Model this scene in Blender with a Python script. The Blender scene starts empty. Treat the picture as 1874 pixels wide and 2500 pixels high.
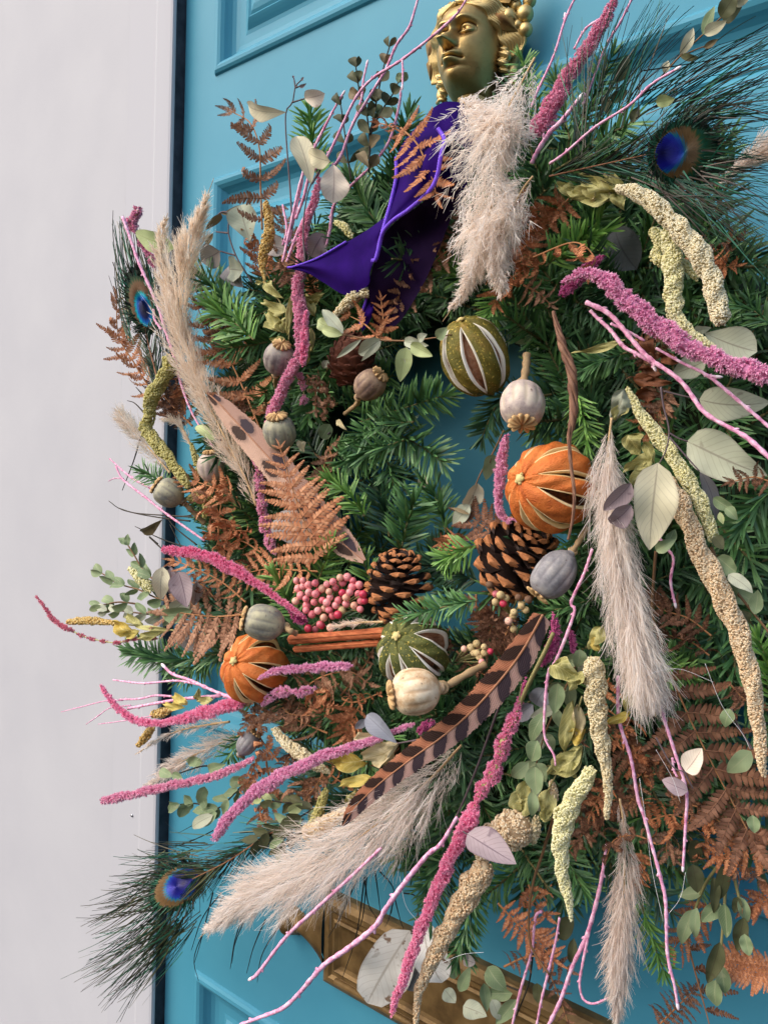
import bpy, math, random
import numpy as np
from mathutils import Vector, Matrix
random.seed(7); RNG = np.random.default_rng(11)
scene = bpy.context.scene
COL = scene.collection
# ------------------------------------------------------------------ camera
D = 0.5                                   # metres from the door face to the lens
FPX, CX, Y0 = 1877.0, 937.0, 1162.0       # focal length and principal point of the 1874x2500 photograph
YAW, ROLL = math.radians(38.45), math.radians(1.25)
Fw = np.array([-math.sin(YAW), math.cos(YAW), 0.0])
_R = np.array([math.cos(YAW), math.sin(YAW), 0.0]); _U = np.array([0, 0, 1.0])
Rt = _R*math.cos(ROLL) + _U*math.sin(ROLL)
Up = _U*math.cos(ROLL) - _R*math.sin(ROLL)
CAMP = np.array([0, -D, 0.0])
cam = bpy.data.cameras.new('camera'); camo = bpy.data.objects.new('camera', cam); COL.objects.link(camo)
m = Matrix.Identity(4)
for i in range(3):
    m[i][0], m[i][1], m[i][2], m[i][3] = Rt[i], Up[i], -Fw[i], CAMP[i]
camo.matrix_world = m
cam.sensor_fit = 'VERTICAL'; cam.sensor_height = 36; cam.sensor_width = 27
cam.lens = FPX/2500*36; cam.shift_y = -(1250-Y0)/2500; cam.clip_start = 0.01; cam.clip_end = 200
scene.camera = camo
# ------------------------------------------------------------------ light
SUN_EL, SUN_AZ = math.radians(44), math.radians(216)    # azimuth from +Y clockwise: left-front of the door
SKY_STR, SUN_STR, EXPO = 0.15, 0.68, 0.86
world = bpy.data.worlds.new('World'); scene.world = world; world.use_nodes = True
nt = world.node_tree; bg = nt.nodes['Background']
sky = nt.nodes.new('ShaderNodeTexSky'); sky.sky_type = 'NISHITA'; sky.sun_disc = False
sky.sun_elevation = SUN_EL; sky.sun_rotation = SUN_AZ
sky.air_density = 1.0; sky.dust_density = 4.0; sky.ozone_density = 0.6
nt.links.new(sky.outputs[0], bg.inputs[0]); bg.inputs[1].default_value = SKY_STR
sun = bpy.data.lights.new('sun', 'SUN'); suno = bpy.data.objects.new('sun', sun); COL.objects.link(suno)
sun.energy = SUN_STR; sun.angle = math.radians(90); sun.color = (1.0, 0.975, 0.94)
sd = Vector((math.sin(SUN_AZ)*math.cos(SUN_EL), math.cos(SUN_AZ)*math.cos(SUN_EL), math.sin(SUN_EL)))
suno.rotation_euler = sd.to_track_quat('Z', 'Y').to_euler()
vs = scene.view_settings; vs.view_transform = 'Standard'; vs.look = 'None'; vs.gamma = 1; vs.exposure = EXPO
# ------------------------------------------------------------------ projection helpers
def U(px, py, d):
    """point on the ray of photo pixel (px,py) that lies d metres in front of the door"""
    r = Fw + Rt*((px-CX)/FPX) + Up*(-(py-Y0)/FPX)
    return CAMP + r*((D-d)/r[1])
def SC(px, py, d):
    """metres per photo pixel there"""
    r = Fw + Rt*((px-CX)/FPX) + Up*(-(py-Y0)/FPX)
    return (D-d)/r[1]/FPX
def nrm(v):
    v = np.asarray(v, float); return v/(np.linalg.norm(v, axis=-1, keepdims=True)+1e-12)
def toward(p): return nrm(CAMP-p)
def idir(px, py, v, p):
    """3-D direction: right, up in the picture, towards the viewer"""
    return nrm(Rt*px + Up*py + toward(p)*v)
# ------------------------------------------------------------------ scene helpers
def thing(name, label, cat, origin, group=None):
    o = bpy.data.objects.new(name, None); COL.objects.link(o)
    o.empty_display_size = .01; o.location = Vector(origin); o['label'] = label; o['category'] = cat
    if group: o['group'] = group
    return o
def tag(o, label, cat, group=None):
    o['label'] = label; o['category'] = cat
    if group: o['group'] = group
    return o
class G:
    """mesh collector"""
    def __init__(s): s.V=[]; s.F=[]; s.MI=[]; s.n=0; s.A={}
    def add(self, V, F, mi=0, /, **attrs):
        s = self
        V = np.asarray(V, float).reshape(-1, 3); s.V.append(V)
        if not isinstance(F, (list, tuple)) or (len(F) and isinstance(F[0], (list, tuple, int))): F = [np.asarray(F, int)]
        for f in F:
            if len(f) == 0: continue
            f = np.asarray(f, int); s.F.append(f+s.n); s.MI.append(np.full(len(f), mi, int))
        for k, a in attrs.items():
            s.A.setdefault(k, []).append((s.n, np.asarray(a, float)))
        s.n += len(V)
        return s
    def mesh(s, name, mats, smooth=True, origin=None):
        me = bpy.data.meshes.new(name)
        V = np.concatenate(s.V)
        if origin is not None: V = V-np.asarray(origin)
        me.vertices.add(len(V)); me.vertices.foreach_set('co', V.astype(np.float32).ravel())
        loops = np.concatenate([f.ravel() for f in s.F]); tot = np.concatenate([np.full(len(f), f.shape[1]) for f in s.F])
        st = np.concatenate([[0], np.cumsum(tot)[:-1]])
        me.loops.add(len(loops)); me.loops.foreach_set('vertex_index', loops.astype(np.int32))
        me.polygons.add(len(tot)); me.polygons.foreach_set('loop_start', st.astype(np.int32))
        me.polygons.foreach_set('material_index', np.concatenate(s.MI).astype(np.int32))
        me.polygons.foreach_set('use_smooth', np.full(len(tot), smooth))
        for mt in (mats if isinstance(mats, (list, tuple)) else [mats]): me.materials.append(mt)
        for k, lst in s.A.items():
            at = me.attributes.new(k, 'FLOAT', 'POINT'); arr = np.zeros(len(V), np.float32)
            for n0, a in lst: arr[n0:n0+len(a)] = a
            at.data.foreach_set('value', arr)
        me.update(calc_edges=True); me.validate()
        return me
    def build(s, name, mats, parent=None, smooth=True, kind=None):
        org = np.array(parent_world(parent)) if parent else None
        o = bpy.data.objects.new(name, s.mesh(name, mats, smooth, org)); COL.objects.link(o)
        if parent: o.parent = parent
        if kind: o['kind'] = kind
        return o
def parent_world(p):
    v = Vector(p.location)
    while p.parent: p = p.parent; v = v+p.location
    return v
def inst(tv, tf, M, O):
    """tile a template: M (k,3,3) columns = local axes, O (k,3)"""
    k = len(O); n = len(tv)
    V = np.einsum('kij,nj->kni', M, tv)+O[:, None, :]
    off = (np.arange(k)*n)[:, None, None]
    Fs = [(np.asarray(f)[None]+off).reshape(-1, np.asarray(f).shape[1]) for f in (tf if isinstance(tf, list) else [tf])]
    return V.reshape(-1, 3), Fs
def spline(P, n):
    P = np.asarray(P, float); k = len(P)
    if k == 2: t = np.linspace(0, 1, n)[:, None]; return P[0]*(1-t)+P[1]*t
    Q = np.vstack([2*P[0]-P[1], P, 2*P[-1]-P[-2]])
    seg = np.linalg.norm(np.diff(P[:, :3], axis=0), axis=1); cum = np.concatenate([[0], np.cumsum(seg)])
    u = np.linspace(0, cum[-1], n); i = np.clip(np.searchsorted(cum, u, 'right')-1, 0, k-2)
    t = ((u-cum[i])/np.maximum(seg[i], 1e-9))[:, None]
    a, b, c, d = Q[i], Q[i+1], Q[i+2], Q[i+3]
    return .5*((2*b)+(-a+c)*t+(2*a-5*b+4*c-d)*t*t+(-a+3*b-3*c+d)*t**3)
def px_path(pts, n, d=.1):
    """pts: (px,py,w) or (px,py,w,d) -> points, width in metres, tangents"""
    rows = []
    for p in pts:
        dd = p[3] if len(p) > 3 else d; q = U(p[0], p[1], dd)
        rows.append([*q, p[2]*SC(p[0], p[1], dd)])
    S = spline(rows, n); P, W = S[:, :3], np.maximum(S[:, 3], 1e-5)
    return P, W, nrm(np.gradient(P, axis=0))
def frames(P, T):
    V = nrm(CAMP-P); S = nrm(np.cross(T, V)); N = np.cross(S, T)
    return S, N
def tube(P, R, sides=6, cap=True, T=None, flat=1.0):
    P = np.asarray(P, float); n = len(P); R = np.broadcast_to(np.asarray(R, float), (n,))
    if T is None: T = nrm(np.gradient(P, axis=0))
    a = np.array([.31, .47, .83]); S = [nrm(np.cross(T[0], a))]
    for i in range(1, n):
        v = S[-1]-T[i]*np.dot(S[-1], T[i]); S.append(nrm(v))
    S = np.array(S); B = np.cross(T, S)
    th = np.arange(sides)*2*np.pi/sides
    V = P[:, None]+(S[:, None]*np.cos(th)[None, :, None]+B[:, None]*np.sin(th)[None, :, None]*flat)*R[:, None, None]
    i = np.arange(n-1)[:, None]*sides; j = np.arange(sides)[None]; j2 = (j+1) % sides
    F = np.stack([i+j, i+j2, i+sides+j2, i+sides+j], -1).reshape(-1, 4)
    V = V.reshape(-1, 3); Fs = [F]
    if cap:
        V = np.vstack([V, P[:1], P[-1:]]); k = n*sides; jj = np.arange(sides); e = (n-1)*sides
        Fs.append(np.concatenate([np.stack([np.full(sides, k), (jj+1) % sides, jj], -1), np.stack([np.full(sides, k+1), e+jj, e+(jj+1) % sides], -1)]))
    return V, Fs
def grid_faces(a, b, closed=False):
    i = np.arange(a-1)[:, None]*b; j = np.arange(b if closed else b-1)[None]; j2 = (j+1) % b
    return np.stack([i+j, i+j2, i+b+j2, i+b+j], -1).reshape(-1, 4)
def box(x0, x1, y0, y1, z0, z1):
    V = np.array([(x, y, z) for x in (x0, x1) for y in (y0, y1) for z in (z0, z1)])
    return V, [np.array([(0, 1, 3, 2), (4, 6, 7, 5), (0, 4, 5, 1), (2, 3, 7, 6), (0, 2, 6, 4), (1, 5, 7, 3)])]
def ico(sub=0):
    import bmesh
    bm = bmesh.new(); bmesh.ops.create_icosphere(bm, subdivisions=sub+1, radius=1)
    v = np.array([x.co[:] for x in bm.verts]); f = np.array([[q.index for q in p.verts] for p in bm.faces]); bm.free()
    return v, f
ICO0, ICO1, ICO2 = ico(0), ico(1), ico(2)
def uvs(seg=20, rings=12):
    th = np.linspace(0, np.pi, rings); ph = np.arange(seg)*2*np.pi/seg
    V = np.stack([np.sin(th)[:, None]*np.cos(ph), np.sin(th)[:, None]*np.sin(ph), np.cos(th)[:, None]*np.ones(seg)], -1).reshape(-1, 3)
    return V, grid_faces(rings, seg, True)
def basis(z, hint=(0, 0, 1)):
    z = nrm(z); h = np.asarray(hint, float)
    if abs(np.dot(z, nrm(h))) > .95: h = np.array([1.0, 0, 0])
    x = nrm(np.cross(h, z)); y = np.cross(z, x)
    return np.stack([x, y, z], 1)
def obj_at(name, me, parent, M3, loc, label=None):
    """child object with shared mesh; M3 3x3 columns, loc world"""
    o = bpy.data.objects.new(name, me); COL.objects.link(o)
    if parent: o.parent = parent; loc = np.asarray(loc)-np.array(parent_world(parent))
    mm = Matrix.Identity(4)
    for i in range(3):
        for j in range(3): mm[i][j] = M3[i][j]
        mm[i][3] = loc[i]
    o.matrix_local = mm
    return o
# ------------------------------------------------------------------ materials
def L(r, g, b):
    f = lambda c: (c/255/12.92) if c/255 <= .04045 else ((c/255+.055)/1.055)**2.4
    return (f(r), f(g), f(b), 1)
class Mat:
    def __init__(s, name, rough=.6, spec=.3, metal=0.0):
        s.m = bpy.data.materials.new(name); s.m.use_nodes = True; s.nt = s.m.node_tree
        s.b = s.nt.nodes['Principled BSDF']; s.out = s.nt.nodes['Material Output']
        s.b.inputs['Roughness'].default_value = rough; s.b.inputs['Specular IOR Level'].default_value = spec; s.b.inputs['Metallic'].default_value = metal
    def n(s, t, **k):
        x = s.nt.nodes.new(t)
        for a, v in k.items(): setattr(x, a, v)
        return x
    def l(s, a, b): s.nt.links.new(a, b)
    def ramp(s, fac, cols, interp='LINEAR'):
        r = s.n('ShaderNodeValToRGB'); r.color_ramp.interpolation = interp
        e = r.color_ramp.elements
        if not isinstance(cols[0][0], (tuple, list)): cols = [(i/max(1, len(cols)-1), c) for i, c in enumerate(cols)]
        else: cols = [(c[1], c[0]) for c in cols]
        while len(e) < len(cols): e.new(.5)
        for q, (p, c) in zip(e, cols): q.position = p; q.color = c
        s.l(fac, r.inputs[0]); return r.outputs[0]
    def island(s): return s.n('ShaderNodeNewGeometry').outputs['Random Per Island']
    def attr(s, k): return s.n('ShaderNodeAttribute', attribute_name=k).outputs['Fac']
    def pos(s): return s.n('ShaderNodeTexCoord').outputs['Object']
    def noise(s, scale, detail=3, rough=.55, vec=None, dist=0):
        x = s.n('ShaderNodeTexNoise'); x.inputs['Scale'].default_value = scale; x.inputs['Detail'].default_value = detail
        x.inputs['Roughness'].default_value = rough; x.inputs['Distortion'].default_value = dist
        s.l(vec or s.pos(), x.inputs['Vector']); return x.outputs[0]
    def math(s, op, a, b=0.0, c=None):
        x = s.n('ShaderNodeMath', operation=op)
        for i, v in enumerate((a, b) if c is None else (a, b, c)):
            if isinstance(v, (int, float)): x.inputs[i].default_value = v
            else: s.l(v, x.inputs[i])
        return x.outputs[0]
    def sstep(s, x, a, b):
        r = s.n('ShaderNodeMapRange', interpolation_type='SMOOTHSTEP'); s.l(x, r.inputs[0]); r.inputs[1].default_value = a; r.inputs[2].default_value = b
        return r.outputs[0]
    def mix(s, fac, a, b, blend='MIX'):
        x = s.n('ShaderNodeMix', data_type='RGBA', blend_type=blend)
        for i, v in ((0, fac), (6, a), (7, b)):
            if isinstance(v, (int, float)): x.inputs[i].default_value = v
            elif isinstance(v, tuple): x.inputs[i].default_value = v
            else: s.l(v, x.inputs[i])
        return x.outputs[2]
    def col(s, c):
        if isinstance(c, tuple): s.b.inputs['Base Color'].default_value = c
        else: s.l(c, s.b.inputs['Base Color'])
        return s
    def bump(s, h, dist=.0005, strength=.6):
        x = s.n('ShaderNodeBump'); x.inputs['Distance'].default_value = dist; x.inputs['Strength'].default_value = strength
        s.l(h, x.inputs['Height']); s.l(x.outputs[0], s.b.inputs['Normal']); return s
    def translucent(s, fac, c=None):
        t = s.n('ShaderNodeBsdfTranslucent'); mx = s.n('ShaderNodeMixShader'); mx.inputs[0].default_value = fac
        bc = s.b.inputs['Base Color']
        if bc.is_linked: s.l(bc.links[0].from_socket, t.inputs[0])
        else: t.inputs[0].default_value = bc.default_value
        s.l(s.b.outputs[0], mx.inputs[1]); s.l(t.outputs[0], mx.inputs[2]); s.l(mx.outputs[0], s.out.inputs[0]); return s
def simple(name, cols, noise_s=90, rough=.6, spec=.3, isl=.5, bumpd=0, bump_s=400, transl=0, objrand=0):
    """colour ramp driven by random-per-island mixed with noise"""
    M = Mat(name, rough, spec); nz = M.noise(noise_s, 3)
    f = M.math('ADD', M.math('MULTIPLY', M.island(), isl), M.math('MULTIPLY', nz, 1-isl))
    if objrand:
        oi = M.n('ShaderNodeObjectInfo').outputs['Random']; f = M.math('ADD', M.math('MULTIPLY', f, 1-objrand), M.math('MULTIPLY', oi, objrand))
    c = M.ramp(f, cols if isl > .75 else [(cols[i], .2+.6*i/max(1, len(cols)-1)) for i in range(len(cols))])
    M.col(c)
    if bumpd: M.bump(M.noise(bump_s, 4), bumpd)
    if transl: M.translucent(transl)
    return M.m
# ================================================================== wall, frame, door
mt_wall = Mat('white_wall_paint', .75, .25)
mt_wall.col(mt_wall.ramp(mt_wall.noise(9, 4), [(L(176, 177, 183), .3), (L(182, 183, 188), .7)])).bump(mt_wall.noise(260, 4), .0004, .25); mt_wall = mt_wall.m
_m = Mat('white_frame_plastic', .7, .2)           # blue-grey patch, strongest half way up the frame
_z = _m.n('ShaderNodeSeparateXYZ'); _m.l(_m.pos(), _z.inputs[0])
Z_HI, Z_LO = U(330, 930, .016)[2], U(330, 2080, .016)[2]
_a = _m.sstep(_z.outputs[2], Z_HI+.006, Z_HI-.02); _b = _m.sstep(_z.outputs[2], Z_LO-.03, Z_LO+.05)
_n = _m.sstep(_m.noise(26, 4, vec=None), .25, .6)
_f = _m.math('MULTIPLY', _m.math('MULTIPLY', _a, _b), _m.math('ADD', .55, _m.math('MULTIPLY', _n, .45)))
_m.col(_m.mix(_f, L(179, 180, 186), L(160, 170, 190))); mt_frame = _m.m
_m = Mat('black_rubber_gasket', .55, .3); _m.col(_m.ramp(_m.noise(60, 4), [(L(30, 30, 38), .3), (L(66, 66, 76), .75)])); mt_gasket = _m.m
_m = Mat('blue_door_gloss_paint', .40, .13)
_g = _m.noise(7, 5, .6)
_c = _m.ramp(_g, [(L(68, 138, 162), .3), (L(77, 147, 170), .7)])
_m.col(_c); _v = _m.n('ShaderNodeMapping'); _m.l(_m.pos(), _v.inputs[0]); _v.inputs['Scale'].default_value = (260, 260, 26)
_m.bump(_m.noise(1.0, 4, .6, vec=_v.outputs[0]), .0005, .12); mt_door = _m.m
mt_screw = Mat('screw_steel', .35, .5, 1.0).col(L(190, 190, 195)).m

XD0 = U(437, 60, 0)[0]                    # visible door edge beside the gasket
XG0, XG1 = U(421, 0, .018)[0], XD0+.003   # gasket
ZT, ZB = U(300, -500, 0)[2], U(300, 3300, 0)[2]-.25
xpl = U(527, 187, 0)[0]; xpr = U(1003, 1210, 0)[0]; xql = U(1305, 167, 0)[0]
PW = xpr-xpl; xqr = xql+PW
z1b = U(527, 187, 0)[2]; z2t = U(531, 434, 0)[2]; z2b = U(1825, 2232, 0)[2]; z3t = U(475, 2363, 0)[2]
XD1 = xqr+(xpl-XD0)+.05
z1t = z1b+.30; z3b = z3t-.42
# moulding profile (inset, outward height) of each pressed panel
K = (U(615, 60, 0)[0]-U(521, 60, 0)[0])/.057
PROF = [(0, 0), (.0012, .0022), (.0035, .0037), (.0065, .0040), (.0095, .0028), (.0122, .0004), (.0140, -.0022), (.0165, -.0052), (.0200, -.0072), (.0250, -.0080),
        (.0330, -.0080), (.0365, -.0072), (.0395, -.0048), (.0420, -.0030), (.0440, -.0018), (.0460, -.0030), (.0485, -.0016), (.0530, -.0004), (.0570, 0)]
PROF = [(a*K, b*1.15) for a, b in PROF]
door = thing('front_door', 'glossy blue panelled front door behind the wreath', 'door', (XD0, 0, ZB))
def panel(x0, x1, z0, z1):
    g = G(); rings = []
    for a, h in PROF:
        rings.append([(x0+a, -h, z0+a), (x1-a, -h, z0+a), (x1-a, -h, z1-a), (x0+a, -h, z1-a)])
    V = np.array(rings).reshape(-1, 3); n = len(PROF)
    F = [grid_faces(n, 4, True), np.array([[(n-1)*4, (n-1)*4+1, (n-1)*4+2, (n-1)*4+3]])]
    g.add(V, F); o = g.build('door_panel', mt_door, door, smooth=False)
    return o
xs = [XD0, xpl, xpr, xql, xqr, XD1]; zs = [ZB, z3b, z3t, z2b, z2t, z1b, z1t, max(ZT, z1t+.1)]
g = G()
for i in range(5):
    for j in range(7):
        if i in (1, 3) and j in (1, 3, 5): panel(xs[i], xs[i+1], zs[j], zs[j+1]); continue
        x0, x1, y0, y1 = xs[i], xs[i+1], zs[j], zs[j+1]
        g.add([(x0, 0, y0), (x1, 0, y0), (x1, 0, y1), (x0, 0, y1)], [np.array([(0, 1, 2, 3)])])
v, f = box(XD0, XD1, .0445, .0448, ZB, zs[-1]); g.add(v, f)
v, f = box(XD0, XD0+.0004, .0002, .0444, ZB, zs[-1]); g.add(v, f)
g.build('door_leaf', mt_door, door, smooth=False)
# gasket strip, rounded in section
g = G(); r = .5*(XG1-XG0)
th = np.linspace(0, np.pi, 9); prof = [(XG0+r-r*math.cos(t), -.004-.012*math.sin(t)**.45) for t in th]
prof = [(XG0, .02)]+prof+[(XG1, .02)]
V = np.array([[(x, y, z) for x, y in prof] for z in (ZB, zs[-1])]).reshape(-1, 3)
g.add(V, [grid_faces(2, len(prof))]); o = g.build('door_gasket', mt_gasket, None, smooth=False)
tag(o, 'black rubber draught strip between the white frame and the blue door', 'gasket')
# frame with a raised bead towards the door, and the wall beyond
fr = thing('door_frame', 'white plastic door frame with a blue-grey patch', 'door frame', (XG0, 0, ZB))
xf1 = XG0-.0005; xbead = U(349, 1320, .018)[0]; xf0 = U(288, 1320, .016)[0]
def vstrip(name, prof, mat, par):
    V = np.array([[(x, y, z) for x, y in prof] for z in (ZB, zs[-1])]).reshape(-1, 3); g = G(); g.add(V, [grid_faces(2, len(prof))])
    return g.build(name, mat, par, smooth=False)
w = xf1-xbead
vstrip('frame_bead', [(xbead+.0004, -.01594), (xbead+.0030, -.0164), (xbead+.004, -.0168), (xf1-w*.35, -.0168), (xf1-w*.12, -.0166), (xf1-.0008, -.0158), (xf1, -.0135), (xf1, .02)], mt_frame, fr)
vstrip('frame_face', [(xf0, -.0158), (xbead-.001, -.0159), (xbead+.0008, -.0159)], mt_frame, fr)
p = U(322, 1991, .0165); g = G(); v, f = ICO1; g.add(v*np.array([.0017, .0009, .0017])+p, [f]); g.build('screw', mt_screw, fr)
g = G(); xw = xf0-1.6
g.add([(xw, -.01584, ZB), (xf0+.0004, -.01584, ZB), (xf0+.0004, -.01584, zs[-1]), (xw, -.01584, zs[-1]), (xf0+.0004, .02, ZB), (xf0+.0004, .02, zs[-1])], [np.array([(0, 1, 2, 3), (1, 4, 5, 2)])])
o = g.build('wall', mt_wall, None, smooth=False); o['kind'] = 'structure'
# ================================================================== brass door knocker (classical head) and letter plate
_m = Mat('aged_brass', .34, .5, .8)
_convex = _m.n('ShaderNodeNewGeometry').outputs['Pointiness']
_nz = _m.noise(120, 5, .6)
_f = _m.math('ADD', _m.math('MULTIPLY', _m.sstep(_convex, .44, .55), .75), _m.math('MULTIPLY', _nz, .3))  # darker in hollows, lighter on raised edges, varied by noise
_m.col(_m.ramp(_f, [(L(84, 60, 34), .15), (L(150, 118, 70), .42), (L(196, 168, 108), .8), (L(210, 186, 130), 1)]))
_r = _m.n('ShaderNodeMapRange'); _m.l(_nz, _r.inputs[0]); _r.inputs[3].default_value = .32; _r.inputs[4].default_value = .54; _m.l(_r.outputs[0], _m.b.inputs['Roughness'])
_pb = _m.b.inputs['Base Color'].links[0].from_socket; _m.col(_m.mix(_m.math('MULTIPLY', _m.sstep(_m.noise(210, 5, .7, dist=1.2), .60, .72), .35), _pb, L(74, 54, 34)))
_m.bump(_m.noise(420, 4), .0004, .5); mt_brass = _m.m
_m = Mat('brown_lacquered_brass', .5, .3, .35)
_m.col(_m.ramp(_m.noise(55, 4), [(L(84, 64, 38), .3), (L(126, 100, 62), .55), (L(146, 120, 80), .8)])).bump(_m.noise(300, 3), .0003, .3); mt_plate = _m.m
HS = 100*SC(1115, 120, .03)                     # half the face height in metres
KX, _, KZ = U(1122, 118, .040)
kn = thing('door_knocker', 'aged brass door knocker cast as a classical head with grapes in its hair', 'door knocker', (KX, 0, KZ))
def kloc(V): # local (x right, z up, h outward, half-face units) -> world
    V = np.asarray(V, float).reshape(-1, 3); return np.stack([KX+V[:, 0]*HS, -.004-V[:, 2]*HS, KZ+V[:, 1]*HS], 1)
def face_h(x, z):
    Gs = lambda cx, cz, sx, sz: np.exp(-((x-cx)/sx)**2/2-((z-cz)/sz)**2/2)
    ax = np.abs(x); ss = lambda a, b, q: (lambda t: t*t*(3-2*t))(np.clip((q-a)/(b-a), 0, 1))
    w = np.where(z > .1, .78-.12*np.clip(z-.1, 0, 1)**2, .78-.30*np.clip((.1-z)/1.1, 0, 1.1)**2.0)
    base = np.sqrt(np.clip(1-np.abs(x/w)**2.3, 0, 1))*np.clip(1-np.abs((z-.05)/1.12)**4, 0, 1)**.5
    h = 1.02*base+.14*ss(-.2, 1.0, z)*0
    h += .05*Gs(0, .62, .5, .2)                                     # forehead
    for s in (-1, 1):
        arch = .43+.07*np.cos((x-s*.33)*5)
        h += .10*np.exp(-((z-arch)/.05)**2/2)*np.exp(-((x-s*.33)/.23)**2)    # brow
        h -= .20*Gs(s*.27, .24, .17, .11)+.10*Gs(s*.14, .28, .06, .09)                            # socket
        e = 1-((x-s*.33)/.175)**2-((z-.235)/.095)**2
        h += .15*np.sqrt(np.clip(e, 0, 1))                          # eyeball
        dx = (x-s*.33)/.20
        up = .245+.095*(1-dx**2); lo = .225-.075*(1-dx**2)
        win = np.clip(1-dx**2, 0, 1)**.35
        h += .085*win*np.exp(-((z-up)/.024)**2/2)+.06*win*np.exp(-((z-lo)/.022)**2/2)
        h -= .05*win*np.exp(-((z-up-.06)/.02)**2/2)
        h -= .035*Gs(s*.30, .245, .03, .03)                          # pupil
        h += .07*Gs(s*.43, -.06, .2, .22)                           # cheek
        h -= .05*Gs(s*.36, -.5, .12, .2)
        h += .13*Gs(s*.125, -.115, .055, .055)-.05*Gs(s*.20, -.13, .03, .06)    # nostril wing
        h -= .10*Gs(s*.07, -.185, .035, .022)
    q = np.clip((.42-z)/.54, 0, 1)
    nose = (.10+.32*q**1.1)*np.exp(-np.abs(x/(.115+.03*q))**2.6)*ss(-.215, -.13, z)*ss(.62, .38, z)
    h += nose+.06*Gs(0, -.10, .085, .06)
    h += .12*Gs(0, -.42, .28, .16)                                  # muzzle
    h -= .04*Gs(0, -.245, .03, .05)
    cup = -.335-.02*np.cos(x*16)-.10*x*x*3
    h += .10*np.exp(-((z-cup)/.045)**2/2)*np.exp(-(x/.23)**4)
    h += .125*np.exp(-((z+.485-.35*x*x)/.052)**2/2)*np.exp(-(x/.17)**4)
    h -= .15*np.exp(-((z+.405+.25*x*x)/.018)**2/2)*np.exp(-(x/.24)**4)
    for s in (-1, 1): h -= .06*Gs(s*.25, -.41, .035, .04)
    h -= .07*Gs(0, -.585, .15, .035)
    h += .15*Gs(0, -.80, .17, .13)
    return h*np.clip(base*6, 0, 1)+.55*np.clip(base*8, 0, 1)
g = G(); nx, nz_ = 150, 190
X, Z = np.meshgrid(np.linspace(-.80, .80, nx), np.linspace(-1.08, 1.12, nz_))
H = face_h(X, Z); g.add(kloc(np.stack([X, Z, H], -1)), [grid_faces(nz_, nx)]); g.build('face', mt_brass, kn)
# neck and backplate
g = G(); th = np.linspace(0, 2*np.pi, 33)[:-1]
rows = []
for zz, rx, hc, rh in ((-.70, .42, .62, .45), (-1.0, .40, .55, .42), (-1.25, .42, .45, .40), (-1.5, .55, .32, .34), (-1.7, .72, .2, .22)):
    rows.append([(rx*math.cos(t), zz-.05*math.sin(t), max(0, hc+rh*math.sin(t))) for t in th])
g.add(kloc(np.array(rows).reshape(-1, 3)), [grid_faces(5, 32, True)]); g.build('neck', mt_brass, kn)
def lathe_blob(outline, h0, h1):
    n = len(outline); o = np.array(outline); c = o.mean(0); rows = []
    for s, h in ((1, 0), (1, h0), (.97, h0+.5*(h1-h0)), (.9, h1), (.5, h1)): rows.append(np.c_[c+(o-c)*s, np.full(n, h)])
    return np.array(rows).reshape(-1, 3), [grid_faces(5, n, True), np.array([list(range(4*n, 5*n))])]
ol = [(math.cos(t)*(.98+.10*math.cos(5*t)), .28+1.22*math.sin(t)+.1*math.cos(7*t)) for t in np.linspace(0, 2*np.pi, 49)[:-1]]
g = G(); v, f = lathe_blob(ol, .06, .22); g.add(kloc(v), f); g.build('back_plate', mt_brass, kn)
# wavy locks: tubes swept from the centre parting down each side
def lock(name, pts, r0, r1, wav=.045, k=24):
    P = spline(np.array(pts), 40); t = np.linspace(0, 1, 40)
    P[:, 0] += wav*np.sin(t*k); P[:, 2] += wav*np.cos(t*k)*.6
    R = (r0+(r1-r0)*t)*np.sqrt(np.clip(np.sin(np.pi*np.clip(t*.92+.06, 0, 1)), .05, 1))
    g = G(); W = kloc(P); v, f = tube(W, R*HS*.92, 10); g.add(v, f)
    for q in range(5):     # fine strand ridges riding on the lock
        a = q*1.26+.4; Q = P.copy(); Q[:, 0] += R*.80*math.cos(a); Q[:, 1] += R*.3*math.sin(a*2); Q[:, 2] += R*.80*abs(math.sin(a))
        v, f = tube(kloc(Q), R*HS*.30, 6); g.add(v, f)
    return g.build(name, mt_brass, kn)
for s in (-1, 1):
    for i in range(7):
        a = i/6.0
        top = (s*(.02+.05*i), 1.00+.03*i, 1.36-.06*i)
        lock('hair_lock', [top, (s*(.30+.07*a), .93+.16*a, 1.30-.10*a), (s*(.62+.16*a), .68+.18*a, 1.02-.05*a), (s*(.80+.30*a), .34+.22*a, .74-.08*a), (s*(.86+.40*a), .04+.16*a, .58-.1*a), (s*(.90+.36*a), -.26+.08*a, .46)], .135, .095)
    for i in range(4):
        lock('hair_lock', [(s*(.1+.16*i), 1.16+.02*i, 1.12-.05*i), (s*(.35+.16*i), 1.22+.05*i, 1.0-.1*i), (s*(.62+.14*i), 1.12-.02*i, .75-.12*i), (s*(.8+.1*i), .86-.05*i, .55-.08*i)], .12, .085, .05, 20)
def ball(name, c, r):
    g = G(); g.add(kloc(ICO2[0]*r+np.array(c)), [ICO2[1]]); return g.build(name, mt_brass, kn)
for c, r in (((1.02, .62, .72), .19), ((1.34, .66, .52), .21), ((1.20, .42, .60), .12), ((1.36, .30, .50), .17), ((1.12, .22, .44), .12), ((1.14, .88, .60), .13), ((1.42, .98, .45), .16)): ball('grape', c, r)
for c, r in (((-1.02, -.10, .50), .11), ((-.94, -.24, .50), .11), ((-1.10, -.26, .42), .10), ((-.96, -.42, .46), .12), ((-1.14, -.02, .42), .10), ((-1.08, -.40, .40), .09)): ball('grape', c, r)
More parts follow.
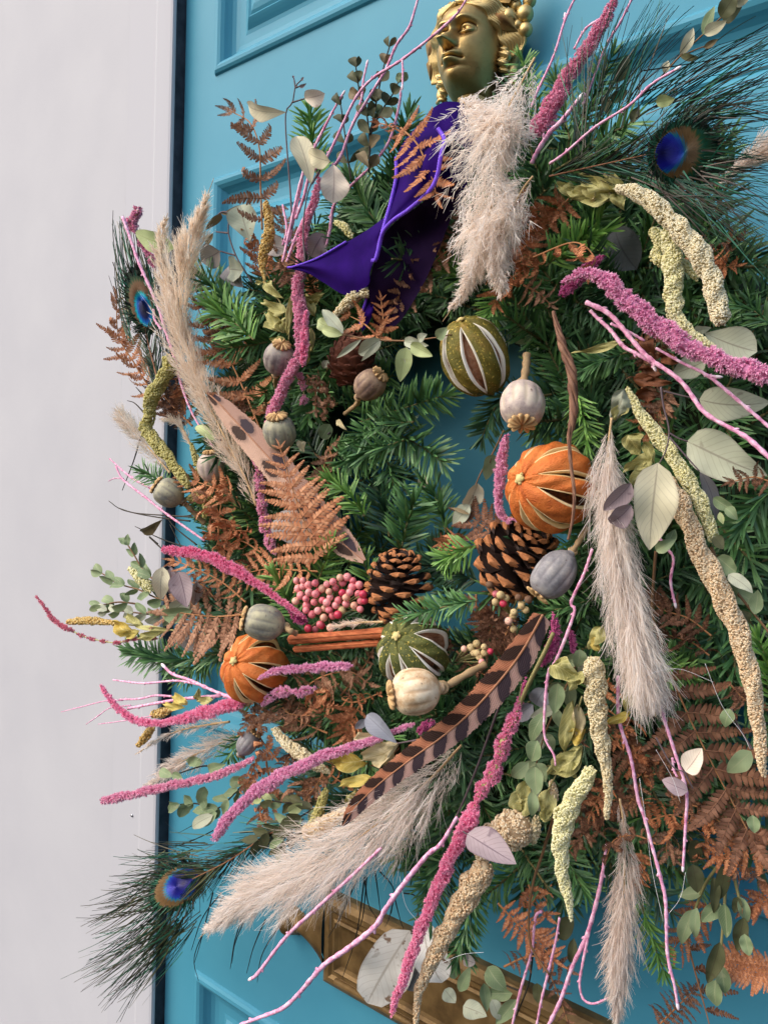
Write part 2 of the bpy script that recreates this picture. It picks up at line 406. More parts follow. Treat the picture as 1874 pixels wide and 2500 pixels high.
def kleaf(base, tip, w, lift):
    b, t = np.array(base), np.array(tip); d = t-b; s = np.array([-d[1], d[0], 0]); s = s/np.linalg.norm(s)*w
    g = G(); V = []
    for i in range(9):
        q = i/8; ww = math.sin(math.pi*min(1, q*.93+.05))**.8*(1+.18*math.cos(q*19))
        for k in (-1, -.5, 0, .5, 1): V.append(b+d*q+s*k*ww+np.array([0, 0, lift*math.sin(math.pi*q)-.05*abs(k)*ww+(.03 if k == 0 else 0)]))
    g.add(kloc(V), [grid_faces(9, 5)]); return g.build('vine_leaf', mt_brass, kn)
for a in (((.74, .72, .95), (1.22, .26, .62), .17, .14), ((-1.0, .55, .6), (-1.45, .02, .34), .24, .14), ((-1.0, .95, .62), (-1.5, .5, .36), .26, .14), ((.80, 1.0, .9), (1.35, 1.22, .5), .22, .15), ((.5, 1.3, .9), (.95, 1.62, .5), .22, .15), ((-.5, 1.2, .9), (-.95, 1.5, .5), .22, .15), ((-.9, .36, .5), (-1.02, -.02, .3), .14, .1)): kleaf(*a)
# scroll ornament at upper right
for c, r in (((1.35, 1.35, .5), .26), ((1.0, 1.38, .62), .2)):
    P = np.array([(c[0]+r*(1-q*.8)*math.cos(q*10), c[1]+r*(1-q*.8)*math.sin(q*10), c[2]+.12*q) for q in np.linspace(0, 1, 40)])
    g = G(); v, f = tube(kloc(P), np.linspace(.09, .05, 40)*HS, 8); g.add(v, f); g.build('scroll', mt_brass, kn)
# hanging fillets either side of the neck
for s, lx in ((-1, -1.06), (1, .96)):
    for kname, z0 in (('knot', -.52), ):
        g = G(); v, f = ICO2; g.add(kloc(v*np.array([.15, .17, .12])+np.array([lx, z0+.04, .38])), [f])
        v, f = tube(kloc([(lx-.15, z0-.12, .36), (lx, z0-.10, .46), (lx+.15, z0-.12, .36)]), .05*HS, 8); g.add(v, f); g.build(kname, mt_brass, kn)
    g = G(); V = []
    for i in range(14):
        q = i/13
        for k in range(13):
            u = k/12*2-1; V.append((lx+s*.05*q+u*(.09+.20*q), -.60-1.15*q, .34-.12*q+.07*math.cos(u*9)*q-.10*u*u))
    g.add(kloc(V), [grid_faces(14, 13)]); g.build('hanging_ribbon', mt_brass, kn)
    lock('ringlet', [(s*.80, -.02, .6), (s*.90, -.22, .62), (s*.84, -.42, .62), (s*.90, -.62, .5)], .12, .09, .06, 22)
# letter plate -------------------------------------------------------
lx0, lzt = U(779, 2245, .014)[0], U(824, 2200, .012)[2]
lzb = U(790, 2402, .010)[2]; lw = 2*(-.628*.5-lx0)*1.0; lx1 = lx0+lw
lp = thing('letter_plate', 'brown brass letter plate with scrolled ends under the wreath', 'letter plate', (lx0, 0, lzb))
def ring_plate(rects):
    V = []; 
    for x0, x1, z0, z1, h in rects: V += [(x0, -h, z0), (x1, -h, z0), (x1, -h, z1), (x0, -h, z1)]
    n = len(rects); return V, [grid_faces(n, 4, True), np.array([[(n-1)*4, (n-1)*4+1, (n-1)*4+2, (n-1)*4+3]])]
hh = lzt-lzb
def inset(a, h): return (lx0+a, lx1-a, lzb+a, lzt-a, h)
g = G(); v, f = ring_plate([inset(0, 0), inset(0, .006), inset(.0015, .009), inset(.006, .012), inset(.010, .0125), inset(.0125, .0105)]); g.add(v, f); g.build('plate', mt_plate, lp, smooth=False)
fx0, fx1, fz0, fz1 = lx0+.0155, lx1-.0155, lzb+hh*.22, lzt-hh*.20
g = G(); v, f = ring_plate([(fx0, fx1, fz0, fz1, .0100), (fx0, fx1, fz0, fz1, .0128), (fx0+.002, fx1-.002, fz0+.002, fz1-.002, .0140), (fx0+.005, fx1-.005, fz0+.004, fz1-.004, .0120), (fx0+.008, fx1-.008, fz0+.007, fz1-.007, .0112)])
g.add(v, f); g.build('flap', mt_plate, lp, smooth=False)
g = G(); v, f = tube([(fx0+.004, -.0135, fz0-.006), (fx1-.004, -.0135, fz0-.006)], .0026, 10); g.add(v, f); g.build('flap_lip', mt_plate, lp)
zc = U(705, 2262, .010)[2]
for s, xe in ((-1, lx0), (1, lx1)):
    g = G(); xf = abs(U(705, 2262, .010)[0]-lx0)
    sec = []
    for q in np.linspace(0, 1, 26):
        half = .5*hh*(1-.93*min(1, q*1.5)**.55)*(q < .62)+(.013*math.sqrt(max(0, 1-((q-.80)/.22)**2)) if q >= .56 else 0)
        half = max(half, .0055 if q < .95 else .001)
        sec.append((q, half))
    V = []
    for q, half in sec:
        for k in range(9):
            u = k/8*2-1; V.append((xe+s*(q*(xf+.013)-.001), -(.001+.011*math.sqrt(max(0, 1-u*u))), zc+(zc*0)+u*half+(.5*(lzt+lzb)-zc)*(1-q)))
    g.add(V, [grid_faces(26, 9)]); v, f = ICO2; g.add(v*np.array([.0075, .006, .0075])+np.array([xe+s*(xf+.002), -.011, zc]), [f]); g.build('scrolled_end', mt_plate, lp)
# ================================================================== plant generators
def leafmat(name, c0, c1, rib, vein=0.0, transl=.12, rough=.62, spots=None, ns=70):
    m = Mat(name, rough, .28); s = m.attr('s'); t = m.attr('t')
    oi = m.n('ShaderNodeObjectInfo').outputs['Random']
    f = m.math('ADD', m.math('MULTIPLY', m.noise(ns, 4, .6), .6), m.math('MULTIPLY', oi, .4))
    c = m.ramp(f, [(c0, .25), (c1, .75)])
    ab = m.math('ABSOLUTE', s); line = m.sstep(ab, .07, .02)
    c = m.mix(m.math('MULTIPLY', line, .75), c, rib)
    c = m.mix(m.math('MULTIPLY', m.sstep(m.noise(22, 4, .6), .48, .72), .32), c, rib)
    c = m.mix(m.math('MULTIPLY', m.sstep(ab, .86, 1.0), .5), c, rib)
    vein = vein or .28
    if vein:
        w = m.math('SINE', m.math('MULTIPLY', m.math('SUBTRACT', t, m.math('MULTIPLY', ab, .28)), 62.0)); c = m.mix(m.math('MULTIPLY', m.sstep(w, .80, .98), vein), c, rib)
    c = m.mix(m.math('MULTIPLY', m.sstep(m.noise(110, 3), .63, .70), .6), c, rib)
    if spots: c = m.mix(m.sstep(m.noise(160, 2), .62, .70), c, spots)
    m.col(c); m.bump(m.noise(300, 4), .0003, .3)
    if transl: m.translucent(transl)
    return m.m
def vary(name, lo, mid, hi, tip=None, rough=.6, spec=.3, transl=0, along='t', lo_t=.45):
    """per-island variation with an optional different colour towards t=1"""
    m = Mat(name, rough, spec); oi = m.n('ShaderNodeObjectInfo').outputs['Random']
    f = m.math('ADD', m.math('MULTIPLY', m.island(), .7), m.math('MULTIPLY', oi, .3))
    c = m.ramp(f, [(lo, .1), (mid, .5), (hi, .9)])
    if tip: c = m.mix(m.sstep(m.attr(along), lo_t, 1.0), c, tip)
    m.col(c)
    if transl: m.translucent(transl)
    return m.m
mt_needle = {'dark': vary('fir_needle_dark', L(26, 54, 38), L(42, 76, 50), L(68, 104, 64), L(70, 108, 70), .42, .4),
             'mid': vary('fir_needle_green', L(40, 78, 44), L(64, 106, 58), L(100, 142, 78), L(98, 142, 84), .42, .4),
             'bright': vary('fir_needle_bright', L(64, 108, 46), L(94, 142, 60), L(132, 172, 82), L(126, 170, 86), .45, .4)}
mt_firstem = simple('fir_twig_bark', [L(86, 84, 52), L(116, 108, 68)], 200, .8)
def fernmat(name, a, b, c, tip): return vary(name, a, b, c, tip, .68, .2, .12)
mt_fern = {'orange': fernmat('bracken_orange', L(174, 112, 76), L(202, 140, 100), L(220, 164, 124), L(166, 104, 70)),
           'rust': fernmat('bracken_rust', L(154, 96, 64), L(184, 120, 82), L(204, 144, 104), L(146, 90, 60)),
           'brown': fernmat('bracken_brown', L(130, 92, 70), L(160, 118, 92), L(182, 140, 112), L(120, 84, 64)),
           'dark': fernmat('bracken_dark', L(98, 66, 50), L(126, 88, 66), L(150, 108, 84), L(92, 62, 46))}
mt_rachis = simple('bracken_stalk', [L(150, 100, 62), L(184, 132, 88)], 200, .7)
# ---- fir sprig ----------------------------------------------------------------
NT = np.array([(-.5, 0, 0), (.5, 0, 0), (-.55, .5, .03), (.55, .5, .03), (-.45, .82, .0), (.45, .82, .0), (0, 1, -.03)], float)
NF = [np.array([(0, 1, 3, 2), (2, 3, 5, 4)]), np.array([(4, 5, 6)])]
NTT = NT[:, 1]
def fir_geo(g, path, d, nl=56, dens=1.0, seed=0, spread=1.0, sg=None, mi=0):
    r = np.random.default_rng(seed)
    P, W, T = px_path(path, 60, d); sc = np.mean([SC(p[0], p[1], p[3] if len(p) > 3 else d) for p in path])
    length = np.sum(np.linalg.norm(np.diff(P, axis=0), axis=1)); S, N = frames(P, T)
    k = int(length/sc/2.2*dens)+8
    u = np.sort(r.random(k)); u = .02+.98*u**.92; idx = np.clip((u*59).astype(int), 0, 59)
    side = np.where(np.arange(k) % 2 == 0, 1.0, -1.0); upn = r.random(k) < .34
    ang = np.radians(np.where(u > .93, r.uniform(8, 40, k), r.uniform(44, 66, k)))*spread
    lift = np.where(upn, r.uniform(.5, 1.3, k), r.uniform(-.12, .35, k))
    sd = side*np.where(upn, r.uniform(-.2, .7, k), 1)
    dirv = nrm(T[idx]*np.cos(ang)[:, None]+(S[idx]*sd[:, None]+N[idx]*lift[:, None])*np.sin(ang)[:, None]+r.normal(0, .07, (k, 3)))
    ln = nl*sc*r.uniform(.72, 1.1, k)*np.where(u > .9, .78, 1)*np.clip(.6+u*3, 0, 1)
    nn = nrm(N[idx]+r.normal(0, .35, (k, 3))); xx = nrm(np.cross(dirv, nn)); zz = np.cross(xx, dirv)
    wd = nl*sc*.074
    M = np.stack([xx*wd, dirv*ln[:, None], zz*ln[:, None]], -1)
    V, F = inst(NT, NF, M, P[idx]); g.add(V, F, mi, t=np.tile(NTT, k))
    if sg is not None:
        v, f = tube(P, np.linspace(2.6, 1.3, 60)*sc, 5); sg.add(v, f)
_fs = [0]
def fir(label, path, d, tone='mid', nl=56, dens=1.0, group='fir sprigs in the wreath'):
    _fs[0] += 1
    o = thing('fir_sprig', label, 'fir sprig', U(path[0][0], path[0][1], d), group)
    path = [(p[0], p[1], 1)+((p[2],) if len(p) > 2 else ()) for p in path]
    g, s = G(), G(); fir_geo(g, path, d, nl, dens, _fs[0], 1, s)
    s.build('stem', mt_firstem, o); g.build('needles', mt_needle[tone], o, kind='stuff')
    return o
# ---- bracken -----------------------------------------------------------------
def pinna_mesh(name, mat, n=13, curl=0.0, seed=0, wid=.26, bend=.1):
    r = np.random.default_rng(seed); g = G()
    xs = np.linspace(0, 1, 24)
    def warp(V):    # curl the whole pinna out of its plane, and sideways
        V = V.copy(); x = V[:, 0].copy(); a = curl*x*2.2; 
        if abs(curl) > 1e-3:
            R = 1/(curl*2.2); xx = R*np.sin(a); zz = R*(1-np.cos(a)); V[:, 0] = xx-V[:, 2]*np.sin(a); V[:, 2] = zz+V[:, 2]*np.cos(a)
        V[:, 1] += -bend*x**2
        return V
    C = np.stack([xs, 0*xs, 0*xs], 1); v, f = tube(C, np.linspace(.014, .006, 24), 4); g.add(warp(v), f, 0, t=np.zeros(len(v)))
    for i in range(n):
        x = .05+.92*i/(n-1); L0 = wid*(1-.80*x**1.6)*(.75+.25*min(1, i/2))*r.uniform(.85, 1.1)
        for sgn in (-1, 1):
            a = math.radians(r.uniform(56, 70)); w = .92/n*.46
            tt = np.array([0, .3, .62, .88, 1.0]); ww = np.array([1.0, 1.02, .92, .62, .12])*w
            dx, dy = math.cos(a), math.sin(a)*sgn; cz = r.uniform(-.35, .15)+curl*.3; tw = r.uniform(-.3, .3)
            V = []
            for q, h in zip(tt, ww):
                for k in (-1, 0, 1):
                    V.append((x+dx*q*L0+k*h*abs(dy), dy*q*L0-k*h*dx*sgn, cz*L0*q*q+(.18*h if k == 0 else -.1*h)+k*tw*h))
            V = np.array(V); g.add(warp(V), [grid_faces(5, 3)], 0, t=np.repeat(tt, 3))
    return g.mesh(name, mat)
PINNA = {}
def pinna(tone, curl, k):
    key = (tone, round(curl, 1), k % 3)
    if key not in PINNA: PINNA[key] = pinna_mesh('pinna', mt_fern[tone], 13 if k % 2 else 12, curl*(.8+.3*(k % 3)), hash(str(key)) % 1000 if False else int(curl*10)+7*(k % 3), .175+.015*(k % 3), (.10, .18, .05)[k % 3])
    return PINNA[key]
def fern(label, path, d, tone='orange', n=9, curl=0.0, ang=68, messy=.12, t0=.12, group='dried bracken fronds in the wreath', tilt=0.0, sides=(1, -1), seed=None):
    """path: (px,py,pinna length px[,d])"""
    _fs[0] += 1; r = np.random.default_rng(seed or _fs[0])
    P, W, T = px_path(path, 80, d); S, N = frames(P, T)
    o = thing('bracken_frond', label, 'dried fern', P[0], group)
    sc = SC(path[0][0], path[0][1], d); g = G(); v, f = tube(P, np.linspace(2.8, 1.3, 80)*sc, 5); g.add(v, f); g.build('stalk', mt_rachis, o)
    for i in range(n):
        u = t0+(.97-t0)*i/(n-1 if n > 1 else 1)
        for sgn in sides:
            q = min(79, int(79*(u+r.uniform(-.012, .012)))); a = math.radians(ang*(1-.35*u)+r.normal(0, 60*messy))
            z = r.normal(tilt, messy*2.2); Ld = W[q]*r.uniform(.85, 1.12)
            dx = nrm(T[q]*math.cos(a)+(S[q]*sgn+N[q]*z*.6)*math.sin(a)); nn = nrm(N[q]+r.normal(0, messy*2, 3)); y = nrm(np.cross(nn, dx)); y = y*sgn; zz = np.cross(dx, y)*sgn
            obj_at('pinna', pinna(tone, curl+abs(r.normal(0, messy)) if curl else 0.0, i+(sgn > 0)), o, np.stack([dx, y, zz], 1)*Ld, P[q]+N[q]*.0006)
    obj_at('pinna', pinna(tone, curl, 1), o, np.stack([T[-1], S[-1], N[-1]], 1)*W[-1]*1.1, P[-1])
    return o
# ---- amaranth ------------------------------------------------------------------
def star_floret(k=5):
    V, F = [], []
    for i in range(k):
        th = 2.4*i; tilt = .35+.5*((i*.37) % 1); dx = nrm(np.array([math.cos(th)*tilt, math.sin(th)*tilt, 1])); b = basis(dx); n0 = len(V)
        for j in range(3): V.append(b@np.array([.26*math.cos(j*2.09), .26*math.sin(j*2.09), 0])+dx*.2)
        V.append(dx); F += [(n0, n0+1, n0+3), (n0+1, n0+2, n0+3), (n0+2, n0, n0+3)]
    return np.array(V), np.array(F)
STAR = star_floret(4); BEAD = ICO0
def ammat(name, lo, mid, hi, tip=None): return vary(name, lo, mid, hi, tip, .7, .15, .40, lo_t=.22)
mt_am = {'pink': ammat('amaranth_pink', L(216, 124, 164), L(238, 160, 194), L(250, 198, 220), L(252, 214, 230)),
         'hot': ammat('amaranth_hot_pink', L(234, 106, 158), L(248, 144, 186), L(252, 182, 212), L(252, 204, 226)),
         'magenta': ammat('amaranth_magenta', L(182, 66, 132), L(214, 98, 164), L(234, 140, 190), L(236, 152, 198)),
         'mauve': ammat('amaranth_mauve', L(222, 134, 186), L(242, 170, 208), L(250, 204, 228), L(252, 218, 236)),
         'faded': ammat('amaranth_faded_rose', L(210, 112, 134), L(226, 138, 158), L(236, 166, 180), L(232, 156, 174)),
         'beige': ammat('amaranth_beige', L(226, 208, 164), L(244, 234, 200), L(250, 246, 224)),
         'tan': ammat('amaranth_tan', L(226, 192, 150), L(242, 222, 186), L(250, 240, 216)),
         'cream': ammat('amaranth_cream', L(226, 220, 158), L(244, 240, 194), L(250, 248, 218)),
         'olive': ammat('amaranth_olive', L(184, 176, 104), L(216, 208, 138), L(232, 226, 168)),
         'ochre': ammat('amaranth_ochre', L(206, 168, 90), L(230, 200, 124), L(240, 220, 164))}
mt_amstem = simple('amaranth_stem', [L(150, 150, 96), L(186, 182, 130)], 200, .7)
def amaranth(label, path, d, tone='pink', clumps=None, size=None, dens=1.0, lump=.15, group=None, stem=None):
    """path: (px,py,width px[,d]); clumps: list of (t, half extent) where florets sit, else all along"""
    _fs[0] += 1; r = np.random.default_rng(_fs[0]*13); pink = tone in ('pink', 'hot', 'magenta', 'mauve', 'faded')
    if group is None: group = 'pink amaranth tassels' if pink else 'cream amaranth tassels'
    n = 160; P, W, T = px_path(path, n, d); S, N = frames(P, T); sc = np.mean([SC(p[0], p[1], p[3] if len(p) > 3 else d) for p in path])
    o = thing('amaranth_tassel', label, 'amaranth', P[0], group)
    u = np.linspace(0, 1, n); seg = np.linalg.norm(np.diff(P, axis=0), axis=1); cum = np.concatenate([[0], np.cumsum(seg)]); length = cum[-1]
    prof = np.ones(n); ph = r.uniform(0, 6, 5)
    wob = sum(np.sin(cum/sc/(14+9*i)*1.0+ph[i]) for i in range(4))/4
    prof = 1+lump*wob
    if clumps:
        m = np.zeros(n)
        for c in clumps: m = np.maximum(m, np.exp(-np.abs((u-c[0])/c[1])**3))
        prof = prof*m; prof[prof < .12] = 0
    endr = np.clip(np.minimum(cum, length-cum)/(W*.5)*1.2+.25, 0, 1)**.5
    fs = (size or (7.2 if pink else 5.3))*sc; R = np.maximum(.47*W-(.42 if pink else .2)*fs, .3*W)*prof*endr*(1 if clumps else (.55+.45*np.clip(u/.5, 0, 1)**.8 if W[0] < W[-1] else .55+.45*np.clip((1-u)/.5, 0, 1)**.8))
    g = G(); core = np.maximum(R*(1 if pink else .86)-fs*(1.0 if pink else .5), 1.6*sc*(1 if clumps or stem else .6)); v, f = tube(P, core, 7)
    g.add(v, f); g.build('stem', mt_amstem if clumps or stem else mt_am[tone], o)
    area = np.concatenate([[0], np.cumsum(seg*2*np.pi*.5*(R[1:]+R[:-1]))]); k = int(area[-1]/(fs*fs)*(2.3 if pink else 2.1)*dens)
    k = min(k, 7500); q = r.random(k)*area[-1]; ii = np.clip(np.searchsorted(area, q), 1, n-1); th = r.uniform(0, 2*np.pi, k)
    rad = S[ii]*np.cos(th)[:, None]+N[ii]*np.sin(th)[:, None]
    pos = P[ii]+rad*(R[ii]*(.90+.10*np.sin(th*3+ii*.35)+(.14 if pink else .09)*np.sin(th+ii*.23+ph[1])+(.10*r.normal(0, 1, k) if pink else 0)))[:, None]+T[ii]*r.normal(0, fs*.4, k)[:, None]
    if pink:
        z = nrm(rad+T[ii]*r.uniform(-.1, .7, k)[:, None]+r.normal(0, .3, (k, 3))); pos = pos-rad*fs*.55
    else: z = nrm(rad+r.normal(0, .3, (k, 3)))
    x = nrm(np.cross(z, r.normal(0, 1, (k, 3)))); y = np.cross(z, x); s = fs*r.uniform(.75, 1.25, k) if pink else .5*fs*r.uniform(.7, 1.3, k)
    M = np.stack([x, y, z], -1)*s[:, None, None]; tv, tf = STAR if pink else BEAD
    V, F = inst(tv, tf, M, pos); g = G(); g.add(V, F, 0, t=np.tile(np.clip(tv[:, 2], 0, 1)*(1 if pink else .6), k)); g.build('florets', mt_am[tone], o, smooth=not pink, kind='stuff')
    return o
# ---- pampas --------------------------------------------------------------------
def pmmat(name, a, b, c): return vary(name, a, b, c, None, .8, .1, .58)
mt_pm = {'cream': pmmat('pampas_cream', L(240, 222, 206), L(250, 240, 230), L(252, 249, 245)),
         'tan': pmmat('pampas_tan', L(232, 210, 184), L(246, 232, 214), L(250, 243, 234)),
         'grey': pmmat('pampas_grey', L(226, 210, 198), L(244, 234, 225), L(250, 246, 242)),
         'pale': pmmat('pampas_pale', L(226, 212, 198), L(238, 228, 216), L(246, 240, 232))}
mt_pmstem = simple('pampas_stalk', [L(186, 154, 108), L(214, 184, 140)], 200, .7)
def hairs(g, P0, D0, Ln, curlv, w, r, seg=5):
    """ribbon hairs: roots P0, start directions D0, lengths, drift vectors"""
    k = len(P0); u = np.linspace(0, 1, seg)
    C = P0[:, None]+D0[:, None]*(Ln[:, None, None]*u[None, :, None])+curlv[:, None]*(Ln[:, None, None]*(u**2)[None, :, None])
    T = nrm(np.gradient(C, axis=1)); a = r.normal(0, 1, (k, 3))[:, None]; sd = nrm(np.cross(T, np.broadcast_to(a, T.shape)))
    wd = (w*(1-.6*u))[None, :, None]*.5 if np.isscalar(w) else w[:, None, None]*(1-.6*u)[None, :, None]*.5
    V = np.stack([C-sd*wd, C+sd*wd], 2).reshape(-1, 3)
    base = (np.arange(k)*seg*2)[:, None, None]; F = (grid_faces(seg, 2)[None]+base).reshape(-1, 4)
    g.add(V, [F], 0, t=np.tile(np.repeat(u, 2), k))
def pampas(label, path, d, tone='cream', nb=130, nh=22, hl=.55, open_=.55, fuzz=.25, droop=0.0, width=1.5, extra=(), group='pampas grass plumes'):
    """path from root to tip: (px,py,full width px)"""
    _fs[0] += 1; r = np.random.default_rng(_fs[0]*17)
    o = None; g = G(); sg = G()
    for pth in (path, *extra):
        P, W, T = px_path(pth, 100, d); S, N = frames(P, T); sc = SC(pth[0][0], pth[0][1], d); length = np.sum(np.linalg.norm(np.diff(P, axis=0), axis=1))
        if o is None: o = thing('pampas_plume', label, 'pampas grass', P[0], group)
        nbk = int(nb*(1 if pth is path else .5)); v, f = tube(P, np.linspace(3.2, .8, 100)*sc, 5); sg.add(v, f)
        for b in range(nbk):
            u0 = r.random()**.9*.94; q = int(u0*99); th = r.uniform(0, 2*np.pi); rad = S[q]*math.cos(th)+N[q]*math.sin(th)
            reach = .62*W[min(99, q+10)]*r.uniform(.4, 1.1); bl = max(reach*1.7, 10*sc)
            d0 = nrm(T[q]*(1-.35*open_)+rad*open_*r.uniform(.5, 1.2)); drift = -rad*.22+T[q]*.35+np.array([0, 0, -droop])
            uu = np.sqrt(r.random(nh)); C = P[q]+d0*(bl*uu)[:, None]+drift*(bl*uu*uu)[:, None]*.6
            hd = nrm(d0+drift*uu[:, None]+rad*r.uniform(-.1, .5, nh)[:, None]+r.normal(0, fuzz, (nh, 3)))
            hairs(g, C, hd, hl*W[q].clip(18*sc)*.5*r.uniform(.5, 1.3, nh), T[q]*.25+r.normal(0, .22, (nh, 3))+np.array([0, 0, -droop*.6]), width*sc*r.uniform(.6, 1.3, nh), r, 5)
    sg.build('stalk', mt_pmstem, o); g.build('hairs', mt_pm[tone], o, kind='stuff')
    return o
# ---- leaves -------------------------------------------------------------------
def outline(shape, t):
    if shape == 'round': return np.sqrt(np.clip(1-(2*t-1)**2, 0, 1))*(.98+.06*t)
    if shape == 'obov': return np.sin(np.pi*np.clip(t**1.45, 0, 1))**.62
    if shape == 'ovate': return np.sin(np.pi*np.clip(t**.72, 0, 1))**.75
    if shape == 'lance': return np.sin(np.pi*t**.85)**.95
    return np.sin(np.pi*t)
def leaf_geo(g, b, t, w, d, shape='ovate', roll=0.0, fold=.15, bend=.12, d2=None, wavy=0.0, nt=12, ns=7, seed=0, mi=0, crumple=0.0):
    B = U(b[0], b[1], d); E = U(t[0], t[1], d if d2 is None else d2); ax = E-B; Ln = np.linalg.norm(ax); ax = ax/Ln
    V = toward((B+E)/2); s = nrm(np.cross(ax, V)); n = np.cross(s, ax); c, sn = math.cos(roll), math.sin(roll); s, n = s*c+n*sn, n*c-s*sn
    W = .5*w*SC(b[0], b[1], d); r = np.random.default_rng(seed+1); ph = r.uniform(0, 6, 6)
    tt = np.linspace(0, 1, nt); ss = np.linspace(-1, 1, ns); tg, sg_ = np.meshgrid(tt, ss, indexing='ij'); o = np.maximum(outline(shape, tg), .02)
    sg_ = sg_+0; asym = 1+.08*np.sin(tg*5+ph[4])*sg_
    h = fold*np.abs(sg_)**1.4*o*W+bend*Ln*(4*tg*(1-tg))*.5+wavy*W*np.sin(tg*11+ph[0])*np.abs(sg_)*o
    lat = sg_*o*W*asym+W*.10*np.sin(tg*3.1+ph[2])*(tg)
    if crumple:
        h = h+crumple*W*(np.sin(tg*7+ph[1]+sg_*2)+.6*np.sin(sg_*5+ph[2]+tg*5)+.4*np.sin(tg*15+ph[3]-sg_*6)); lat = lat*(1-.25*crumple*(1+np.sin(tg*9+ph[4])))+crumple*W*.35*np.sin(tg*6+ph[5])
    X = B+ax*(Ln*tg)[..., None]+s*lat[..., None]+n*h[..., None]
    th = n*(.00025)
    g.add(X.reshape(-1, 3), [grid_faces(nt, ns)], mi, t=tg.ravel(), s=sg_.ravel())
MESHC = {}
mt_leaf = {'sage': leafmat('eucalyptus_sage', L(160, 168, 146), L(190, 194, 170), L(134, 130, 116)),
           'beige': leafmat('eucalyptus_beige', L(222, 206, 184), L(236, 224, 206), L(176, 150, 138)),
           'khaki': leafmat('eucalyptus_khaki', L(200, 194, 160), L(220, 212, 182), L(156, 146, 126)),
           'grey': leafmat('eucalyptus_grey', L(148, 142, 138), L(174, 166, 160), L(112, 98, 104)),
           'mauve': leafmat('eucalyptus_mauve', L(142, 126, 132), L(172, 156, 158), L(100, 80, 92)),
           'blue': leafmat('eucalyptus_blue_grey', L(132, 136, 146), L(162, 164, 172), L(110, 110, 122)),
           'green': leafmat('eucalyptus_green', L(104, 124, 88), L(140, 158, 118), L(158, 164, 128)),
           'grey_shaded': leafmat('eucalyptus_grey_shaded', L(66, 74, 74), L(88, 94, 92), L(54, 58, 60)),  # grey leaf lying in shade: the shade is put into its colour
           'olive': leafmat('eucalyptus_dark_olive', L(62, 68, 44), L(96, 98, 66), L(70, 66, 46)),
           'brown': leafmat('eucalyptus_olive_brown', L(104, 92, 66), L(132, 116, 84), L(86, 70, 52)),
           'lime': leafmat('eucalyptus_pale_green', L(158, 172, 118), L(184, 194, 142), L(140, 146, 96)),
           'pale': leafmat('honesty_pale_grey', L(226, 223, 214), L(240, 237, 229), L(180, 170, 156), 0, .1, .6, L(140, 116, 96), 40),
           'dry': leafmat('dried_leaf_olive', L(146, 142, 82), L(188, 182, 118), L(206, 200, 142), .7, .2),
           'yellow': leafmat('dried_leaf_yellow', L(190, 160, 66), L(208, 192, 104), L(224, 210, 140), .5, .25),
           'cream': leafmat('dried_leaf_cream', L(196, 182, 140), L(220, 206, 168), L(180, 162, 120), .4, .2),
           'rustleaf': leafmat('dried_leaf_brown', L(104, 62, 40), L(146, 92, 60), L(90, 54, 36), .3, .1)}
mt_twig = {'grey': simple('twig_grey_purple', [L(72, 60, 66), L(110, 96, 98)], 200, .7), 'brown': simple('twig_brown', [L(96, 70, 48), L(140, 106, 74)], 200, .7),
           'dark': simple('twig_dark', [L(34, 32, 28), L(66, 58, 46)], 200, .7), 'green': simple('twig_green', [L(128, 124, 78), L(164, 156, 108)], 200, .7)}
def sprig(label, stems, leaves, d, cat='eucalyptus', name='eucalyptus_sprig', twig='grey', group=None, sw=5):
    """stems: list of px polylines [(x,y[,d])...]; leaves: (bx,by,tx,ty,w,tone[,shape[,opts]])"""
    first = stems[0][0] if stems else leaves[0]
    o = thing(name, label, cat, U(first[0], first[1], d), group)
    if stems:
        g = G()
        for st in stems:
            pts = [(p[0], p[1], sw)+((p[2],) if len(p) > 2 else (d,)) for p in st]
            P, W, T = px_path(pts, 30, d); v, f = tube(P, np.linspace(.5, .32, 30)*W, 6); g.add(v, f)
        g.build('stem', mt_twig[twig], o)
    for i, lf in enumerate(leaves):
        bx, by, tx, ty, w, tone = lf[:6]; shape = lf[6] if len(lf) > 6 else 'ovate'; op = dict(lf[7]) if len(lf) > 7 else {}
        g = G(); r = random.Random(bx*7+by); op.setdefault('roll', r.uniform(-.35, .35)); op.setdefault('bend', r.uniform(-.16, .38)); op.setdefault('fold', r.uniform(.1, .55)); op.setdefault('wavy', r.uniform(.05, .2))
        dd = op.pop('d', d+.002*(i % 5)); leaf_geo(g, (bx, by), (tx, ty), w, dd, shape, seed=i, **op)
        me = g.build('leaf', mt_leaf[tone], o)
    return o
def leafpairs(stem, n, size, w, tone, d, t0=.1, shape='ovate', ang=55, seed=1, jitter=.2, alt=False):
    """list of leaf tuples along a px stem (for small-leaved sprigs)"""
    r = random.Random(seed); pts = np.array([p[:2] for p in stem], float); Q = spline(np.c_[pts, np.zeros(len(pts))], 60)[:, :2]; out = []
    for i in range(n):
        u = t0+(1-t0)*i/max(1, n-1); q = min(59, int(u*59)); T = Q[min(59, q+2)]-Q[max(0, q-2)]; a0 = math.atan2(T[1], T[0])
        for s in ((1, -1) if not alt else ((1,) if i % 2 else (-1,))):
            a = a0+s*math.radians(ang*r.uniform(.6, 1.25)*(1-.45*u)); l = size*r.uniform(.8, 1.15)*(1-.25*u)
            out.append((Q[q][0], Q[q][1], Q[q][0]+l*math.cos(a), Q[q][1]+l*math.sin(a), w*r.uniform(.75, 1.15)*(1-.2*u), tone if isinstance(tone, str) else r.choice(tone), shape,
                        {'roll': r.uniform(-.8, .8), 'd': d+r.uniform(-.006, .006)}))
    return out
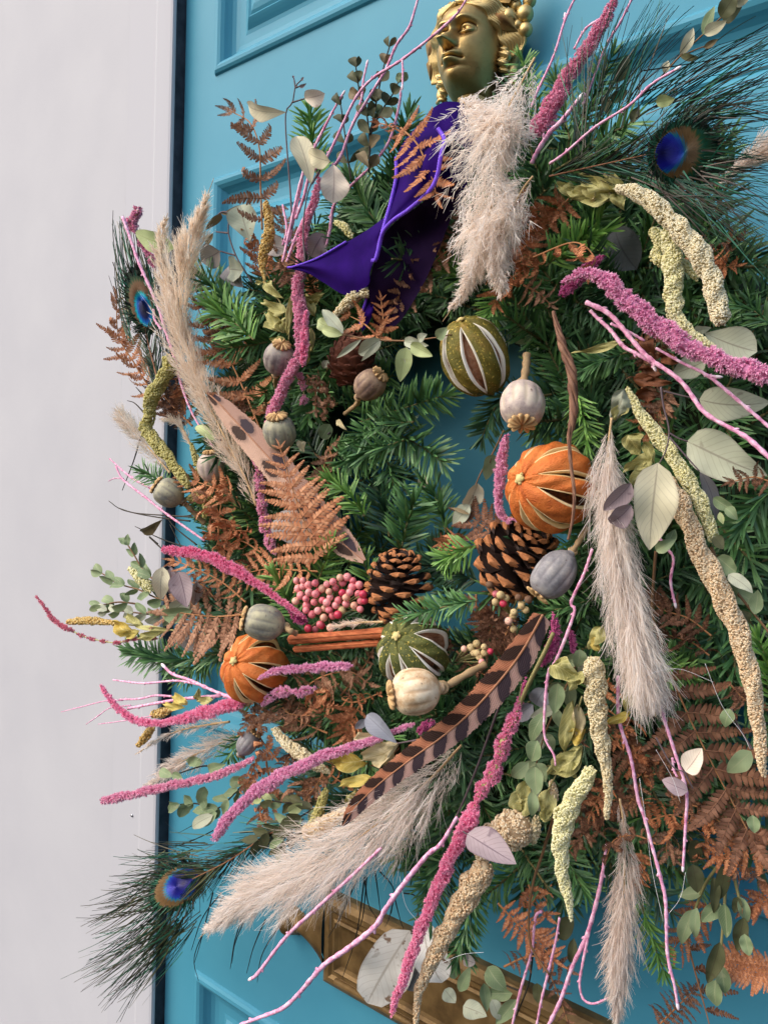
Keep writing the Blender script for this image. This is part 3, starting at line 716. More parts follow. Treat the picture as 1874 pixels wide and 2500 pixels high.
# ---- painted twigs --------------------------------------------------------------
mt_pink = Mat('pink_painted_twig', .7, .2); _f = mt_pink.noise(330, 5, .65)
_q = mt_pink.sstep(mt_pink.noise(95, 5, .7), .56, .66); mt_pink.col(mt_pink.mix(mt_pink.math('MULTIPLY', _q, .55), mt_pink.ramp(_f, [(L(186, 108, 144), .30), (L(230, 164, 196), .48), (L(250, 222, 236), .70)]), L(160, 92, 116))).bump(_f, .0009, .7); mt_pink = mt_pink.m
mt_bud = simple('pink_white_bud', [L(226, 188, 206), L(246, 232, 238)], 300, .7)
def twig(label, lines, d, buds=(), group='pink painted twigs'):
    """lines: list of [(x,y,w[,d])...]; buds at fractions along every line"""
    _fs[0] += 1; r = np.random.default_rng(_fs[0]); o = thing('painted_twig', label, 'painted twig', U(lines[0][0][0], lines[0][0][1], d), group)
    for li, ln in enumerate(lines):
        n = max(24, 8*len(ln)); P, W, T = px_path(ln, n, d); R = .44*W*(1+.12*np.sin(np.arange(n)*1.9)+.05*r.normal(0, 1, n)); S, N = frames(P, T)
        g = G(); v, f = tube(P, R, 7); g.add(v, f); k = max(2, int(np.sum(np.linalg.norm(np.diff(P, axis=0), axis=1))/np.mean(W)/13))
        for j in range(k):          # nodes and bud scars
            q = int((j+.5+r.uniform(-.3, .3))/k*(n-1)); s = (1 if j % 2 else -1); v, f = ICO1
            dirn = nrm(T[q]+S[q]*s*.9+N[q]*r.normal(0, .4)); M = basis(dirn)*np.array([.5, .5, 1.3])*W[q]*.58
            g.add(v@M.T+P[q]+S[q]*s*R[q]*.7, [f])
        g.build('stem' if li == 0 else 'side_shoot', mt_pink, o)
        if buds == 'all' or li in buds:
            q = n-1; M = basis(T[q])*np.array([.55, .55, 1.5])*max(W[q], 6*SC(ln[-1][0], ln[-1][1], d))*.95; v, f = ICO1; g = G(); g.add(v@M.T+P[q], [f]); g.build('bud', mt_bud, o)
    return o
# ================================================================== pods, fruit, cones, berries, feathers, ribbon
def podmat(name, a, b, c, streak):
    m = Mat(name, .62, .3); mp = m.n('ShaderNodeMapping'); m.l(m.pos(), mp.inputs[0])
    n1 = m.noise(130, 5, .65); st = m.sstep(m.attr('rib'), .35, .9)
    col = m.ramp(n1, [(a, .36), (b, .5), (c, .64)]); col = m.mix(m.math('MULTIPLY', st, .55), col, streak)
    col = m.mix(m.math('MULTIPLY', m.sstep(m.noise(420, 2), .66, .74), .7), col, L(96, 72, 60))
    m.col(col); m.bump(m.noise(500, 4), .0003, .4); return m.m
mt_pod = {'grey': podmat('poppy_grey', L(120, 108, 108), L(150, 140, 134), L(172, 162, 146), L(112, 100, 100)),
          'sage': podmat('poppy_grey_green', L(128, 128, 120), L(160, 156, 134), L(184, 178, 146), L(120, 116, 110)),
          'brown': podmat('poppy_brown', L(120, 96, 84), L(150, 124, 104), L(168, 142, 116), L(112, 92, 88)),
          'white': podmat('poppy_whitish', L(166, 150, 146), L(196, 180, 168), L(210, 198, 180), L(176, 164, 140)),
          'blue': podmat('poppy_blue_grey', L(118, 116, 120), L(140, 138, 140), L(162, 158, 154), L(108, 104, 108)),
          'cream': podmat('poppy_cream', L(196, 162, 124), L(224, 200, 164), L(238, 220, 190), L(176, 136, 96))}
mt_crown = Mat('poppy_crown_tan', .7, .2); mt_crown.col(mt_crown.mix(mt_crown.attr('t'), L(132, 92, 58), L(214, 180, 128))); mt_crown = mt_crown.m
mt_podstem = simple('poppy_stalk', [L(138, 112, 80), L(176, 150, 112)], 160, .75, bumpd=.0004)
def poppy(label, c, d, r, axis, tone, crown=1.0, elong=1.1, stem=None, stemw=12, ribs=11, seed=0, rcrown=None):
    """c px centre, r px radius, axis (right, up, towards viewer) of the crown"""
    C = U(c[0], c[1], d); s = SC(c[0], c[1], d); R = r*s; A = idir(*axis, C); B = basis(A)
    o = thing('poppy_head', label, 'poppy head', C, 'dried poppy seed heads')
    prof = [(.0, -1.22), (.16, -1.20), (.20, -1.08), (.30, -.99), (.52, -.88), (.76, -.66), (.93, -.36), (1.0, 0), (.97, .34), (.84, .64), (.62, .84), (.42, .93), (.30, .99), (.26, 1.04)]
    prof = np.array(spline(np.c_[np.array(prof), np.zeros(len(prof))], 40))[:, :2]; m = 88; th = np.arange(m)*2*np.pi/m; rr = np.random.default_rng(seed+3)
    V, rib = [], []
    for pr, pz in prof:
        k = np.clip((1-abs(pz))*1.4, 0, 1)
        q = np.abs(np.cos(th*ribs/2)); f = 1-.045*k*(1-q)**1.0+.02*k*np.sin(th*2+seed)+.015*np.sin(th*3+pz*4+seed)
        V.append(np.stack([pr*f*np.cos(th), pr*f*np.sin(th), np.full(m, pz*elong)], 1)); rib.append((1-q)*k)
    V = np.array(V).reshape(-1, 3)*R@B.T+C; g = G(); g.add(V, [grid_faces(40, m, True)], 0, rib=np.array(rib).ravel()); g.build('capsule', mt_pod[tone], o)
    n = ribs; rc = (rcrown or .62)*1.15*R; g = G(); top = C+A*R*elong*1.03
    rings = [(0, .05, .2), (.2, .08, .9), (.55, .08, .85), (.86, .04, .8), (1.0, -.04, .9), (.95, -.09, .3), (.5, -.08, .1), (0.35, -.25, .1)]; V, tt = [], []
    mm = n*6; th = np.arange(mm)*2*np.pi/mm
    for rad, hz, tc in rings:
        w = .5+.5*np.cos(th*n); rdi = rad*(1-.24*(1-w)**2*(rad > .5)); hh = hz+(.12*w**2-.05)*(0 < rad)*(hz > -.05)
        V.append(np.stack([rc*rdi*np.cos(th), rc*rdi*np.sin(th), R*hh*crown], 1)); tt.append(np.clip(tc*(.25+.75*w**.6), 0, 1))
    g.add(np.array(V).reshape(-1, 3)@B.T+top, [grid_faces(8, mm, True)], 0, t=np.array(tt).ravel()); g.build('crown', mt_crown, o)
    if stem:
        st = [C-A*R*elong*1.08]+[U(x, y, dd) for x, y, dd in stem]; P = spline(np.array(st), 24); g = G()
        v, f = tube(P, .5*stemw*s*(1+.12*np.sin(np.arange(24)*.9)), 8); g.add(v, f); v, f = tube([P[0]-A*.001, P[1], P[2]], np.array([.75, .95, .6])*stemw*s, 10); g.add(v, f); g.build('stalk', mt_podstem, o)
    return o
# ---- citrus: skin with slits, pale rims, dark dried flesh --------------------------
def peelmat(name, cols, speck=None):
    m = Mat(name, .6, .3); n1 = m.noise(95, 4, .6); c = m.ramp(n1, [(cols[0], .25), (cols[1], .5), (cols[2], .75)])
    if speck: c = m.mix(m.sstep(m.noise(700, 2), .60, .68), c, speck)
    m.col(c); v = m.n('ShaderNodeTexVoronoi'); v.inputs['Scale'].default_value = 1300; m.l(m.pos(), v.inputs['Vector']); m.bump(m.math('ADD', m.math('MULTIPLY', v.outputs['Distance'], .35), m.math('MULTIPLY', m.noise(240, 5, .7, dist=.8), .9)), .0012, .7); return m.m
mt_peel = {'lime': peelmat('dried_lime_skin', (L(58, 66, 30), L(84, 90, 42), L(112, 112, 54)), L(176, 160, 76)), 'gold': peelmat('dried_lime_skin_golden', (L(86, 84, 30), L(112, 104, 40), L(150, 120, 52)), L(190, 166, 76)),
           'orange': peelmat('dried_orange_skin', (L(166, 76, 28), L(206, 112, 48), L(222, 138, 72)))}
mt_pith = {'lime': simple('dried_lime_pith', [L(224, 218, 200), L(244, 240, 228)], 200, .8, bumpd=.0005), 'orange': simple('dried_orange_pith', [L(236, 196, 130), L(248, 224, 174)], 200, .8, bumpd=.0005)}
mt_flesh = {'lime': simple('dried_lime_flesh', [L(110, 66, 44), L(168, 122, 92), L(196, 160, 130)], 350, .6, isl=.1, bumpd=.002, bump_s=350), 'orange': simple('dried_orange_flesh', [L(44, 22, 14), L(96, 46, 20), L(150, 84, 30)], 300, .55, isl=.1, bumpd=.002, bump_s=300)}
mt_button = simple('citrus_button', [L(170, 150, 90), L(214, 196, 136)], 300, .8, bumpd=.0005)
def citrus(label, c, d, rx, ry, axis, kind, nslit=8, open_=.20, phase=0.0, skin=None, cat='dried lime', seed=0, polar=1.05):
    """rx equatorial px radius, ry polar px radius; axis = stalk pole (right, up, toward)"""
    C = U(c[0], c[1], d); s = SC(c[0], c[1], d); B = basis(idir(*axis, C)); o = thing('dried_'+kind, label, cat, C)
    m, k = 240, 84; r = np.random.default_rng(seed); th = np.arange(m)*2*np.pi/m; lat = np.linspace(-np.pi/2, np.pi/2, k)
    amp = r.uniform(.55, 1.3, nslit); sh = r.uniform(-.10, .10, nslit)
    def surf(T, A, rad):
        lump = 1+.035*np.sin(T*2+seed)*np.cos(A*1.5+seed)+.02*np.sin(T*5+A*3+seed)+.012*np.sin(T*13+A*9)-.05*np.exp(-((np.abs(A)-np.pi/2)/.16)**2)
        return np.stack([rx*s*rad*lump*np.cos(A)*np.cos(T), rx*s*rad*lump*np.cos(A)*np.sin(T), ry*s*rad*lump*np.sin(A)], -1)
    seg = 2*np.pi/nslit; PTS = m//nslit
    g, gp, gf = G(), G(), G()
    for i in range(nslit):
        c0 = phase+i*seg
        def hw(A, j): # half opening of slit j
            x = np.clip(1-(A/polar)**2, 0, 1); return open_*amp[j % nslit]*x**.75+.004
        a0, a1 = i, (i+1) % nslit; uu = np.linspace(0, 1, PTS); AA = np.repeat(lat[:, None], PTS, 1)
        lo = c0+sh[a0]+hw(lat, a0); hi = c0+seg+sh[a1]-hw(lat, a1); TT = lo[:, None]+(hi-lo)[:, None]*uu[None]
        curlr = .975+.065*np.sin(np.pi*uu)[None]**.7*np.cos(AA)+.012*np.sin(AA*11+uu[None]*7+i)*np.sin(np.pi*uu)[None]
        X = surf(TT, AA, curlr); g.add(X.reshape(-1, 3)@B.T+C, [grid_faces(k, PTS)])
        for edge, sgn in ((lo, 1), (hi, -1)):            # pith: rim on top, then wall going in
            wrim = .06 if kind == 'lime' else .03
            rows = [surf(edge+sgn*.012, lat, .980), surf(edge-sgn*.010, lat, .990), surf(edge-sgn*wrim*np.clip(1-(lat/polar)**2, 0, 1)**.5, lat, .965), surf(edge-sgn*wrim*1.15*np.clip(1-(lat/polar)**2, 0, 1)**.5, lat, .88), surf(edge-sgn*.03, lat, .66)]
            q = np.abs(lat) < polar+.05; rows = np.array(rows)[:, q]; gp.add(rows[:4].transpose(1, 0, 2).reshape(-1, 3)@B.T+C, [grid_faces(q.sum(), 4)]); gf.add(rows[3:].transpose(1, 0, 2).reshape(-1, 3)@B.T+C, [grid_faces(q.sum(), 2)])
    g.build('peel', mt_peel[skin or kind], o); gp.build('pith', mt_pith[kind], o)
    g = gf; v, f = ICO2; import_v = v*np.array([rx*s*.68, rx*s*.68, ry*s*.80]); import_v = import_v*(1+.05*np.sin(v[:, :1]*23)*np.sin(v[:, 2:]*19)); g.add(import_v@B.T+C, [f]); g.build('flesh', mt_flesh[kind], o)
    g = G(); v, f = ICO1; g.add(v*np.array([.11, .11, .07])*rx*s@B.T+C+B[:, 2]*ry*s*.985, [f])
    for j in range(5):
        a = j*1.257; g.add((v*np.array([.05, .05, .04])*rx*s+np.array([.10*rx*s*math.cos(a), .10*rx*s*math.sin(a), 0]))@B.T+C+B[:, 2]*ry*s*.98, [f])
    g.build('button', mt_button, o)
    return o
# ---- pine cone ---------------------------------------------------------------------
mt_scale = simple('cone_scale_dark', [L(34, 22, 20), L(62, 42, 34)], 220, .6, isl=.3, bumpd=.0006)
mt_scaletip = simple('cone_scale_tip', [L(138, 84, 52), L(178, 116, 72), L(198, 138, 92)], 260, .65, isl=.2, bumpd=.0005)
mt_scalelarch = simple('closed_cone_scale', [L(74, 38, 26), L(112, 62, 44)], 200, .6, isl=.3, bumpd=.0004)
def cone_scale():
    g = G(); V = []; ks = np.linspace(-1, 1, 7)
    prof = [(0, .14, 0), (.3, .24, .01), (.6, .36, .0), (.82, .46, .0), (.88, .47, .08), (.97, .36, .06), (1.01, .10, -.04)]
    for y, w, z in prof:
        for k in ks: V.append((w*k, y-.10*k*k*(y > .7), z+.11*(1-k*k)*(1 if y > .75 else .5)-.02))
    top = np.array(V); bot = top.copy(); bot[:, 2] -= .045+.03*(1-np.tile(ks, 7)**2); n = len(top); F = grid_faces(7, 7); Vv = np.vstack([top, bot])
    rim = [i*7 for i in range(7)]; rim2 = [i*7+6 for i in range(7)]; end = [42+i for i in range(7)]
    side = [(rim[i], rim[i+1], rim[i+1]+n, rim[i]+n) for i in range(6)]+[(rim2[i+1], rim2[i], rim2[i]+n, rim2[i+1]+n) for i in range(6)]+[(end[i], end[i+1], end[i+1]+n, end[i]+n) for i in range(6)]
    tip = F[:, 0] >= 29
    g.add(Vv, [F[~tip], F[~tip][:, ::-1]+n, np.array(side[:12])], 0); g.add(np.zeros((0, 3)), []) if False else None
    g.F.append(F[tip]); g.MI.append(np.full(tip.sum(), 1)); g.F.append(np.array(side[12:])); g.MI.append(np.full(6, 1)); g.F.append(F[tip][:, ::-1]+n); g.MI.append(np.full(tip.sum(), 1))
    # small boss (umbo) on the tip
    v, f = ICO0; g.add(v*np.array([.12, .07, .05])+np.array([0, .88, .12]), [f], 1)
    return g.mesh('scale', [mt_scale, mt_scaletip], smooth=False)
ME_SCALE = None
def pinecone(label, c, d, length, width, axis, n=88, closed=.25, seed=1):
    """px length and width; axis = tip direction"""
    global ME_SCALE
    if ME_SCALE is None: ME_SCALE = cone_scale()
    C = U(c[0], c[1], d); s = SC(c[0], c[1], d); A = idir(*axis, C); B = basis(A); Lm, Wm = length*s, width*s; r = np.random.default_rng(seed)
    o = thing('pine_cone', label, 'pine cone', C, 'open pine cones'); base = C-A*Lm*.5
    g = G(); v, f = tube([base, C, C+A*Lm*.42], np.array([.16, .13, .03])*Wm, 10); g.add(v, f); g.build('core', mt_scale, o)
    for i in range(n):
        u = (i+.5)/n; th = i*2.39996; op = closed+(1-closed)*np.clip(u*2.2, 0, 1)  # base scales pressed flat, upper ones open
        el = math.radians(-48+ (95*u**.9) ) if True else 0
        prof = math.sin(math.pi*(.14+.80*u))**.75; ln = .5*Wm*prof*(.55+.45*op)
        rad = B[:, 0]*math.cos(th)+B[:, 1]*math.sin(th); el += r.normal(0, .07)
        y = nrm(rad*math.cos(el)+A*math.sin(el)); x = nrm(np.cross(y, rad*-math.sin(el)+A*math.cos(el))); z = np.cross(x, y)
        sc = ln*1.0; wsc = .135*Wm*(.55+.55*prof)/.5
        M = np.stack([x*wsc, y*sc, z*wsc], 1); p = base+A*Lm*(.08+.80*u)
        obj_at('scale', ME_SCALE, o, M, p)
    return o
def roundcone(label, c, d, r, axis, n=70):
    C = U(c[0], c[1], d); s = SC(c[0], c[1], d); A = idir(*axis, C); B = basis(A); R = r*s; o = thing('closed_cone', label, 'cone', C)
    g = G(); v, f = ICO2; g.add(v*np.array([.86, .86, 1.0])*R@B.T+C, [f]); g.build('core', mt_scalelarch, o)
    gs = G(); V = []; ks = np.linspace(-1, 1, 7)
    for y, w, z in ((0, .3, 0), (.4, .46, .06), (.75, .44, .10), (.95, .28, .10), (1.0, .10, .07)):
        for k in ks: V.append((w*k, y-.05*k*k, z-.12*k*k))
    V = np.array(V); Vb = V-np.array([0, 0, .05]); F = grid_faces(5, 7); gs.add(np.vstack([V, Vb]), [F, F[:, ::-1]+35, np.array([(28+i, 29+i, 64+i, 63+i) for i in range(6)]), np.array([(i*7, i*7+7, i*7+42, i*7+35) for i in range(4)]), np.array([(i*7+13, i*7+6, i*7+41, i*7+48) for i in range(4)])])
    me = gs.mesh('scale', mt_scalelarch, False)
    for i in range(n):
        u = (i+.5)/n; z0 = 1-2*u; th = i*2.39996; rr = math.sqrt(1-z0*z0); nrml = nrm(B@np.array([rr*math.cos(th), rr*math.sin(th), z0])); p = C+nrml*R*.84+A*R*.1*z0
        y = nrm(A-nrml*np.dot(A, nrml)+nrml*.35); x = nrm(np.cross(y, nrml)); z = np.cross(x, y); obj_at('scale', me, o, np.stack([x, y, z], 1)*R*.52, p-y*R*.25)
    return o
# ---- berries ------------------------------------------------------------------------
mt_berry = {'pink': simple('pepperberry_pink', [L(206, 92, 106), L(226, 128, 136), L(234, 160, 158)], 160, .38, .45, .55, objrand=.5), 'red': simple('pepperberry_red', [L(178, 36, 66), L(208, 66, 92)], 160, .35, .5, .55),
            'blush': simple('pepperberry_blush', [L(216, 158, 132), L(232, 186, 164)], 160, .4, .45, .55, objrand=.4), 'beige': simple('pepperberry_beige', [L(190, 164, 112), L(220, 198, 148)], 200, .5, .35, .5, bumpd=.0004, objrand=.4),
            'brown': simple('pepperberry_brown', [L(92, 66, 52), L(138, 106, 80)], 200, .5, .35, .5, bumpd=.0005)}
mt_calyx = simple('berry_calyx', [L(120, 60, 60), L(160, 96, 80)], 300, .8)
_bm = {}
def berry_mesh(t):
    if t not in _bm:
        g = G(); v, f = uvs(18, 12); w = v.copy(); w[:, 2] *= .96; w *= (1-.10*np.exp(-((v[:, 2:]-1)/.05)**2)); g.add(w, [f], 0)
        v, f = ICO0; g.add(v*np.array([.13, .13, .05])+np.array([0, 0, .90]), [f], 1); _bm[t] = g.mesh('berry', [mt_berry[t], mt_calyx])
    return _bm[t]
def berries(label, pts, d, r, root, cat='berries', seed=0, dome=0.0):
    """pts: (px,py,tone)"""
    rr = np.random.default_rng(seed); o = thing('berry_cluster', label, cat, U(*root, d-.012)); g = G(); R0 = U(*root, d-.014); c = np.mean([(p[0], p[1]) for p in pts], 0)
    for i, p in enumerate(pts):
        dd = d+rr.uniform(-.004, .004)+dome*max(0, 1-(((p[0]-c[0])/100)**2+((p[1]-c[1])/80)**2)); P = U(p[0], p[1], dd); s = SC(p[0], p[1], dd)
        obj_at('berry', berry_mesh(p[2]), o, basis(nrm(toward(P)+rr.normal(0, .5, 3)))*(r*s*rr.uniform(.88, 1.1)), P)
        mid = (P*.55+R0*.45)-toward(P)*.003; S = spline(np.array([P, mid, R0]), 8); v, f = tube(S, .0005, 4, cap=False); g.add(v, f)
    g.build('twigs', mt_twig['green'], o); return o
# ---- cinnamon -------------------------------------------------------------------------
_m = Mat('cinnamon_bark', .75, .2); _mp = _m.n('ShaderNodeMapping'); _m.l(_m.pos(), _mp.inputs[0]); _mp.inputs['Scale'].default_value = (1, 1, 5); _nz = _m.noise(140, 5, .6, vec=_mp.outputs[0])
_m.col(_m.ramp(_nz, [(L(140, 70, 42), .28), (L(180, 100, 62), .5), (L(202, 124, 82), .72)])).bump(_nz, .0008, .5); mt_cinn = _m.m
def cinnamon(label, a, b, d, w):
    A, B = U(a[0], a[1], d), U(b[0], b[1], d); s = SC(a[0], a[1], d); ax = nrm(B-A); Bs = basis(ax, toward(A)); R = .5*w*s; o = thing('cinnamon_stick', label, 'cinnamon stick', A, 'bundled cinnamon sticks'); g = G()
    n = 30; ph = np.linspace(-2.5*np.pi, 2.5*np.pi, 90)
    sp = np.abs(ph)/(2.5*np.pi); rad = R*(.28+.72*sp**.6); cx = np.sign(ph)*R*.02
    u0 = np.stack([rad*np.cos(np.abs(ph)*1.0)*.92+np.sign(ph)*R*.06, rad*np.sin(np.abs(ph))*np.sign(ph)], 1); V = []
    for i in range(n):
        q = i/(n-1); V.append((np.c_[u0*(1+.03*math.sin(q*9)+.03*math.sin(q*23)), np.zeros(90)])@Bs.T+A+(B-A)*q)
    g.add(np.array(V).reshape(-1, 3), [grid_faces(n, 90)]); ob = g.build('bark_roll', mt_cinn, o)
    md = ob.modifiers.new('thickness', 'SOLIDIFY'); md.thickness = R*.10; md.offset = 0
    return o
# ---- feathers ---------------------------------------------------------------------------
def pheasant_mat(name, base1, base2, other, bar, freq, thr, spots=False):
    m = Mat(name, .6, .15); s = m.attr('s'); t = m.attr('u'); ab = m.math('ABSOLUTE', s)
    nz = m.math('MULTIPLY', m.math('SUBTRACT', m.noise(230, 4, .6), .5), .9 if spots else .55)
    w = m.math('SINE', m.math('ADD', m.math('MULTIPLY', m.math('ADD', t, m.math('MULTIPLY', ab, .012 if spots else -.012)), freq), nz))
    blob = m.math('MULTIPLY', m.math('POWER', m.math('ABSOLUTE', m.math('SUBTRACT', ab, .40)), 2.0), 5.0 if spots else 2.6)
    b = m.sstep(m.math('SUBTRACT', m.math('ADD', w, nz), blob), thr-.08, thr+.08)
    b = m.math('MULTIPLY', b, m.sstep(ab, .02, .07))
    side = m.sstep(s, .02, -.02); c = m.mix(m.noise(150, 4), base1, base2); c = m.mix(side, c, other)
    fr = m.math('MULTIPLY', m.math('SUBTRACT', m.sstep(m.math('SUBTRACT', m.math('ADD', w, nz), blob), thr-.75, thr-.1), b), .35); c = m.mix(fr, c, bar)
    bar2 = m.mix(side, bar, L(44, 38, 50)); c = m.mix(m.math('MULTIPLY', b, .94), c, bar2)
    m.col(c); m.bump(m.math('SINE', m.math('MULTIPLY', m.math('SUBTRACT', t, m.math('MULTIPLY', ab, .05)), 900.0)), .0003, .4); m.translucent(.05); return m.m
mt_ph1 = pheasant_mat('pheasant_tail_barred', L(150, 92, 66), L(186, 126, 96), L(180, 146, 136), L(22, 16, 18), 172.0, -.38)
mt_ph2 = pheasant_mat('pheasant_spotted', L(172, 138, 118), L(196, 162, 142), L(166, 132, 116), L(40, 22, 18), 74.0, .30, True)
mt_ph2.name = 'pheasant_spotted_beige'
mt_shaft = simple('feather_shaft', [L(128, 82, 58), L(170, 122, 92)], 200, .5)
def vane(label, path, d, mat, ratio=1.0, name='pheasant_feather', bow=.12, group=None, ragged=.05):
    """path (px,py,half width px[,d]); ratio: right half relative to the left"""
    n, k = 260, 21; P, W, T = px_path(path, n, d); S, N = frames(P, T); o = thing(name, label, 'feather', P[0], group); r = np.random.default_rng(5); ss = np.linspace(-1, 1, k)
    cum = np.concatenate([[0], np.cumsum(np.linalg.norm(np.diff(P, axis=0), axis=1))]); V, sa, ua = [], [], []
    rag = 1+ragged*r.normal(0, 1, (n, 2)).clip(-2, 1)
    for i in range(n):
        w = W[i]*np.where(ss < 0, rag[i, 0], ratio*rag[i, 1]); fwd = T[i]*(np.abs(ss)**1.2*W[i]*.35)[:, None]
        V.append(P[i]+S[i]*(ss*w)[:, None]+fwd+N[i]*(bow*W[i]*(1-ss**2)+.0)[:, None]); sa.append(ss); ua.append(np.full(k, cum[i]))
    g = G(); g.add(np.array(V).reshape(-1, 3), [grid_faces(n, k)], 0, s=np.array(sa).ravel(), u=np.array(ua).ravel()/.5); g.build('vane', mat, o)
    g = G(); v, f = tube(P+N*(bow*W)[:, None], np.linspace(.0007, .0003, n), 6); g.add(v, f); g.build('shaft', mt_shaft, o); return o
def irid(name, cols, rough=.4, metal=.35):
    m = Mat(name, rough, .4, metal); a = m.island(); c = m.ramp(a, [(cols[i], .1+.8*i/(len(cols)-1)) for i in range(len(cols))]); m.col(c); m.translucent(.06); return m.m
mt_barb = irid('peacock_barb', [L(40, 42, 36), L(48, 84, 66), L(92, 92, 60), L(66, 58, 48), L(42, 108, 84)])
mt_barbdark = irid('feather_barb_black', [L(18, 18, 20), L(40, 36, 34), L(30, 40, 38)], .55, .1)
mt_barbgreen = irid('peacock_barb_green', [L(24, 58, 46), L(32, 100, 76), L(62, 60, 46), L(32, 40, 36), L(62, 52, 46)])
_m = Mat('peacock_eye', .34, .5, .4); _e = _m.attr('er'); _b2 = _m.attr('br')
_c = _m.ramp(_e, [(L(14, 12, 60), 0), (L(26, 28, 150), .34), (L(24, 66, 170), .45), (L(24, 120, 140), .50), (L(112, 84, 50), .57), (L(136, 104, 66), .78), (L(60, 92, 50), .86), (L(24, 92, 70), .93), (L(40, 80, 50), 1)])
_c = _m.mix(_m.math('MULTIPLY', _m.sstep(_b2, .55, .95), .55), _c, L(40, 30, 22)); _m.col(_c); _m.bump(_b2, .0003, .5); mt_eye = _m.m
_m2 = Mat('peacock_eye_bright', .3, .5, .4); _e = _m2.attr('er'); _b2 = _m2.attr('br')
_c = _m2.ramp(_e, [(L(12, 12, 48), 0), (L(16, 20, 84), .24), (L(16, 96, 186), .36), (L(20, 176, 196), .46), (L(14, 140, 120), .52), (L(120, 84, 56), .57), (L(150, 112, 74), .8), (L(74, 100, 56), .9), (L(60, 70, 44), 1)])
_c = _m2.mix(_m2.math('MULTIPLY', _m2.sstep(_b2, .55, .95), .45), _c, L(40, 30, 22)); _m2.col(_c); _m2.bump(_b2, .0003, .5); mt_eye2 = _m2.m
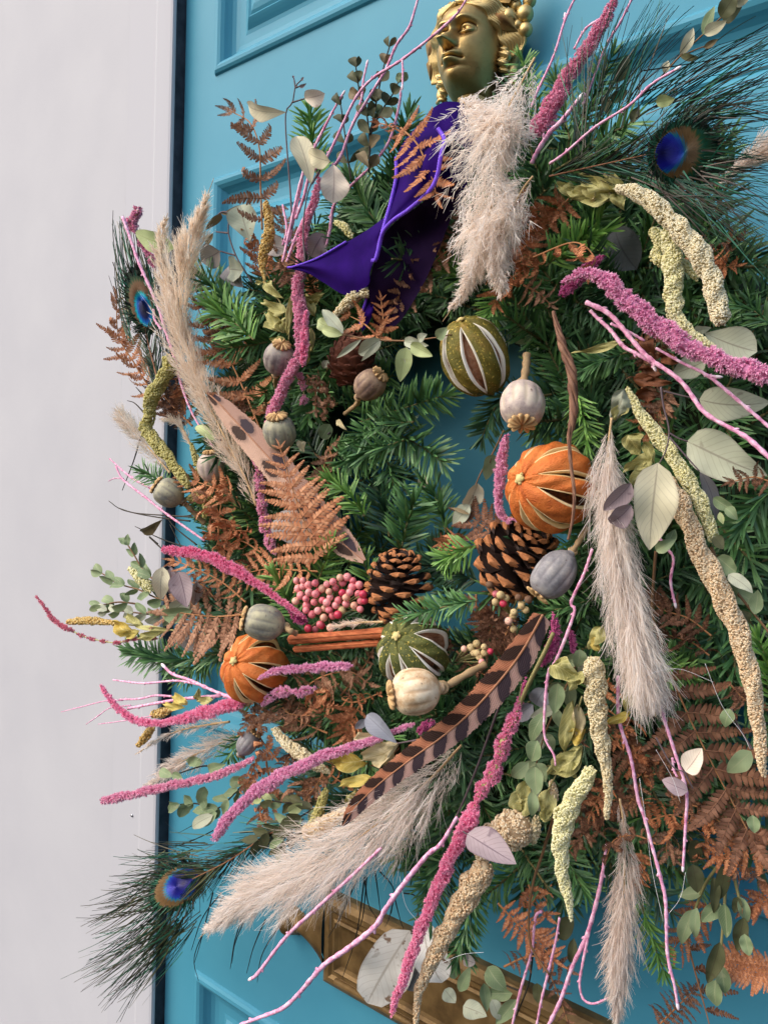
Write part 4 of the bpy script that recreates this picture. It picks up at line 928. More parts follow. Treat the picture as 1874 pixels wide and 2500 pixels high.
def peacock(label, shaft, d, eye, esz, eang, barbs, tips=(), mat=None, eyemat=None, off=(0, .22), nb=120, blen=90, bw=3.0, group='peacock feathers', spread=.55, jit=(5, 12), es=.93):
    """shaft: px points root->eye; eye centre px; esz (half across, half along) px; eang px direction along the feather; barbs: side length profile; tips: explicit px end points of long barbs"""
    _fs[0] += 1; r = np.random.default_rng(_fs[0]*5); o = thing('peacock_feather', label, 'feather', U(shaft[0][0], shaft[0][1], d), group)
    P, W, T = px_path([(x, y, 4) for x, y in shaft], 80, d); S, N = frames(P, T); g = G(); sc = SC(*eye, d); v, f = tube(P, np.linspace(2.8, 1.2, 80)*sc, 6); g.add(v, f); g.build('shaft', mt_shaft, o)
    g = G(); k = nb; u = r.uniform(.02, 1, k); q = (u*79).astype(int); sd = np.where(np.arange(k) % 2, 1.0, -1.0); an = r.uniform(.5, 1.0, k)*spread
    d0 = nrm(T[q]*np.cos(an)[:, None]+S[q]*(sd*np.sin(an))[:, None]+N[q]*r.normal(0, .10, k)[:, None]); ln = blen*sc*r.uniform(.6, 1.2, k)*(.6+.5*u)
    hairs(g, P[q], d0, ln, -S[q]*(sd*.10)[:, None]*0+T[q]*.12+r.normal(0, .06, (k, 3)), np.full(k, bw*sc), r, 7); g.build('barbs', mat or mt_barb, o, kind='stuff')
    C = U(*eye, d+.002); ax = nrm(Rt*eang[0]-Up*eang[1]); V = toward(C); sx = nrm(np.cross(ax, V)); n = np.cross(sx, ax); nr, na = 18, 150; g = G(); th = np.arange(na)*2*np.pi/na; pts, er, br = [], [], []
    jag = 1+.035*r.normal(0, 1, na)
    for i in range(nr):
        rad = i/(nr-1); x = esz[0]*sc*rad*np.cos(th)*(jag if i == nr-1 else 1); y = esz[1]*sc*rad*np.sin(th)*(jag if i == nr-1 else 1); hgt = .0012*(1-rad**2)
        pts.append(C+sx*x[:, None]+ax*y[:, None]+n*hgt)
        ex, ey = rad*np.cos(th)-off[0], rad*np.sin(th)+off[1]; e1 = np.sqrt((ex*1.05)**2+(ey*1.05)**2)+.05*np.clip(ey, -1, .1)*np.exp(-(ex/.16)**2)
        e1 = e1*(1+.10*np.sin(th*41)*np.sin(th*17+1))+.02*np.sin(th*97); er.append(np.clip(np.maximum(e1*es, (rad-.80)*.7+.86 if rad > .8 else 0), 0, 1)); br.append(.5+.5*np.sin(th*75+rad*5))
    g.add(np.array(pts).reshape(-1, 3), [grid_faces(nr, na, True)], 0, er=np.array(er).ravel(), br=np.array(br).ravel()); g.build('eye', eyemat or mt_eye, o)
    g = G(); k = 260; a = r.uniform(0, 2*np.pi, k); rr_ = r.uniform(.72, 1.0, k); p0 = C+sx*(esz[0]*sc*rr_*np.cos(a))[:, None]+ax*(esz[1]*sc*rr_*np.sin(a))[:, None]+n*.0008
    d0 = nrm(sx*(np.cos(a)*.8)[:, None]+ax*(np.sin(a)*.8+.55)[:, None]+r.normal(0, .14, (k, 3))); hairs(g, p0, d0, esz[0]*sc*r.uniform(.25, .8, k), ax*.2+r.normal(0, .08, (k, 3)), np.full(k, bw*sc*.9), r, 5); g.build('rim_barbs', mt_barbgreen, o, kind='stuff')
    # barbs around the rim of the eye and the explicit long ones
    if tips:
        g = G()
        for (rx_, ry_, tx, ty, *rest) in tips:
            dd = rest[0] if rest else d
            nn = 7
            for j in range(nn if not rest or len(rest) < 2 else rest[1]):
                a = np.array([rx_, ry_], float)+r.normal(0, jit[0], 2); b = np.array([tx, ty], float)+r.normal(0, jit[1], 2)*(j > 0); mid = (a+b)/2+r.normal(0, 6, 2)+np.array([(b-a)[1], -(b-a)[0]])*.05
                mid = mid+r.normal(0, .06, 2)*np.linalg.norm(b-a); p0, p1, p2 = U(*a, d), U(*mid, d+r.uniform(-.002, .004)), U(*b, dd+r.uniform(-.004, .004)); uu = np.linspace(0, 1, 9)[:, None]; Cc = (1-uu)**2*p0+2*uu*(1-uu)*p1+uu*uu*p2; Tn = nrm(np.gradient(Cc, axis=0)); s_ = nrm(np.cross(Tn, toward(p1)+r.normal(0, .3, 3))); w = bw*sc*(1-.6*uu)*.5*r.uniform(.7, 1.2)
                g.add(np.stack([Cc-s_*w, Cc+s_*w], 1).reshape(-1, 3), [grid_faces(9, 2)])
        g.build('long_barbs', mat or mt_barb, o, kind='stuff')
    return o
# ---- ribbon ---------------------------------------------------------------------------
_m = Mat('purple_velvet', .85, .05); _m.col(_m.ramp(_m.noise(60, 3), [(L(28, 6, 74), .3), (L(40, 11, 94), .7)])); _m.b.inputs['Sheen Weight'].default_value = .16; _m.b.inputs['Sheen Tint'].default_value = L(112, 60, 220); _m.b.inputs['Sheen Roughness'].default_value = .35; _m.bump(_m.noise(900, 2), .0002, .3); mt_velvet = _m.m
_m = Mat('purple_ribbon_back', .8, .1); _m.col(_m.ramp(_m.noise(80, 3), [(L(30, 14, 44), .3), (L(42, 22, 60), .7)])); mt_velvetback = _m.m
mt_cord = simple('violet_cord', [L(96, 50, 196), L(132, 88, 228)], 400, .6, isl=.3)
def sheet(name, A, B, d_a, d_b, mat, parent, n=40, k=14, sag=.0, rip=0.0, seed=0):
    """loft between two px polylines with their own depths (x,y[,d])"""
    def pl(q, d): return spline(np.array([U(p[0], p[1], p[2] if len(p) > 2 else d) for p in q]), n)
    a, b = pl(A, d_a), pl(B, d_b); V = []
    for j in range(k):
        u = j/(k-1); C = a*(1-u)+b*u; w = toward(C); t = np.linspace(0, 1, n); C = C+w*((sag*math.sin(math.pi*u)+(rip or .0028)*np.sin(t*9+u*5+seed)*math.sin(math.pi*u))[:, None]); V.append(C)
    g = G(); g.add(np.array(V).reshape(-1, 3), [grid_faces(k, n)]); return g.build(name, mat, parent)
def cord(name, line, d, w, parent):
    P = spline(np.array([U(p[0], p[1], p[2] if len(p) > 2 else d) for p in line]), 260); T = nrm(np.gradient(P, axis=0)); S, N = frames(P, T); s = SC(line[0][0], line[0][1], d); g = G(); cum = np.concatenate([[0], np.cumsum(np.linalg.norm(np.diff(P, axis=0), axis=1))])
    for q in (0, 2*np.pi/3, 4*np.pi/3):
        a = cum/(w*s*1.7)*2*np.pi+q; C = P+S*(np.cos(a)*w*s*.24)[:, None]+N*(np.sin(a)*w*s*.24)[:, None]; v, f = tube(C, w*s*.30, 6); g.add(v, f)
    return g.build(name, mt_cord, parent)
# ================================================================== the wreath: base and dark fir filling
RXC, RZC, RMAJ, RTUB = -.312, -.004, .176, .070
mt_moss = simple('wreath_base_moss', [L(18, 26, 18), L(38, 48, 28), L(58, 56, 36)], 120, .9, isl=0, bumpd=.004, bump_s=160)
g = G(); na, nb = 120, 20; th = np.arange(na)*2*np.pi/na; ph = np.arange(nb)*2*np.pi/nb; rr = np.random.default_rng(3)
A, B = np.meshgrid(th, ph, indexing='ij'); lum = 1+.06*np.sin(A*17+B*3)+.05*np.sin(A*29-B*5)
R_ = RMAJ+RTUB*.86*lum*np.cos(B); g.add(np.stack([RXC+R_*np.cos(A), -.037-.034*lum*np.sin(B), RZC+R_*np.sin(A)], -1).reshape(-1, 3), [np.concatenate([grid_faces(na, nb, True), np.stack([(na-1)*nb+np.arange(nb), (na-1)*nb+(np.arange(nb)+1) % nb, (np.arange(nb)+1) % nb, np.arange(nb)], -1)])])
tag(g.build('wreath_base', mt_moss), 'dark mossy ring behind the fir that carries the whole wreath', 'wreath base')
gd, gm, gs = G(), G(), G()
RLIM = lambda a: np.interp(a, [0, 40, 70, 90, 105, 125, 150, 180, 220, 260, 300, 330, 360], [.32, .28, .25, .225, .222, .228, .236, .25, .255, .270, .285, .31, .32])
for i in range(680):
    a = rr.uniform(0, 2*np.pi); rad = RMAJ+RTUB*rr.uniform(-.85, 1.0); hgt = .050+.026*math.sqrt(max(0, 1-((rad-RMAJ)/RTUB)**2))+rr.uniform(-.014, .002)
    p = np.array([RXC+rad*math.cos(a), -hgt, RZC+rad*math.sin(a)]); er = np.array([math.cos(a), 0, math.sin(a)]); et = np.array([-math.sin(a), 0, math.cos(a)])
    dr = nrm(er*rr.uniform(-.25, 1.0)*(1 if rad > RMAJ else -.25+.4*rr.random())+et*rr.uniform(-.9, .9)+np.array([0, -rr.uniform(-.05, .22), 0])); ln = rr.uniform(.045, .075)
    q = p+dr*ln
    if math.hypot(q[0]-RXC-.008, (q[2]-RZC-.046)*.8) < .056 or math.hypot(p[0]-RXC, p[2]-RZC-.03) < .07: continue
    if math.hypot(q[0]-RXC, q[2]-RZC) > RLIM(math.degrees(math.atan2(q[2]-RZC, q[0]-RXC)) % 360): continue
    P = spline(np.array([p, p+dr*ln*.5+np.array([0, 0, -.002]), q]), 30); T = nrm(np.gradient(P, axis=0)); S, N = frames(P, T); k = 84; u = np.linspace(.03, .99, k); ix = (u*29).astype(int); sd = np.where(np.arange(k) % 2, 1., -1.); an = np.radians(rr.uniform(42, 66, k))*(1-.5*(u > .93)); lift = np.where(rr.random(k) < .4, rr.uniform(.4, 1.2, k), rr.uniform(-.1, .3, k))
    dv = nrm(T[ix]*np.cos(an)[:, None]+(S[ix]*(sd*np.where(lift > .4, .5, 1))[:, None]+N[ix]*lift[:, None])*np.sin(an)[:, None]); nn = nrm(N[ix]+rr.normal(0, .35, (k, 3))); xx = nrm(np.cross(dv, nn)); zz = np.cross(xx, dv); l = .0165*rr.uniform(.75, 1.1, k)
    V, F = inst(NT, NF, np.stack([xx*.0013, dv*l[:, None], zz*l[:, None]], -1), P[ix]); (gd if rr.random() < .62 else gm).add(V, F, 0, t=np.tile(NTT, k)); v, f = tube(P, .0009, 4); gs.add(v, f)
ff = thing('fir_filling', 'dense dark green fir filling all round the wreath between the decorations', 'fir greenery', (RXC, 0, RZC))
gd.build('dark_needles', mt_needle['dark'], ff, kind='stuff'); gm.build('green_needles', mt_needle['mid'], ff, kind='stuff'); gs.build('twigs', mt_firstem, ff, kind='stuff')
# ------------------------------------------------------------------ hand-placed fir sprigs: (label, path, d, tone, needle px, density)
FIR = [
 ('bright fir sprig standing up beside the two small beige leaves at the upper left', [(775, 430), (762, 350), (758, 268)], .100, 'bright', 62, .9),
 ('fir sprig pointing left above the blue door panel, left of the ochre tassel', [(600, 800), (555, 735), (490, 668)], .100, 'mid', 74, .9),
 ('bright green fir sprig between the left pampas plume and the curled dry leaves', [(620, 830), (575, 790), (522, 745)], .108, 'bright', 78, 1),
 ('large fir sprig left of the purple ribbon, under the beige oval leaf', [(935, 570), (890, 500), (850, 425)], .100, 'mid', 72, 1.1),
 ('fir sprig rising behind the purple ribbon, left of the brass neck', [(960, 560), (965, 410), (1000, 270)], .090, 'mid', 62, 1),
 ('dark fir sprig behind the dark olive leaves, left of the ribbon', [(880, 620), (905, 560), (950, 440)], .085, 'dark', 66, 1),
 ('fir sprig peeping out behind the cream plume below the brass ear pendant', [(1320, 330), (1300, 230), (1270, 140)], .085, 'bright', 52, .9),
 ('fir sprig behind the pink tassel at the top right, leaning right', [(1400, 340), (1450, 230), (1496, 130)], .090, 'mid', 58, 1),
 ('short fir sprig left of the peacock barbs at the top right', [(1390, 340), (1370, 250), (1352, 180)], .086, 'mid', 54, .9),
 ('bright star-shaped fir tip below the crumpled olive leaf at the upper right', [(1330, 650), (1410, 590), (1480, 560)], .118, 'bright', 72, 1.1),
 ('bright fir sprig reaching up to the crumpled olive leaf', [(1400, 600), (1440, 550), (1475, 500)], .112, 'mid', 68, 1),
 ('dark fir sprig with stubby needles by the upper right edge of the picture', [(1890, 800), (1840, 760), (1790, 745)], .095, 'mid', 58, .8),
 ('fir sprig hanging at the right edge below the stubby one', [(1880, 700), (1850, 790), (1800, 850)], .090, 'dark', 60, .9),
 ('long fir sprig reaching right into the blue opening, below the brown poppy head', [(880, 1030), (990, 995), (1094, 962)], .100, 'mid', 74, 1.1),
 ('fir sprig pointing down right into the opening at its middle', [(930, 1040), (1010, 1080), (1082, 1128)], .095, 'mid', 70, 1),
 ('fir sprig with bent needles above the middle of the opening edge', [(1010, 1030), (930, 1040), (860, 1085)], .105, 'mid', 66, 1),
 ('green fir sprig pointing left below the opening edge', [(985, 1075), (910, 1100), (835, 1128)], .106, 'mid', 66, 1.1),
 ('fir sprig drooping beside the spotted feather, left of the opening', [(890, 1260), (850, 1205), (790, 1165)], .108, 'bright', 62, 1),
 ('small fir sprig hanging under the bent one at the opening', [(930, 1090), (950, 1140), (962, 1195)], .095, 'mid', 54, .9),
 ('upright fir sprig in the opening, tipped with an olive leaf', [(1088, 1300), (1070, 1230), (1032, 1172)], .090, 'mid', 60, 1.2),
 ('big upright fir sprig just above the pine cone', [(978, 1350), (990, 1290), (1012, 1222)], .106, 'mid', 74, 1.1),
 ('dark fir sprig left of the big upright one above the pine cone', [(950, 1310), (940, 1250), (926, 1190)], .095, 'dark', 70, 1),
 ('bright fir sprig curving down left of the right-hand pine cone', [(1165, 1330), (1115, 1350), (1078, 1372)], .112, 'bright', 58, 1.1),
 ('dark fir sprig between the two pine cones', [(1170, 1420), (1110, 1400), (1046, 1372)], .100, 'dark', 64, 1),
 ('bluish fir sprig lying over the green lime beside the pine cone', [(1165, 1465), (1070, 1485), (975, 1512)], .138, 'mid', 52, 1.2),
 ('bright fir tip standing above the pink berries', [(775, 1420), (795, 1370), (813, 1322)], .132, 'bright', 60, 1),
 ('fir tip between the pink berries and the pine cone', [(905, 1430), (895, 1395), (882, 1362)], .120, 'bright', 56, .9),
 ('bright fir sprig left of the pink berries', [(730, 1510), (700, 1460), (674, 1402)], .118, 'bright', 62, 1),
 ('dark fir sprig under the bright pink tassel on the left', [(640, 1450), (570, 1410), (498, 1380)], .095, 'dark', 66, 1),
 ('dark fir sprig right of the pinkish grey oval leaves', [(660, 1525), (570, 1500), (490, 1468)], .096, 'dark', 66, 1),
 ('fir branch sticking out left over the white frame', [(560, 1590), (430, 1612), (318, 1590)], .092, 'mid', 66, 1.1),
 ('fir sprig drooping below the branch over the white frame', [(520, 1600), (480, 1630), (440, 1650)], .088, 'mid', 60, 1),
 ('little fir tuft left of the round poppy head on the frame', [(412, 1192), (375, 1165), (342, 1148)], .100, 'mid', 44, 1),
 ('small fir tuft under the orange fern, right of the blue strip', [(645, 1295), (615, 1275), (585, 1252)], .100, 'bright', 48, 1),
 ('small fir tuft below the long pampas plume at the left', [(610, 1785), (580, 1815), (556, 1850)], .100, 'mid', 46, .9),
 ('fir sprig below the orange on the left, under the brown fern', [(915, 1700), (850, 1720), (780, 1760)], .098, 'mid', 70, 1.1),
 ('dark fir sprig under the cream poppy head', [(960, 1760), (890, 1750), (810, 1700)], .094, 'dark', 66, 1),
 ('fir sprig hanging down over the letter plate', [(1160, 2130), (1140, 2240), (1114, 2345)], .100, 'mid', 66, 1.2),
 ('fir sprig beside the long pink tassel, above the letter plate', [(1100, 2080), (1060, 2130), (1032, 2190)], .095, 'mid', 62, 1),
 ('fir sprig pointing down with a fresh green tip behind the lowest plume', [(1560, 2190), (1590, 2290), (1622, 2380)], .095, 'bright', 52, 1.1),
 ('fir sprig behind the lowest pampas plume on its left', [(1350, 2040), (1390, 2110), (1430, 2185)], .092, 'mid', 60, 1),
 ('dark fir sprig at the bottom right beside the pink twig', [(1500, 2060), (1560, 2140), (1640, 2230)], .090, 'dark', 60, 1),
 ('broad fir sprig with long pale needles at the right edge', [(1890, 1190), (1850, 1230), (1800, 1300)], .105, 'mid', 86, 1.1),
 ('fir sprig hanging above the right-hand pampas plume', [(1405, 950), (1422, 1020), (1432, 1090)], .112, 'bright', 58, 1),
 ('fir sprig right of the whitish poppy head', [(1400, 985), (1350, 1020), (1305, 1062)], .105, 'mid', 62, 1),
 ('fir sprig right of the brown twisted stalk', [(1530, 860), (1470, 880), (1415, 905)], .105, 'mid', 60, 1),
 ('dark fir sprig at the right rim of the blue opening', [(1250, 940), (1205, 1000), (1175, 1070)], .085, 'dark', 60, 1),
 ('bluish fir sprig below the blue-grey poppy head', [(1450, 1462), (1400, 1478), (1340, 1492)], .118, 'mid', 56, 1),
 ('fir sprig behind the pink twigs at the right', [(1560, 1430), (1640, 1400), (1720, 1350)], .095, 'dark', 66, 1),
 ('fir sprig with yellow-green needles right of the big plume', [(1570, 1600), (1625, 1630), (1680, 1650)], .100, 'bright', 62, 1),
 ('fir sprig right of the long beige tassel at the right edge', [(1900, 1720), (1880, 1640), (1850, 1560)], .092, 'bright', 66, 1),
 ('bright fir sprig just left of the tip of the cream plume', [(1160, 695), (1110, 668), (1062, 642)], .105, 'bright', 56, 1),
 ('fir sprig below the tip of the cream plume', [(1230, 690), (1212, 730), (1190, 775)], .100, 'bright', 54, 1),
 ('dark fir sprig right of the barred feather', [(1110, 1800), (1130, 1860), (1140, 1930)], .095, 'dark', 62, 1),
 ('dark fir sprig above the upper left poppy head', [(780, 1120), (740, 1060), (700, 990)], .090, 'dark', 62, 1),
 ('dark fir sprig left of the closed cone', [(800, 900), (770, 960), (745, 1050)], .090, 'mid', 60, 1)]
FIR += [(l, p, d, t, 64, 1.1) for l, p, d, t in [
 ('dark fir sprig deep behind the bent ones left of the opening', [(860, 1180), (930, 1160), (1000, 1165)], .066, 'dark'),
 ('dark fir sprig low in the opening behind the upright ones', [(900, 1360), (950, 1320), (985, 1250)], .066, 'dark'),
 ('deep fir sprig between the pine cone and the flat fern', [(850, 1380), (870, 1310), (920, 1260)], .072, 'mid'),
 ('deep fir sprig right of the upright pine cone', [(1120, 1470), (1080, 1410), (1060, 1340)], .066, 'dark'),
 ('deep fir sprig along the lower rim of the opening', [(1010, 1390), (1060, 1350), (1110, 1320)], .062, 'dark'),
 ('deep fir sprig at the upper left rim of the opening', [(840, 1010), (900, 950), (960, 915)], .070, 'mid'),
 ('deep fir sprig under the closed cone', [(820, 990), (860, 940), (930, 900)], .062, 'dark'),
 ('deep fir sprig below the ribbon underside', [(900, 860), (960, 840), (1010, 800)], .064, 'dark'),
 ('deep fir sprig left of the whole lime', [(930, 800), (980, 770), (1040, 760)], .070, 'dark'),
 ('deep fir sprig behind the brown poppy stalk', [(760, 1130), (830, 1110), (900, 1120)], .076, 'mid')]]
for l, p, d, t, nl, dn in FIR: fir(l, p, d, t, nl, dn)
# ------------------------------------------------------------------ bracken: (label, path with pinna length, d, kw)
FERN = [
 ('tall dried bracken frond against the blue door at the upper left', [(640, 560, 95), (636, 450, 92), (633, 360, 82), (610, 300, 60), (565, 272, 40)], .112, dict(tone='brown', n=8, curl=.55, messy=.15, ang=74, t0=.08, seed=5)),
 ('rust bracken frond lying across the purple ribbon', [(978, 312, 60), (1018, 352, 92), (1044, 409, 84), (1058, 448, 66), (1064, 475, 40)], .150, dict(tone='rust', n=7, curl=.12, messy=.08, t0=.06, seed=3)),
 ('small rust bracken tuft at the top left of the ribbon', [(990, 330, 40), (960, 312, 40), (925, 300, 26)], .146, dict(tone='rust', n=4, curl=.8, messy=.2)),
 ('orange lacy bracken right of the cream plume', [(1345, 590, 60), (1300, 560, 70), (1265, 520, 66), (1250, 490, 40)], .118, dict(tone='rust', n=7, curl=.7, messy=.25)),
 ('orange lacy bracken below the cream plume', [(1330, 640, 60), (1280, 660, 72), (1235, 690, 70), (1210, 740, 40)], .114, dict(tone='rust', n=7, curl=.7, messy=.25)),
 ('hanging orange bracken over the base of the big pink tassel', [(1300, 628, 40), (1400, 592, 80), (1450, 628, 80), (1440, 660, 40)], .142, dict(tone='rust', n=6, curl=.5, messy=.2, sides=(1,))),
 ('dark brown rolled bracken frond between the ribbon and the cream plume', [(1120, 590, 50), (1060, 640, 66), (1010, 700, 74), (965, 745, 46)], .118, dict(tone='brown', n=9, curl=.7, messy=.12)),
 ('dark brown bracken curling out from under the ribbon loop', [(1110, 500, 40), (1090, 540, 50), (1075, 590, 40)], .110, dict(tone='dark', n=6, curl=.9, messy=.2)),
 ('orange bracken tuft under the ribbon tail', [(925, 830, 55), (905, 805, 62), (880, 785, 60), (850, 770, 40)], .132, dict(tone='orange', n=3, curl=.15, messy=.2)),
 ('small upright orange bracken tip beside the ribbon tail', [(925, 840, 40), (935, 790, 44), (930, 730, 20)], .130, dict(tone='rust', n=6, curl=.3, messy=.12)),
 ('broad orange bracken frond right of the left pampas plume', [(640, 1060, 80), (590, 940, 96), (555, 870, 90), (505, 800, 70), (480, 745, 40)], .104, dict(tone='orange', n=8, curl=.25, messy=.10, ang=72, seed=9)),
 ('orange bracken half hidden behind the left pampas plume', [(560, 860, 60), (530, 790, 66), (485, 700, 40)], .098, dict(tone='rust', n=6, curl=.5, messy=.2)),
 ('big flat orange bracken frond lying over the spotted feather', [(778, 1365, 100), (748, 1290, 106), (716, 1200, 76), (695, 1130, 40), (681, 1086, 16)], .142, dict(tone='orange', n=12, curl=.0, messy=.03, ang=66, t0=.02, seed=4)),
 ('orange bracken frond lying flat above the pink berries', [(780, 1395, 44), (720, 1392, 60), (650, 1390, 60), (590, 1402, 30)], .118, dict(tone='orange', n=9, curl=.15, messy=.08)),
 ('curled orange bracken under the left poppy heads', [(533, 1330, 60), (536, 1260, 80), (547, 1196, 60)], .120, dict(tone='orange', n=5, curl=.7, messy=.22)),
 ('orange bracken curl below the blue strip of door', [(640, 1350, 40), (585, 1320, 66), (545, 1345, 50)], .112, dict(tone='orange', n=5, curl=.8, messy=.2)),
 ('orange bracken frond beside the yellow-green tassel on the left', [(580, 1215, 50), (520, 1190, 60), (460, 1170, 40)], .116, dict(tone='orange', n=6, curl=.35, messy=.15)),
 ('narrow brown bracken frond slanting down to the grey poppy head', [(600, 1470, 38), (540, 1420, 42), (470, 1385, 40), (422, 1368, 26)], .116, dict(tone='orange', n=10, curl=.5, messy=.12)),
 ('large brown bracken frond left of the grey poppy head', [(600, 1530, 90), (540, 1512, 100), (470, 1512, 92), (408, 1496, 60)], .108, dict(tone='brown', n=9, curl=.12, messy=.06, sides=(1, -1), ang=80, seed=8)),
 ('brown bracken pinnae hanging above the left orange', [(600, 1500, 110), (520, 1505, 115), (430, 1495, 60)], .112, dict(tone='brown', n=8, curl=.1, messy=.06, sides=(-1,), ang=76)),
 ('brown bracken frond below the cinnamon sticks', [(720, 1700, 60), (780, 1655, 74), (850, 1640, 66), (900, 1668, 40)], .110, dict(tone='brown', n=9, curl=.35, messy=.16)),
 ('brown bracken frond arching below the left orange', [(800, 1790, 66), (730, 1760, 80), (660, 1720, 74), (600, 1690, 40)], .108, dict(tone='brown', n=8, curl=.5, messy=.2)),
 ('tangled brown bracken left of the beige tassel', [(680, 1860, 60), (640, 1810, 72), (610, 1760, 50)], .104, dict(tone='orange', n=6, curl=.8, messy=.28)),
 ('brown bracken behind the hot pink tassel at the lower left', [(700, 1970, 50), (740, 1930, 70), (790, 1910, 50)], .100, dict(tone='brown', n=7, curl=.6, messy=.22)),
 ('brown bracken hanging below the hot pink tassel', [(650, 1860, 60), (660, 1930, 76), (640, 1990, 50)], .100, dict(tone='orange', n=6, curl=.7, messy=.25)),
 ('large dark bracken frond with long arching pinnae at the lower right', [(1632, 1640, 110), (1690, 1770, 150), (1750, 1890, 150), (1830, 2040, 120)], .112, dict(tone='dark', n=9, curl=.38, messy=.04, ang=76, t0=.02, seed=12)),
 ('dark bracken frond curling below the right-hand plume', [(1640, 1840, 70), (1580, 1850, 90), (1520, 1830, 90), (1480, 1790, 50)], .108, dict(tone='dark', n=7, curl=.6, messy=.18)),
 ('dark bracken frond left of the lowest plume', [(1580, 1960, 70), (1510, 1950, 90), (1440, 1990, 80), (1410, 2060, 40)], .104, dict(tone='dark', n=8, curl=.8, messy=.22)),
 ('dark bracken frond right of the big plume, below the small pink twig', [(1735, 1552, 50), (1680, 1510, 60), (1620, 1490, 60), (1580, 1460, 40)], .104, dict(tone='dark', n=8, curl=.3, messy=.12)),
 ('dark curled bracken behind the right-hand plume', [(1730, 1600, 50), (1690, 1570, 66), (1630, 1550, 50)], .100, dict(tone='dark', n=6, curl=.8, messy=.25)),
 ('rust bracken over the lowest plume at its waist', [(1600, 2060, 50), (1550, 2040, 64), (1500, 2050, 60), (1480, 2090, 30)], .126, dict(tone='dark', n=5, curl=1.0, messy=.25)),
 ('rust bracken frond right of the lowest plume', [(1570, 2010, 60), (1640, 1990, 84), (1720, 2020, 60)], .106, dict(tone='rust', n=7, curl=.6, messy=.2)),
 ('brown bracken frond at the right edge by the drooping eucalyptus', [(1890, 2030, 70), (1830, 2060, 84), (1760, 2090, 50)], .100, dict(tone='rust', n=7, curl=.35, messy=.15)),
 ('brown bracken frond over the blue door below the yellow tassel', [(1215, 2205, 36), (1262, 2255, 52), (1310, 2300, 56), (1350, 2340, 36)], .104, dict(tone='rust', n=11, curl=.2, messy=.1)),
 ('brown bracken frond between the lower pink twigs', [(1230, 2360, 30), (1290, 2335, 44), (1350, 2345, 44), (1390, 2370, 30)], .100, dict(tone='dark', n=9, curl=.3, messy=.15)),
 ('brown bracken strand dangling at the bottom beside the pink twigs', [(1325, 2340, 30), (1350, 2400, 40), (1370, 2450, 36), (1385, 2495, 24)], .100, dict(tone='dark', n=8, curl=.5, messy=.2)),
 ('brown bracken hanging beside the thin brown stalk at the lower left of the yellow tassel', [(1290, 2160, 60), (1300, 2190, 66), (1330, 2230, 40)], .102, dict(tone='rust', n=4, curl=.5, messy=.15)),
 ('reddish brown bracken frond pointing left at the lower right edge', [(1900, 2375, 44), (1840, 2368, 56), (1775, 2352, 40)], .085, dict(tone='rust', n=13, curl=.1, messy=.06)),
 ('brown bracken frond with stalk against the door at the bottom right', [(1674, 2290, 60), (1700, 2390, 80), (1722, 2470, 80), (1735, 2520, 60)], .080, dict(tone='dark', n=5, curl=.2, messy=.1, ang=100, sides=(-1,))),
 ('brown bracken tips in the bottom right corner', [(1600, 2510, 46), (1640, 2470, 56), (1690, 2420, 44)], .078, dict(tone='dark', n=9, curl=.2, messy=.1)),
 ('brown bracken behind the drooping green leaves at the right', [(1740, 2200, 60), (1690, 2250, 70), (1640, 2320, 40)], .076, dict(tone='rust', n=6, curl=.3, messy=.15)),
 ('dark red-brown bracken left of the right-hand pine cone', [(1255, 1330, 70), (1200, 1300, 78), (1150, 1265, 56)], .100, dict(tone='dark', n=7, curl=.2, messy=.08)),
 ('dark bracken below the right-hand pine cone by the dry berries', [(1220, 1430, 50), (1205, 1500, 66), (1190, 1570, 44)], .104, dict(tone='dark', n=8, curl=.2, messy=.1)),
 ('dark bracken right of the green lime with the white slits', [(1270, 1600, 60), (1230, 1560, 74), (1190, 1520, 50)], .100, dict(tone='dark', n=8, curl=.25, messy=.12)),
 ('curled brown bracken below the closed cone', [(770, 930, 44), (800, 965, 60), (790, 1010, 40)], .106, dict(tone='brown', n=6, curl=1.2, messy=.3)),
 ('brown bracken curl right of the grey-green poppy head', [(800, 1090, 40), (810, 1120, 54), (790, 1150, 30)], .104, dict(tone='brown', n=5, curl=.6, messy=.25)),
 ('lacy brown bracken dangling over the white frame', [(385, 980, 50), (330, 890, 62), (290, 820, 56), (285, 730, 30)], .096, dict(tone='orange', n=14, curl=.5, messy=.2)),
 ('dark lacy bracken behind the yellow-green tassel', [(470, 1040, 50), (430, 1000, 66), (395, 960, 50)], .088, dict(tone='dark', n=11, curl=.5, messy=.25)),
 ('brown bracken behind the ochre tassel', [(660, 680, 50), (640, 640, 66), (620, 600, 50)], .096, dict(tone='rust', n=6, curl=.7, messy=.2)),
 ('brown bracken right of the ochre tassel', [(690, 700, 40), (700, 620, 56), (690, 545, 40)], .094, dict(tone='brown', n=7, curl=.4, messy=.15)),
 ('rust bracken crossing the foot of the blue-grey oval leaf', [(830, 1700, 36), (880, 1640, 44), (905, 1600, 30)], .102, dict(tone='brown', n=7, curl=.4, messy=.15)),
 ('rust bracken leaf at the right edge on the large green-grey leaf', [(1890, 1180, 40), (1840, 1165, 50), (1790, 1175, 30)], .132, dict(tone='dark', n=6, curl=.4, messy=.15)),
 ('dark bracken behind the upper pink twigs at the right', [(1560, 960, 60), (1590, 900, 76), (1600, 830, 50)], .098, dict(tone='dark', n=7, curl=.9, messy=.25)),
 ('dark bracken under the peacock feather at the right edge', [(1700, 640, 50), (1750, 610, 60), (1800, 580, 40)], .090, dict(tone='dark', n=5, curl=.8, messy=.25))]
for l, p, d, kw in FERN: fern(l, p, d, **kw)
